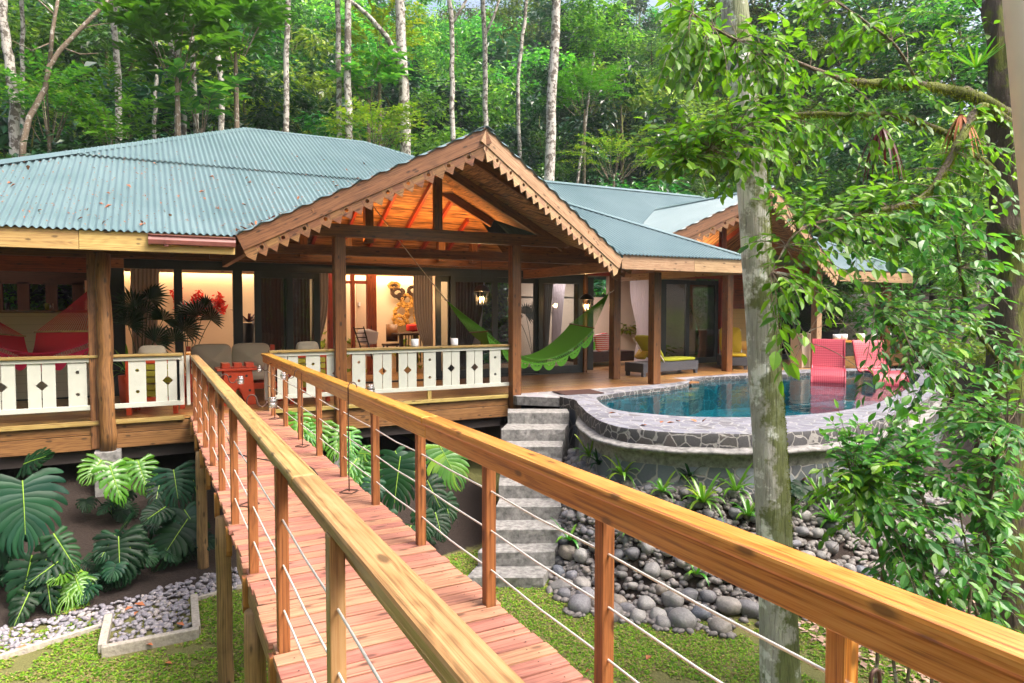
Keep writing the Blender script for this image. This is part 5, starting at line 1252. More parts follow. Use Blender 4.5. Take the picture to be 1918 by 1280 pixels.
# ---------------------------------------------------------------- wicker loungers
g = G('grey_wicker'); u_ = g.n('SeparateXYZ', {0: g.coord('Object', (1, 1, 1))})
s1 = g.math('SINE', g.math('MULTIPLY', g.math('ADD', u_.outputs[0], u_.outputs[1]), 130.)); s2 = g.math('SINE', g.math('MULTIPLY', u_.outputs[2], 150.)); pr = g.math('MULTIPLY', s1, s2)
g.P(Base_Color=g.mix(g.ramp(pr, [(.35, (0, 0, 0)), (.6, (1, 1, 1))]), (.035, .04, .055), (.16, .17, .20)), Roughness=.5); g.bump(pr, .8, .01); MAT['wicker'] = g.m
def lounger(loc, rz, L, cm, label, ang=52, pillow=None):
    o = thing('sun_lounger', label, 'sun lounger', loc, None, rz)
    mb = MB(); mb.box(-.32, .32, 0, L, .10, .33); mb.build('wicker_base', MAT['wicker'], o, bevel=.01)
    for x in (-.27, .27):
        for y in (.06, L - .06): mb = MB(); mb.box(x - .04, x + .04, y - .04, y + .04, 0, .10); mb.build('leg', MAT['wicker'], o)
    mb = MB(); cushion(mb, (0, L * .32, .375), (.31, 0, 0), (0, L * .32, 0), (0, 0, .05)); mb.build('seat_cushion', MAT[cm], o, smooth=True)
    a = R(ang); d = V((0, math.cos(a), math.sin(a))); n = V((0, -math.sin(a), math.cos(a))); b = V((0, L * .62, .38)); h = .78
    mb = MB(); cushion(mb, b + d * h / 2 + n * .03, (.31, 0, 0), d * h / 2, n * .055); mb.build('back_cushion', MAT[cm], o, smooth=True)
    for x in (-.30, .30): mb = MB(); mb.tube([V((x, L * .62, .33)), V((x, L * .62, .33)) + d * h], .012, 6); mb.build('back_frame', MAT['steel'], o)
    return o
p = atZ(1290, 697, 0)
lounger((12.45, 13.75, 0), R(97), 2.0, 'lime', 'grey wicker sun lounger with lime cushion seen from the side', 50)
mb = MB(); p = atY(1203, 663, 13.85); cushion(mb, p, (.10, 0, .12), (0, .2, 0), (.05, 0, -.04)); tag(mb.build('cushion', MAT['chevron'] if False else MAT['mustard'], smooth=True), 'striped cushion leaning on the lime sun lounger', 'cushion')
lounger((14.12, 13.75, 0), R(-38), 1.6, 'mustard', 'grey wicker sun lounger with mustard cushion facing the pool beside the tree', 70)
mb = MB(); p = atY(1386, 648, 14.5); cushion(mb, p, (.2, -.1, 0), (0, 0, .14), (.04, -.08, 0)); tag(mb.build('cushion', MAT['orange'] if False else MAT['gold'], smooth=True), 'orange striped cushion on the mustard sun lounger', 'cushion')
# pink wave loungers in the pool
g = G('pink_weave'); uv = g.coord('UV', (1, 1, 1)); q_ = g.n('SeparateXYZ', {0: uv}); l1 = g.math('FRACT', g.math('MULTIPLY', q_.outputs[0], 1.)); l2 = g.math('FRACT', g.math('MULTIPLY', q_.outputs[1], 1.))
ln = g.math('MAXIMUM', g.math('GREATER_THAN', l1, .86), g.math('GREATER_THAN', l2, .86))
g.P(Base_Color=g.mix(ln, (.30, .01, .03), (.52, .085, .115)), Roughness=.45); MAT['pink'] = g.m
def wave(loc, rz, label):
    o = thing('pool_lounger', label, 'pool lounger', loc, 'pink woven loungers at the far edge of the pool', rz)
    pf = [(-.02, -.10), (.0, .03), (.06, .15), (.18, .25), (.34, .30), (.52, .29), (.72, .245), (.86, .25), (.95, .33), (1.03, .50), (1.12, .72), (1.2, .90), (1.24, .97)]
    P = []
    for i in range(len(pf) - 1):
        for k in range(4): P.append((pf[i][0] + (pf[i + 1][0] - pf[i][0]) * k / 4, pf[i][1] + (pf[i + 1][1] - pf[i][1]) * k / 4))
    P.append(pf[-1])
    for nm, a, b in (('seat', 0, 31), ('back', 31, len(P) - 1)):
        mb = MB(); rows = []
        for q in range(a, b + 1): rows.append([(-.36 + .72 * j / 18, P[q][0], P[q][1]) for j in range(19)])
        mb.grid(rows, uvs=lambda i, j: (i * .9, j * .9)); ob = mb.build(nm, MAT['pink'], o, smooth=True); s_ = ob.modifiers.new('thick', 'SOLIDIFY'); s_.thickness = .035
    for x in (-.36, .36):
        mb = MB(); mb.tube([(x, a, b - .01) for a, b in P], .022, 8); mb.build('edge_tube', MAT['pink'], o, smooth=True)
a = atZ(1551, 718, -.09); wave((a.x, a.y, -.07), R(-52), 'pink woven wave lounger standing upright in the pool, left of the pair')
a = atZ(1672, 724, -.09); wave((a.x, a.y, -.07), R(-30), 'pink woven wave lounger in the pool turned sideways, right of the pair')
# shelf with pots, rock mound
sh = wthing('plank_bench', 'long honey-coloured plank shelf behind the pink loungers', 'shelf', (17, 13, 0))
a, b = atY(1562, 640, 12.9), atY(1690, 638, 13.2); mb = MB(); mb.beam(a, b, .35, .05); mb.build('plank', MAT['rail'], sh, bevel=.005)
mb = MB(); mb.beam((a.x, a.y, .14), (b.x, b.y, .14), .35, .28); mb.build('low_wall', MAT['rim'], sh)
for t in (.06, .35, .65, .94): q = a.lerp(b, t); mb = MB(); mb.box(q.x - .06, q.x + .06, q.y - .06, q.y + .06, .281, a.z - .03); mb.build('leg', MAT['rail'], sh)
for px, lab in ((1567, 'white pot at the left end of the plank shelf'), (1580, 'second white pot from the left on the plank shelf'), (1613, 'middle white pot on the plank shelf'), (1637, 'fourth white pot on the plank shelf'), (1662, 'white pot at the right end of the plank shelf')):
    p = atY(px, 632, 13.0); mb = MB(); z = a.z + .028; mb.lathe([(0, 0), (.10, 0), (.105, .17), (.095, .17), (.09, .02), (0, .015)], (p.x, 13.0, z), 18); tag(mb.build('white_pot', MAT['porcelain'], smooth=True), lab, 'pot', 'white pots on the plank shelf')
mb = MB(); rows = []; c = atY(1612, 600, 15.0); c.z = 0
for i in range(9):
    t = i / 8; rows.append([V((c.x + math.cos(p) * (1.1 - .75 * t ** .7) * (1 + .12 * noise.noise(V((i, p, 0)))), c.y + math.sin(p) * (.8 - .5 * t), 2.15 * t)) for p in [2 * math.pi * k / 20 for k in range(20)]])
mb.grid(rows, True); mb.face(rows[-1]); tag(mb.build('stone_mound', MAT['mound'], smooth=True), 'mound of cemented white and grey cobbles behind the plank shelf', 'rockwork')
rosette('bush_plant', (c.x + 1.0, c.y - .6, 1.1), 40, .55, .07, 'leaf_brom', 'yellow green bushy plant beside the cobble mound', 'plant')
mb = MB(); a, b = atY(1497, 640, 13.3), atY(1524, 640, 13.3); mb.box(a.x, b.x, 13.2, 13.6, 0, .95); tag(mb.build('planter_box', MAT['cream'], bevel=.01), 'peach planter box beside the pale porch post', 'planter')

# ---------------------------------------------------------------- inside the living room
aw = wthing('red_wall_art', 'fiery red feathery wall sculpture on the cream wall', 'wall art', atY(382, 575, HB - .1))
mb = MB(); r5 = random.Random(4)
sp = [(328, 545), (335, 570), (345, 585), (360, 572), (372, 552), (384, 568), (396, 572), (408, 562), (414, 570), (417, 582), (365, 585), (350, 560), (390, 580)]
for _ in range(620):
    i = r5.randrange(len(sp) - 3); (x0, y0), (x1, y1) = sp[i], sp[i + 1]; t = r5.random(); p = atY(x0 + (x1 - x0) * t + r5.gauss(0, 4), y0 + (y1 - y0) * t + r5.gauss(0, 4.5), HB - r5.uniform(.05, .25))
    a = V((r5.uniform(-1, 1), r5.uniform(-1, 1), r5.uniform(-1, 1))).normalized(); b = a.cross(V((r5.uniform(-1, 1), .3, .2))).normalized(); L = r5.uniform(.04, .10); mb.face([p - a * L, p + b * L * .4, p + a * L, p - b * L * .4])
mb.build('tufts', MAT['redart'], aw)
aw = wthing('gold_wall_sculpture', 'large openwork straw and dark fibre butterfly sculpture on the lit wall', 'wall art', atY(765, 570, HB - .1))
def loopring(mb, c, rx, ry, y, wob=0, r=.012, n=14, rot=0):
    pts = []
    for k in range(n + 1):
        t = 2 * math.pi * k / n; dx, dy = math.cos(t) * rx, math.sin(t) * ry; pts.append(atY(c[0] + dx * math.cos(rot) - dy * math.sin(rot), c[1] + dx * math.sin(rot) + dy * math.cos(rot), y))
    mb.tube(pts, r, 5, cap=False)
for nm, m, blobs in (('dark_wings', 'brownfur', [((745, 548), 11, 8, .6), ((775, 545), 10, 8, -.3), ((738, 538), 6, 5, .5), ((786, 540), 8, 7, -.5), ((752, 556), 6, 5, 0)]), ('straw_body', 'gold', [((752, 588), 13, 18, .4), ((770, 592), 10, 22, 0), ((786, 585), 9, 20, -.2), ((762, 562), 10, 10, 0), ((748, 600), 10, 9, .4), ((784, 565), 10, 9, 0), ((738, 535), 9, 5, .8), ((795, 600), 8, 12, 0)])):
    mb = MB()
    for c0, rx, ry, rot in blobs:
        for f in (1.0, .92, .84): loopring(mb, c0, rx * f, ry * f, HB - .14 - r5.uniform(0, .08), r=.02, rot=rot)
        for _ in range(80):
            t = r5.uniform(0, 6.28); f = r5.uniform(.75, 1.15); loopring(mb, (c0[0] + math.cos(t + rot) * rx * f, c0[1] + math.sin(t + rot) * ry * f), r5.uniform(1.0, 2.6), r5.uniform(1.0, 2.2), HB - .12 - r5.uniform(0, .12), r=.015, n=6)
    mb.build(nm, MAT[m], aw)
tbl = wthing('dining_table', 'dark wooden dining table seen through the open doors', 'table', (5.5, 17.2, 0))
a, b = atY(742, 620, 17.0), atY(800, 620, 17.0); mb = MB(); mb.box(a.x, b.x, 16.7, 17.7, .98, 1.03); mb.build('table_top', MAT['darkwood'], tbl)
for x in (a.x + .05, (a.x + b.x) / 2, b.x - .05): mb = MB(); mb.box(x - .04, x + .04, 16.72, 16.8, 0, .98); mb.build('leg', MAT['darkwood'], tbl)
for k in range(9): mb = MB(); x = a.x + .1 + k * (b.x - a.x - .2) / 8; mb.box(x - .012, x + .012, 17.0, 17.02, .25, .98); mb.build('slat', MAT['darkwood'], tbl)
mb = MB(); p = atY(773, 610, 17.1); cushion(mb, (p.x, 17.1, 1.16), (.16, 0, 0), (0, .12, 0), (0, 0, .13)); tag(mb.build('red_bowl', MAT['redart'], smooth=True), 'red woven bowl on the dark dining table', 'bowl')
ch = wthing('dining_chair', 'dark curved-back chair at the left side of the dining table', 'chair', (atY(732, 650, 17.2).x, 17.2, 0)); c = V((atY(736, 650, 17.2).x, 17.2, 0))
mb = MB(); mb.box(c.x - .24, c.x + .2, 17.0, 17.4, .70, .75); mb.build('seat', MAT['darkwood'], ch)
for dx in (-.2, .16):
    for dy in (-.16, .16): mb = MB(); mb.box(c.x + dx - .02, c.x + dx + .02, 17.2 + dy - .02, 17.2 + dy + .02, 0, .7); mb.build('leg', MAT['darkwood'], ch)
mb = MB(); mb.grid([[V((c.x + .02 + .17 * math.cos(t), 17.3 + .12 * math.sin(t), z)) for t in [R(20 + 20 * k) for k in range(8)]] for z in (.8, 1.0, 1.25)]); ob = mb.build('back', MAT['brown'], ch, smooth=True); ob.modifiers.new('t', 'SOLIDIFY').thickness = .03
ac = wthing('armchair', 'pale cushioned armchair with black lattice side inside the doorway', 'armchair', (atY(680, 650, 15.8).x, 15.8, 0)); c = V((atY(684, 650, 15.8).x, 15.8, 0))
mb = MB(); cushion(mb, c + V((.05, 0, 1.0)), (.20, .0, -.03), (0, .28, 0), (.05, 0, .22)); mb.build('cushion', MAT['curtain_white'], ac, smooth=True)
mb = MB(); cushion(mb, c + V((.25, 0, .62)), (.3, 0, 0), (0, .28, 0), (0, 0, .10)); mb.build('seat_cushion', MAT['curtain_white'], ac, smooth=True)
mb = MB()
for z in (.7, .8, .9, 1.0, 1.1, 1.2): mb.tube([c + V((-.3 + (1.2 - z) * .3 - .05, -.3, z)), c + V((-.12 + (1.2 - z) * .3, -.3, z))], .012, 5)
mb.tube([c + V((-.35, -.3, 1.25)), c + V((-.1, -.3, .5))], .016, 5); mb.tube([c + V((-.12, -.3, 1.25)), c + V((.08, -.3, .5))], .016, 5); mb.build('lattice_side', MAT['black'], ac)
mb = MB(); p = atY(672, 570, 17.55); mb.box(p.x - .0, p.x + .05, 17.57, 17.595, p.z - .05, p.z + .05); tag(mb.build('light_switch', MAT['porcelain']), 'small white light switch on the pale inner door', 'switch')
# bar things
for px, py, lab, m in ((88, 577, 'small yellow glass on the bar counter', 'lime'), (96, 577, 'clear tumbler on the bar counter', 'jar'), (14, 577, 'dark bottle at the left end of the bar counter', 'black')):
    p = atY(px, py, WY + .05); mb = MB(); mb.lathe([(0, 0), (.03, 0), (.035, .12), (.03, .12), (0, .11)], (p.x, WY + .05, 1.631), 12); tag(mb.build('drinking_glass', MAT[m], smooth=True), lab, 'glass')

# ---------------------------------------------------------------- warm lights placed in the rooms and under the ceilings
def area(name, loc, sx, sy, e, colr, rot=(0, 0, 0), spread=None):
    l = bpy.data.lights.new(name, 'AREA'); l.shape = 'RECTANGLE'; l.size = sx; l.size_y = sy; l.energy = e; l.color = colr; o = bpy.data.objects.new(name, l); col.objects.link(o); o.location = loc; o.rotation_euler = rot; return o
area('cove_lamp', (1.2, HB - .12, 2.58), 4.2, .06, 26, (1, .72, .38)); area('cove_lamp', (5.7, HB - .12, 2.58), 2.2, .06, 30, (1, .70, .36))
area('room_lamp', (2.5, 16.8, 2.9), 5, 1.5, 34, (1, .70, .46)); area('room_lamp', (5.6, 17.0, 2.9), 1.5, 1.2, 36, (1, .66, .40))
area('bedroom_lamp', (11.5, 17.4, 2.72), 2, 1.5, 50, (1, .82, .80)); area('bar_lamp', (-3.2, 16.6, 2.9), 2, 1.0, 10, (1, .5, .3))
area('ceiling_uplight', (5.0, 12.9, 2.95), 3.4, .25, 27, (1, .44, .13), (R(180 - 25), 0, 0))
l = bpy.data.lights.new('wing_uplight', 'SPOT'); l.energy = 30; l.color = (1, .6, .3); l.spot_size = R(120); l.spot_blend = .8; o = bpy.data.objects.new('wing_uplight', l); col.objects.link(o); o.location = (13.4, 14.2, 2.9); o.rotation_euler = (R(170), 0, 0)
# leaf litter on the roof and lawn
mb = MB(); r6 = random.Random(8)
NRM = V((0, -S, 1)).normalized()
for _ in range(2600):
    s_, t_ = r6.uniform(-4, 4.5), r6.uniform(.05, 5.8) ** 1.0
    if t_ > hi_main(s_) - .2 or t_ < lo_main(s_) + .1: continue
    if r6.random() < t_ / 6.5: continue
    p = V((s_, EY, EZ)) + UPF * t_ + NRM * .02; L = r6.uniform(.008, .022) if r6.random() < .955 else r6.uniform(.035, .06)
    a = V((r6.uniform(-1, 1), r6.uniform(-1, 1), r6.uniform(-.2, .6))).normalized(); b = a.cross(NRM).normalized()
    mb.face([p - a * L, p + b * L * .5 + NRM * L * .5, p + a * L, p - b * L * .5 + NRM * L * .4])
for _ in range(60):   # drift in the valley
    t = r6.uniform(0, .5); p = PL.lerp(BP, t) + V((r6.uniform(-.08, .02), 0, .05)); L = r6.uniform(.03, .07); a = V((r6.uniform(-1, 1), r6.uniform(-1, 1), r6.uniform(-.3, .5))).normalized(); b = a.cross(V((0, 0, 1))).normalized(); mb.face([p - a * L, p + b * L * .5, p + a * L, p - b * L * .5])
tag(mb.build('roof_leaf_litter', MAT['petal'], recentre=False), 'dry brown leaves scattered over the corrugated roof', 'leaf litter', kind='stuff')
mb = MB()
for (px, py, z) in ((262, 1132, -1.55), (255, 1150, -1.55), (243, 1140, -1.55), (338, 1162, -1.5), (280, 1215, -1.6), (44, 1218, -1.6), (1000, 1235, 0), (1215, 1200, 0), (1065, 1110, 0), (855, 1025, 0), (1100, 1225, 0), (1560, 1250, 0), (315, 1265, 0), (1240, 791, .03), (1270, 789, .03), (1300, 789, .03), (1318, 789, .03), (1255, 792, .03), (1146, 774, .03), (1205, 797, .03)):
    if z > -1: 
        p = atZ(px, py, .03 if z > 0 else -1.72)
        if z == 0: p.z = gz(p.x, p.y) + .02
    else: p = atZ(px, py, z); p.z = gz(p.x, p.y) + .05
    L = r6.uniform(.04, .075) if z < .01 else .07; a = V((r6.uniform(-1, 1), r6.uniform(-1, 1), .1)).normalized(); b = a.cross(V((0, 0, 1))).normalized()
    mb.face([p - a * L, p + b * L * .5 + V((0, 0, .02)), p + a * L, p - b * L * .5 + V((0, 0, .015))])
tag(mb.build('fallen_leaves', MAT['petal'], recentre=False), 'few orange-brown fallen leaves on pebbles, lawn and pool coping', 'leaves', kind='stuff')
# ---------------------------------------------------------------- forest
r7 = random.Random(31)
def leafq(mb, p, a, nrm, L, wv, fold=.25):
    """one folded diamond leaf, two faces sharing a midrib"""
    a = a.normalized(); s = a.cross(nrm)
    if s.length < 1e-3: s = V((1, 0, 0))
    s.normalize(); n = s.cross(a); n0 = len(mb.v)
    m = p + a * L * .45
    mb.v += [tuple(p), tuple(m + s * wv + n * wv * fold), tuple(p + a * L - n * L * .1), tuple(m - s * wv + n * wv * fold)]
    mb.f += [(n0, n0 + 1, n0 + 2), (n0, n0 + 2, n0 + 3)]; mb.uv += [[(0, 0)] * 3] * 2; mb.m += [mb.mi] * 2
def crown_mesh(nclump, nleaf, rx, rz, L, seed, spread=.22, cz=0., hole=0.):
    r = random.Random(seed); mb = MB(); cl = []
    while len(cl) < nclump:
        d = V((r.uniform(-1, 1), r.uniform(-1, 1), r.uniform(-1, 1))); l = d.length
        if l > 1 or l < .35: continue
        if noise.noise(d * 2.2 + V((seed, 0, 0))) < hole - .1: continue
        cl.append(V((d.x * rx, d.y * rx, d.z * rz + cz)))
    for c in cl:
        cr = rx * spread * r.uniform(.7, 1.5)
        for _ in range(nleaf):
            o = V((r.gauss(0, .5), r.gauss(0, .5), r.gauss(0, .32))) * cr; p = c + o
            a = V((o.x * 1.2 / cr + r.uniform(-.6, .6), o.y * 1.2 / cr + r.uniform(-.6, .6), r.uniform(-.65, .15))); n = V((r.uniform(-.5, .5), r.uniform(-.5, .5), 1))
            l = L * r.uniform(.7, 1.3); leafq(mb, p, a, n, l, l * .26)
    return mb
# shared crowns
CR = [crown_mesh(42, 95, 2.3, 2.2, .24, 1), crown_mesh(36, 100, 2.5, 1.8, .22, 2), crown_mesh(50, 80, 2.0, 2.9, .20, 3), crown_mesh(30, 90, 2.6, 1.5, .30, 4), crown_mesh(46, 90, 2.2, 2.4, .18, 5), crown_mesh(26, 70, 2.3, 2.0, .34, 6)]
kinds = []
for k, mb in enumerate(CR):
    y_ = k in (3,)
    o = thing('forest_tree', ['dense dark-leaved understory tree on the forested hillside', 'spreading small-leaved tree on the forested hillside', 'tall narrow bushy tree on the forested hillside', 'yellow-green shrub on the forested hillside', 'fine-leaved tree on the forested hillside', 'coarse broad-leaved tree on the forested hillside'][k], 'tree', (0, 0, 0), 'understory trees on the hillside behind the lodge')
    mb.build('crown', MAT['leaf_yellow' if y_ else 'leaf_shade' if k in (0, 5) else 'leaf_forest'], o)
    t = MB(); t.tube([(0, 0, -7), (.1, .05, -3), (0, 0, -.5), (.1, 0, 1.0)], [.13, .10, .08, .03], 7); t.tube([(.05, .02, -1.2), (.9, .3, .3), (1.4, .5, 1.0)], [.05, .03, .01], 5); t.tube([(.0, .0, -.8), (-.7, -.5, .5), (-1.2, -.6, 1.3)], [.05, .03, .01], 5); t.build('trunk', MAT['bark_dark'], o, smooth=True)
    kinds.append(o)
def dupe(o, loc, s, rz, tilt=0):
    c = copy_tree(o); c.location = loc; c.scale = s; c.rotation_euler = (tilt, 0, rz); return c
cnt = 0; used = set()
for row, Y in enumerate((21.5, 24.5, 28, 32, 37, 43, 50, 59, 70, 84, 102)):
    x = -.30 * Y - 4
    step = 2.7 + row * .48
    while x < (1.45 if Y > 30 else 1.9) * Y + 3:
        X = x + r7.uniform(-1, 1); YY = Y + r7.uniform(-1.5, 1.5) + (0 if row > 1 else 0)
        z = gz(X, YY); s = r7.uniform(.75, 1.25) * (1 + row * .11)
        k = r7.choice((0, 1, 2, 4, 4, 5, 0, 2, 3 if row < 6 else 1)); h = r7.uniform(.5, 3.2) + row * .45
        if row == 0: h = r7.uniform(.2, 1.6)
        if row > 2 and X / YY > .55: h += 1.5 + row * .28 * sstep(.5, .9, X / YY)
        if row < 2 and X / YY > .9: h += 1.0
        loc = (X, YY, z + h); sc_ = (s * r7.uniform(.9, 1.15), s * r7.uniform(.9, 1.15), s * r7.uniform(.85, 1.2))
        if k not in used: used.add(k); o = kinds[k]; o.location = loc; o.scale = sc_
        else: dupe(kinds[k], loc, sc_, r7.uniform(0, 6.28))
        cnt += 1; x += step
# far ridge: one uncountable mass
mb = MB()
for _ in range(15000):
    a = r7.uniform(-.3, 1.5); Y = r7.uniform(104, 170); X = a * Y; z = gz(X, Y) + 3 + 4 * noise.noise(V((X * .09, Y * .09, 1))) + r7.uniform(-2, 5.5)
    p = V((X, Y, z)); leafq(mb, p, V((r7.uniform(-1, 1), r7.uniform(-1, 1), r7.uniform(-.6, .3))), V((r7.uniform(-.4, .4), r7.uniform(-.4, .4), 1)), r7.uniform(.9, 2.0), r7.uniform(.35, .7))
tag(mb.build('far_forest', MAT['leaf_forest'], recentre=False), 'hazy far forest on top of the hill', 'forest', kind='stuff')
# low undergrowth carpet hiding the soil of the slope
mb = MB()
for _ in range(42000):
    Y = 19.5 + 60 * r7.random() ** 1.5; X = r7.uniform(-.3, 1.7) * Y; z = gz(X, Y)
    q = .9 + .9 * noise.noise(V((X * .25, Y * .25, 7)))
    leafq(mb, V((X, Y, z + r7.uniform(.0, 1.5) * max(.2, q))), V((r7.uniform(-1, 1), r7.uniform(-1, .3), r7.uniform(-.5, .5))), V((r7.uniform(-.5, .5), r7.uniform(-.8, .2), 1)), r7.uniform(.2, .42) * (1 + (Y - 20) / 50), r7.uniform(.07, .12) * (1 + (Y - 20) / 50))
tag(mb.build('undergrowth', MAT['leaf_forest'], recentre=False), 'low leafy undergrowth covering the slope behind the roofs', 'undergrowth', kind='stuff')

# slender pale trunks: (label, base px, points [(px,py)...], Y, width px at base, at top, crown?)
TR = [
 ('pale mottled tree trunk at the far left edge', [(30, 330), (27, 200), (20, 120), (8, 60), (2, -40)], 24, 20, 14),
 ('thin pale trunk second from the left edge', [(42, 330), (40, 150), (43, 60), (40, -40)], 27, 8, 7),
 ('twin-stemmed white trunk above the left roof corner', [(225, 330), (222, 170), (214, 60), (205, -40)], 27, 13, 10),
 ('slim white trunk left of the leafy young tree', [(287, 330), (291, 200), (293, 110), (290, 40)], 25, 8, 6),
 ('spotted trunk with yellowing palm leaves in a group of three', [(338, 330), (332, 200), (330, 120), (340, -40)], 23.5, 12, 10),
 ('dark mossy trunk in the middle of the group of three', [(350, 330), (344, 220), (325, 110), (300, -40)], 23.8, 11, 8),
 ('right-hand trunk of the group of three', [(370, 330), (365, 200), (360, 80), (352, -40)], 24.4, 11, 9),
 ('tall white trunk just left of the roof peak', [(418, 330), (413, 150), (405, 30), (402, -40)], 25, 12, 9),
 ('straight white trunk right of the roof peak', [(534, 340), (536, 150), (540, -40)], 26, 12, 9),
 ('thick spotted trunk of the middle pair', [(637, 340), (634, 160), (632, -40)], 27, 11, 9),
 ('whitest trunk of the middle pair', [(656, 340), (652, 160), (650, -40)], 25, 16, 11),
 ('stout spotted trunk left of the porch gable', [(762, 370), (757, 190), (750, 60), (746, -40)], 25, 22, 16),
 ('slim forked white trunk above the left side of the gable', [(848, 340), (847, 160), (846, 50), (838, -40)], 26, 10, 8),
 ('forked pale trunk behind the gable peak', [(912, 330), (908, 150), (908, 70), (902, -40)], 29, 11, 8),
 ('crooked thin trunk right of the gable peak', [(976, 340), (970, 230), (972, 120), (985, 20), (990, -40)], 30, 8, 6),
 ('large straight spotted trunk right of the gable', [(1026, 380), (1033, 200), (1040, 60), (1043, -40)], 24.5, 22, 15),
 ('thin leaning trunk far right of the gable', [(1080, 360), (1090, 280), (1098, 220)], 30, 6, 4),
 ('slim white trunk among leaves right of the near tree', [(1497, 420), (1496, 260), (1480, 120), (1478, -30)], 34, 9, 7),
 ('bare grey twin trunk in the hazy right background', [(1255, 330), (1257, 180), (1258, 60), (1258, 40)], 38, 8, 4),
 ('leaning pale trunk at upper right behind foliage', [(1690, 400), (1700, 200), (1735, 60), (1790, -40)], 30, 12, 9),
]
fork = {'slim forked white trunk above the left side of the gable': [(847, 45), (862, 20), (885, -20)], 'forked pale trunk behind the gable peak': [(908, 68), (925, 30), (942, -20)], 'stout spotted trunk left of the porch gable': [(753, 130), (725, 70), (690, 30), (655, 0)], 'twin-stemmed white trunk above the left roof corner': [(222, 150), (214, 60), (219, -30)], 'bare grey twin trunk in the hazy right background': [(1256, 60), (1240, 40), (1225, 38)], 'slim white trunk left of the leafy young tree': [(291, 120), (275, 45), (230, 15), (160, 0)]}
for lab, pts, Y, w0, w1 in TR:
    o = wthing('slender_tree', lab, 'tree', (atY(*pts[0], Y).x, Y, gz(atY(*pts[0], Y).x, Y)), 'pale slender trees rising behind the lodge')
    d0 = Y / math.cos(YAW) * .93
    P3 = [V((atY(*pts[0], Y).x, Y, gz(atY(*pts[0], Y).x, Y) - .3))] + [atY(*p, Y) for p in pts]
    if P3[0].z > P3[1].z: P3 = P3[1:]
    # densify with small wobble
    Q = []; 
    for a, b in zip(P3, P3[1:]):
        for k in range(4): Q.append(a.lerp(b, k / 4) + V((r7.uniform(-.03, .03), 0, 0)))
    Q.append(P3[-1]); topv = Q[-1] + (Q[-1] - Q[-3]).normalized() * 3.5; Q.append(topv); n = len(Q)
    px2m = (Q[0] - EYE).dot(FW) / FOC
    mb = MB(); mb.tube(Q, [px2m * (w0 + (w1 - w0) * i / (n - 1)) / 2 for i in range(n)], 10); mb.build('trunk', MAT['bark_white'], o, smooth=True)
    if lab in fork:
        F3 = [atY(*p, Y) for p in fork[lab]]; mb = MB(); mb.tube(F3, [px2m * w1 * .38 * (1 - .15 * i) for i in range(len(F3))], 8); mb.build('limb', MAT['bark_white'], o, smooth=True)
    k = r7.choice((0, 2, 4)); me = kinds[k].children[0].data
    c = bpy.data.objects.new('crown', me); col.objects.link(c); c.parent = o; c.location = topv - V(o.location) + V((0, 0, 1.5)); c.scale = (1.2, 1.2, 1.0)
# curved bare-branched tree at the left
o = wthing('bare_tree', 'curved brown leafless tree leaning over the left roof', 'tree', (atY(42, 280, 22.5).x, 22.5, 0))
Yb = 22.5; px2m = 24.5 / FOC
for pts, w0, w1 in (([(41, 330), (43, 270), (55, 220), (85, 165), (92, 125), (112, 95), (150, 55), (200, 5), (215, -30)], 9, 5), ([(93, 122), (98, 60), (104, 25), (112, -20)], 6, 4), ([(104, 30), (85, 12), (60, -10)], 3, 2), ([(118, 90), (150, 102), (185, 100)], 2.5, 1.5), ([(150, 55), (175, 48), (215, 42)], 2, 1), ([(96, 80), (60, 95), (20, 75)], 2, 1)):
    mb = MB(); P3 = [atY(*p, Yb) for p in pts]; n = len(P3); mb.tube(P3, [px2m * (w0 + (w1 - w0) * i / (n - 1)) / 2 for i in range(n)], 8); mb.build('limb', MAT['twig'], o, smooth=True)
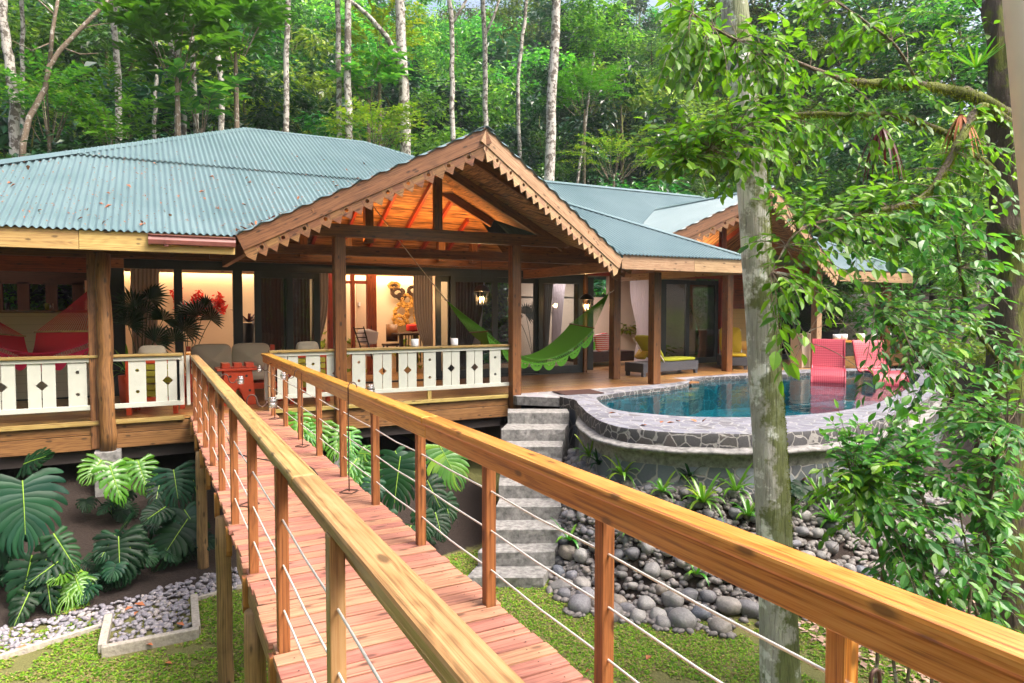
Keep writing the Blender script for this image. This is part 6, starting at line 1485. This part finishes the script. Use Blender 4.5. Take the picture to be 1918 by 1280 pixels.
# young broad-leaved tree with big compound leaves, top left centre
def spray(mb, c, d, L, n, leafL, mat=None, droop=.3):
    """a leafy twig: leaves on alternating sides of an arching axis"""
    d = d.normalized(); s = d.cross(V((0, 0, 1)))
    if s.length < .1: s = V((1, 0, 0))
    s.normalize(); prev = c
    for k in range(n):
        t = (k + 1) / n; p = c + d * L * t - V((0, 0, droop * L * t * t)); sg = 1 if k % 2 else -1
        a = (d * .6 + s * sg * r7.uniform(.5, 1.1) + V((0, 0, r7.uniform(-.5, .2)))); l = leafL * r7.uniform(.75, 1.2)
        leafq(mb, p, a, V((r7.uniform(-.3, .3), r7.uniform(-.3, .3), 1)), l, l * .25)
for lab, cx, cy, Y, rx_, ry_, n_, LL, m in (('young tree with big bright leaves behind the left roof', 330, 75, 21.5, 62, 55, 62, .46, 'leaf_lime'), ('bright leafy branch beside the tall white trunk', 440, 45, 22, 55, 40, 40, .44, 'leaf_lime'), ('low sapling with pale leaves in front of the group of three trunks', 375, 195, 22.5, 45, 28, 30, .42, 'leaf_bush'), ('light green climber-covered shrub behind the left roof', 215, 235, 22, 40, 55, 60, .22, 'leaf_lime'), ('bright yellow-green tree top left of the stout trunk', 710, 70, 27, 50, 40, 60, .26, 'leaf_yellow'), ('vivid green tree right of the large trunk', 1095, 170, 28, 45, 30, 70, .28, 'leaf_lime'), ('dark palm-like shrub behind the middle pair of trunks', 690, 150, 26, 35, 25, 40, .4, 'leaf_bush'), ('yellowish shrub behind the right side of the gable', 1150, 290, 26, 70, 30, 90, .2, 'leaf_yellow'), ('yellowish shrub between the middle trunks and the gable', 700, 245, 24, 60, 28, 90, .2, 'leaf_yellow'), ('ginger-like bright shrub at far left', 90, 190, 24, 55, 50, 70, .24, 'leaf_bush')):
    c0 = atY(cx, cy, Y); o = wthing('leafy_tree', lab, 'tree', (c0.x, Y, gz(c0.x, Y))); px2m = (c0 - EYE).dot(FW) / FOC
    mb = MB(); tw = MB(); root = V((c0.x, Y, c0.z - ry_ * px2m - 1.0))
    for _ in range(n_):
        a = r7.uniform(0, 6.28); q = math.sqrt(r7.random()); p = c0 + RT * math.cos(a) * q * rx_ * px2m + V((0, 0, 1)) * math.sin(a) * q * ry_ * px2m + V((0, r7.uniform(-1, 1), 0))
        d = (p - root); spray(mb, p, V((d.x, d.y, d.z * .3)), 1.0, 13, LL)
        if _ % 6 == 0: tw.tube([root.lerp(p, .35) + V((0, 0, .1)), p, p + V((d.x, d.y, d.z * .2)).normalized() * .8], [.018, .010, .004], 4)
    mb.build('foliage', MAT[m], o); tw.tube([(c0.x, Y, gz(c0.x, Y) - .3), root, root.lerp(c0, .5)], [.10, .07, .04], 7); tw.build('branches', MAT['twig'], o)
# hut on the hill
hx, hy = atY(655, 205, 42), atY(742, 200, 42); hut = wthing('hillside_hut', 'dark hut with pale metal roof half hidden in the forest above the lodge', 'hut', ((hx.x + hy.x) / 2, 44, hx.z - 2))
mb = MB(); mb.box(hx.x, hy.x + 3, 42.5, 46, hx.z - 2.5, hx.z - .2); mb.build('wall', MAT['dark'], hut)
mb = MB(); mb.grid([[V((hx.x - 1, 41.5, hx.z)), V((hy.x + 4, 41.5, hx.z))], [V((hx.x - 1, 44.5, hx.z + 1.2)), V((hy.x + 4, 44.5, hx.z + 1.2))], [V((hx.x - 1, 47.5, hx.z)), V((hy.x + 4, 47.5, hx.z))]]); mb.build('roof', MAT['roof'], hut)
# mid-distance garden trees right of the pool
for lab, X, Y, zc, s, k, m in (('bright tree behind the pool, right of the pink loungers', 21, 13.5, 2.2, .9, 4, 'leaf_lime'), ('tall lime-green tree at the right behind the mossy limbs', 25, 17, 4.8, 1.3, 0, 'leaf_lime'), ('yellow-green garden tree beyond the pool end', 19.5, 9.5, .6, .62, 1, 'leaf_yellow'), ('bushy garden tree below the right-hand branches', 15.5, 6.6, -.2, .5, 4, 'leaf_lime'), ('dense green tree at the right edge of the pool garden', 22, 9.5, 2.6, 1.0, 2, 'leaf_bush'), ('hazy green tree above the pool wing roof', 24, 24, 6.5, 1.4, 0, 'leaf_forest'), ('tall tree at the right edge behind the near trunk', 17.5, 5.2, 3.4, 1.0, 0, 'leaf_lime'), ('feathery tree high above the wing roof', 27, 21, 8.5, 1.4, 4, 'leaf_lime'), ('low shrub right of the pool wall', 13.5, 6.0, -1.0, .38, 1, 'leaf_bush'), ('round shrub beyond the boulder bank', 11.5, 4.2, -1.0, .4, 4, 'leaf_lime')):
    o = thing('garden_tree', lab, 'tree', (X, Y, zc)); o.rotation_euler = (0, 0, r7.uniform(0, 6)); o.scale = (s,) * 3
    c = bpy.data.objects.new('crown', CR[k].build('tmp', MAT[m]).data if False else kinds[k].children[0].data.copy()); c.data.materials[0] = MAT[m]; col.objects.link(c); c.parent = o
    t = bpy.data.objects.new('trunk', kinds[k].children[1].data); col.objects.link(t); t.parent = o
# the wood goes on behind and beside the viewpoint
for i in range(26):
    a = R(95 + 250 * i / 25); d_ = r7.uniform(9, 15); X, Y = d_ * math.sin(a) + 1, d_ * math.cos(a) - 1
    if Y > 4 and X > -5: X = -9
    z = r7.uniform(1.5, 6.5); c = dupe(kinds[r7.choice((0, 2, 4))], (X, Y, z), (1.5, 1.5, 1.6), r7.uniform(0, 6)); c['label'] = 'leafy tree of the wood around the lawn, outside the view'; c['group'] = 'trees around the lawn'

for i, (px, py, D, s_) in enumerate(((1440, 20, 44, 1.7), (1505, 70, 40, 1.5), (1560, -10, 42, 1.6), (1590, 120, 36, 1.4), (1650, 40, 40, 1.5), (1700, 130, 34, 1.4), (1730, 10, 38, 1.5), (1800, 80, 34, 1.4), (1840, 190, 30, 1.4), (1610, 230, 38, 1.7), (1520, 200, 42, 1.8), (1760, 250, 30, 1.5), (1870, 20, 30, 1.4), (1400, 110, 48, 1.9), (1340, 60, 52, 1.9), (1900, 300, 26, 1.3), (1700, 330, 26, 1.3), (1800, 400, 24, 1.2))):
    p = atD(px, py, D); c = dupe(kinds[(4, 0, 2)[i % 3]], p, (s_, s_, s_ * .8), r7.uniform(0, 6)); c['label'] = 'tall hazy tree against the white sky at upper right'; c['group'] = 'tall trees in the upper right background'
# ---------------------------------------------------------------- near mossy tree
r8 = random.Random(77)
def leafn(mb, p, a, nrm, L, wv, curl=.12):
    """near leaf: pointed oval, folded on the midrib, 8 faces"""
    a = a.normalized(); s = a.cross(nrm)
    if s.length < 1e-3: s = V((1, 0, 0))
    s.normalize(); n = s.cross(a); rows = []
    for t, k in ((0, .0), (.14, .55), (.42, 1.), (.72, .72), (1, .0)):
        c = p + a * L * t - n * L * curl * t * t; kk = max(k, .02) * wv; rows.append([c - s * kk + n * kk * .28, c, c + s * kk + n * kk * .28])
    n0 = len(mb.v)
    for r in rows: mb.v += [tuple(q) for q in r]
    for i in range(4):
        for j in range(2): mb.f.append((n0 + i * 3 + j, n0 + i * 3 + j + 1, n0 + i * 3 + j + 4, n0 + i * 3 + j + 3)); mb.uv.append([(0, 0)] * 4); mb.m.append(0)
def limb(pts, w, D=None):
    """px polyline with distance -> smooth 3-d points + radii"""
    P = [atD(x, y, d) for x, y, d in pts]; Q = []; n = len(P)
    for i in range(n - 1):
        a, b, c, d = P[max(i - 1, 0)], P[i], P[i + 1], P[min(i + 2, n - 1)]
        for k in range(5):
            t = k / 5; Q.append(.5 * ((2 * b) + (c - a) * t + (2 * a - 5 * b + 4 * c - d) * t * t + (3 * b - a - 3 * c + d) * t ** 3))
    Q.append(P[-1]); m = len(Q); dd = [p[2] for p in pts]
    return Q, [(w[0] + (w[1] - w[0]) * i / (m - 1)) / 2 * (dd[0] + (dd[-1] - dd[0]) * i / (m - 1)) / FOC for i in range(m)]
tree = wthing('mossy_tree', 'mossy grey-barked tree standing in front of the pool', 'tree', (4.85, 4.15, -1.8))
D0 = 5.95
pts = [(1466, 1420), (1464, 1330), (1461, 1270), (1457, 1150), (1452, 1050), (1446, 930), (1440, 820), (1433, 700), (1426, 600), (1419, 500), (1412, 400), (1407, 320), (1398, 220), (1388, 130), (1378, 40), (1368, -60), (1358, -160)]
ww = [100, 84, 74, 68, 65, 64, 61, 59, 58, 56, 55, 54, 52, 50, 49, 47, 45]
P = [atD(x, y, D0) for x, y in pts]; mb = MB(); mb.tube(P, [w_ / 2 * D0 / FOC for w_ in ww], 28)
# irregular bark
mb.v = [tuple(V(v) + V((noise.noise(V(v) * 5), noise.noise(V(v) * 5 + V((9, 0, 0))), 0)) * .012) for v in mb.v]
mb.build('trunk', MAT['bark_near'], tree, smooth=True)
mb = MB()
for _ in range(5200):    # moss tufts down the right side of the trunk
    t = r8.uniform(.12, .80); f = t * (len(P) - 1); i = int(f); c = P[i].lerp(P[i + 1], f - i); rad = (ww[i] + (ww[i + 1] - ww[i]) * (f - i)) / 2 * D0 / FOC
    a = r8.gauss(0, .5); n = (RT * math.cos(a) + V((FW.x, FW.y, 0)) * -math.sin(a)).normalized(); p = c + n * rad * 1.0
    if noise.noise(p * 3.2) < -.12 + abs(a) * .3: continue
    d = n + V((r8.uniform(-.7, .7), r8.uniform(-.7, .7), r8.uniform(-.9, .7))); L = r8.uniform(.008, .022); leafq(mb, p, d, V((r8.random(), r8.random(), 1)), L, L * .3)
mb.build('moss', MAT['moss'], tree)

# right-hand tree with mossy limbs
rt = wthing('limb_tree', 'dark mossy tree at the right edge with long horizontal limbs and glossy leaves', 'tree', (7.8, 3.9, -1.8))
LIMBS = []
def addlimb(pts, w, m='bark_dark', moss=0, seg=10, hang=.05):
    Q, R_ = limb(pts, w); mb = MB(); mb.tube(Q, R_, seg); mb.v = [tuple(V(v) + V((noise.noise(V(v) * 9), noise.noise(V(v) * 9 + V((4, 0, 0))), noise.noise(V(v) * 9 + V((0, 7, 0))))) * R_[0] * .35) for v in mb.v]
    mb.build('limb', MAT[m], rt, smooth=True); LIMBS.append(Q)
    if moss:
        mb = MB()
        for _ in range(moss):
            f = r8.random() * (len(Q) - 1.001); i = int(f); c = Q[i].lerp(Q[i + 1], f - i); rad = R_[i]; a = r8.uniform(0, 6.28); d = V((r8.uniform(-1, 1), r8.uniform(-1, 1), r8.uniform(-1, 1))).normalized(); p = c + d * rad
            for q in range(3):
                l = r8.uniform(.008, .02); dn = V((r8.uniform(-.5, .5), r8.uniform(-.5, .5), -1 if r8.random() < .7 else .4)); leafq(mb, p, dn + d * .6, V((r8.random(), 1, r8.random())), l, l * .3); p = p + V((r8.uniform(-.006, .006), 0, -l * .8))
        mb.build('moss', MAT['moss'], rt)
addlimb([(1895, 1330, 6.9), (1888, 1180, 6.9), (1878, 1000, 6.9), (1876, 800, 6.9), (1888, 600, 6.9), (1890, 420, 6.9), (1884, 250, 6.9), (1878, 100, 6.9), (1874, -80, 6.9)], (96, 40), seg=24, moss=1500)
addlimb([(1885, 215, 6.8), (1835, 185, 6.6), (1790, 170, 6.4), (1720, 160, 6.1), (1640, 155, 5.8), (1580, 150, 5.6)], (26, 8), moss=1500)
addlimb([(1870, 330, 6.9), (1800, 268, 6.6), (1745, 238, 6.4), (1680, 216, 6.2), (1600, 216, 6.0), (1520, 212, 5.8), (1450, 222, 5.6)], (15, 6), moss=1100)
addlimb([(1890, 230, 6.5), (1840, 200, 6.2), (1805, 250, 6.0), (1775, 305, 5.9), (1740, 360, 5.8), (1700, 382, 5.7), (1640, 395, 5.6), (1580, 410, 5.5)], (16, 8), moss=1700)
addlimb([(1885, 870, 6.8), (1820, 780, 6.5), (1760, 705, 6.3), (1715, 655, 6.1), (1680, 615, 6.0), (1640, 580, 5.9)], (22, 9), moss=1200)
addlimb([(1890, 700, 6.8), (1830, 620, 6.4), (1800, 520, 6.2), (1790, 440, 6.1)], (9, 5), moss=200)
# invisible-top parent for the big leafy fan: a limb coming from above the frame
addlimb([(1580, 150, 5.6), (1500, 120, 5.4), (1430, 95, 5.2), (1350, 60, 5.0), (1290, 20, 4.9)], (8, 3), 'twig', 0, 8)
addlimb([(1450, 222, 5.6), (1400, 240, 5.3), (1330, 280, 5.1), (1260, 320, 4.9)], (6, 2.5), 'twig', 0, 8)
addlimb([(1720, 160, 6.1), (1680, 90, 5.9), (1620, 40, 5.7), (1560, 0, 5.6)], (6, 3), 'twig', 0, 8)
addlimb([(1580, 410, 5.5), (1520, 420, 5.3), (1480, 450, 5.1), (1440, 520, 5.0)], (6, 2.5), 'twig', 0, 8)
# bushes low at right
addlimb([(1870, 1230, 6.0), (1800, 1090, 5.7), (1740, 960, 5.5), (1700, 860, 5.4)], (9, 4), 'twig', 0, 8)
addlimb([(1870, 1230, 6.0), (1760, 1110, 5.6), (1680, 1000, 5.3), (1600, 900, 5.1)], (9, 4), 'twig', 0, 8)
addlimb([(1860, 1200, 6.0), (1850, 1050, 5.7), (1860, 900, 5.5), (1890, 780, 5.4)], (9, 4), 'twig', 0, 8)
# (x0, x1, y0, y1, twigs, D range, leaf length m, material key)
ZN = [(1235, 1500, 0, 190, 62, 4.6, 5.9, .088, 0), (1230, 1480, 150, 330, 60, 4.6, 5.8, .088, 0), (1180, 1300, 210, 330, 12, 4.6, 5.3, .085, 0), (1300, 1470, 290, 375, 12, 4.8, 5.7, .085, 0),
      (1480, 1800, 0, 160, 40, 5.4, 6.8, .088, 0), (1420, 1700, 160, 380, 38, 5.0, 6.6, .088, 0), (1470, 1720, 340, 560, 46, 4.8, 6.4, .092, 0), (1600, 1918, 380, 620, 48, 5.2, 6.8, .095, 1), (1720, 1918, 200, 420, 34, 5.6, 6.8, .09, 0),
      (1460, 1620, 560, 690, 17, 4.6, 5.6, .085, 0), (1620, 1918, 600, 800, 44, 5.2, 6.6, .09, 1), (1440, 1520, 640, 720, 3, 4.6, 5.0, .11, 0), (1590, 1918, 790, 960, 62, 4.6, 6.2, .09, 1), (1620, 1918, 930, 1140, 66, 4.6, 6.2, .095, 1),
      (1545, 1640, 760, 860, 8, 4.6, 5.4, .085, 1), (1560, 1700, 860, 960, 13, 4.6, 5.6, .095, 0), (1740, 1918, 1120, 1200, 14, 5.2, 6.2, .09, 1), (1385, 1440, 440, 520, 3, 4.7, 5.2, .08, 0), (1600, 1780, 700, 860, 20, 4.8, 6.0, .085, 1), (1640, 1918, 820, 1150, 44, 4.8, 6.4, .085, 1), (1680, 1820, 690, 820, 24, 4.8, 5.8, .085, 1), (1700, 1918, 560, 820, 22, 5.0, 6.6, .085, 0), (1500, 1640, 880, 1020, 8, 4.9, 5.6, .08, 0)]
fol = [MB(), MB()]; tw = MB(); allp = [q for L in LIMBS for q in L]
for x0, x1, y0, y1, n, d0, d1, LL, mk in ZN:
    for _ in range(int(n * 1.6)):
        tip = atD(x0 + (x1 - x0) * ((_ * .618034 + .3) % 1), y0 + (y1 - y0) * ((_ * .754878 + r8.uniform(-.06, .06)) % 1), r8.uniform(d0, d1))
        pv = tip - EYE; pxx = 959 + FOC * pv.dot(RT) / pv.dot(FW); pyy = 640 - FOC * pv.dot(UP) / pv.dot(FW)
        if 1500 < pxx < 1725 and 612 < pyy < 745 and r8.random() < .8: continue
        if 1335 < pxx < 1430 and pyy < 150 and r8.random() < .85: continue
        near = min(allp[::3], key=lambda q: (q - tip).length + max(0, tip.z - q.z) * .6)
        base = near; dist = (tip - base).length
        if dist > 1.1: base = tip + (base - tip).normalized() * r8.uniform(.5, .9) + V((0, 0, r8.uniform(-.1, .25)))
        mid = base.lerp(tip, .5) + V((r8.uniform(-.1, .1), r8.uniform(-.1, .1), r8.uniform(.02, .14))); N = 9; pl = []
        for k in range(N + 1): s = k / N; pl.append(base * (1 - s) ** 2 + mid * 2 * s * (1 - s) + tip * s * s)
        tw.tube(pl, [.0042 - .0028 * k / N for k in range(N + 1)], 4, cap=False)
        nl = r8.randint(6, 12); mb = fol[mk]
        for q in range(nl):
            s = .22 + .78 * (q + .5) / nl; f = s * N; i = min(N - 1, int(f)); p = pl[i].lerp(pl[i + 1], f - i); d = (pl[i + 1] - pl[i]).normalized(); sd = d.cross(V((0, 0, 1))).normalized(); sg = 1 if q % 2 else -1
            a = d * r8.uniform(.3, .9) + sd * sg * r8.uniform(.5, 1.) + V((0, 0, r8.uniform(-.75, .15))); l = LL * r8.choice((1, 1, 1.2)) * r8.uniform(.65, 1.15)
            if q == nl - 1: a = d
            leafn(mb, p + a.normalized() * .01, a, V((r8.uniform(-.6, .6), r8.uniform(-.6, .6), 1)), l, l * r8.uniform(.22, .32))
# loose long drooping stems
for a, b in (((1590, 790), (1700, 870)), ((1500, 640), (1620, 700)), ((1600, 610), (1500, 630)), ((1560, 560), (1480, 690)), ((1700, 900), (1560, 1030))):
    P0, P1 = atD(*a, 5.4), atD(*b, 5.0); tw.tube([P0.lerp(P1, t) + V((0, 0, .05 * math.sin(3.1 * t))) for t in (0, .2, .4, .6, .8, 1)], .003, 4)
fol[0].build('foliage', MAT['leaf_near'], rt, smooth=False); tw.build('twigs', MAT['twig'], rt)
sh_ = wthing('glossy_shrub', 'dark glossy-leaved shrub filling the lower right behind the handrail', 'shrub', (6.4, 3.4, -1.8)); fol[1].build('foliage', MAT['leaf_bush'], sh_, smooth=False)
mb = MB()
for a, b, c_ in (((1700, 1220), (1650, 1050), (1620, 930)), ((1750, 1260), (1745, 1050), (1700, 900)), ((1800, 1280), (1820, 1080), (1790, 920)), ((1690, 1200), (1720, 1100), (1760, 1000)), ((1640, 1130), (1655, 1030), (1680, 950))):
    P3 = [atD(*a, 5.6), atD(*b, 5.5), atD(*c_, 5.3)]; P3[0].z = -2.0; mb.tube(P3, [.016, .011, .005], 7)
mb.build('stems', MAT['twig'], sh_)
# air plants on the limbs
for (px, py), D, L, m, lab in (((1650, 235), 6.0, .30, 'leaf_purple', 'dying purple air plant hanging from the middle limb'), ((1828, 130), 6.3, .34, 'leaf_brom', 'green air plant perched on the near trunk at upper right'), ((1800, 215), 6.1, .26, 'petal', 'dry brown air plant under the mossy limb')):
    p = atD(px, py, D); mb = MB(); up = 1 if m == 'leaf_brom' else -1
    for k in range(16):
        a = k * 2.4; d = V((math.cos(a), math.sin(a), 0)); strap(mb, p, d, L * r8.uniform(.7, 1.1), .022, .9 * up, .3 if up > 0 else .8)
    tag(mb.build('air_plant', MAT[m], smooth=True), lab, 'air plant')
# pale timber edge leaning in at the upper right, just beside the camera
mb = MB(); a, b = atD(1900, -260, .9), atD(1962, 460, .9); mb.beam(a, b, .05, .05, up=(0, 1, 0)); tag(mb.build('timber_pole', plain('bleached_timber', (.9, .74, .66), .8, var=.06, bs=9), bevel=.02, smooth=True), 'pale timber pole close to the camera at the upper right edge', 'pole')
# leaf litter under the shrub
mb = MB()
for _ in range(1500):
    x, y = r8.uniform(6.2, 9), r8.uniform(2.2, 5.4); p = V((x, y, gz(x, y) + .02)); L = r8.uniform(.03, .07); a = V((r8.uniform(-1, 1), r8.uniform(-1, 1), r8.uniform(-.1, .3))).normalized(); b = a.cross(V((0, 0, 1))).normalized(); mb.face([p - a * L, p + b * L * .5 + V((0, 0, .01)), p + a * L, p - b * L * .5])
g = G('pale_litter'); g.P(Base_Color=g.n('HueSaturation', {'Color': (.40, .26, .19, 1), 'Value': g.math('ADD', .5, g.island())}).outputs[0], Roughness=.9)
tag(mb.build('ground_litter', g.m, recentre=False), 'pale dry leaves under the shrub at lower right', 'leaf litter', kind='stuff')
# ---------------------------------------------------------------- damp forest air
mb = MB(); mb.box(-90, 300, -12, 190, -14, 95)
g = G('haze'); g.t.nodes.remove(g.b); vol = g.n('VolumePrincipled', {'Color': (.90, .96, 1.0), 'Density': .0005, 'Anisotropy': .2}); g.set(g.out.inputs['Volume'], vol.outputs[0])
tag(mb.build('haze', g.m, recentre=False), 'thin pale haze in the damp forest air', 'haze', kind='stuff')
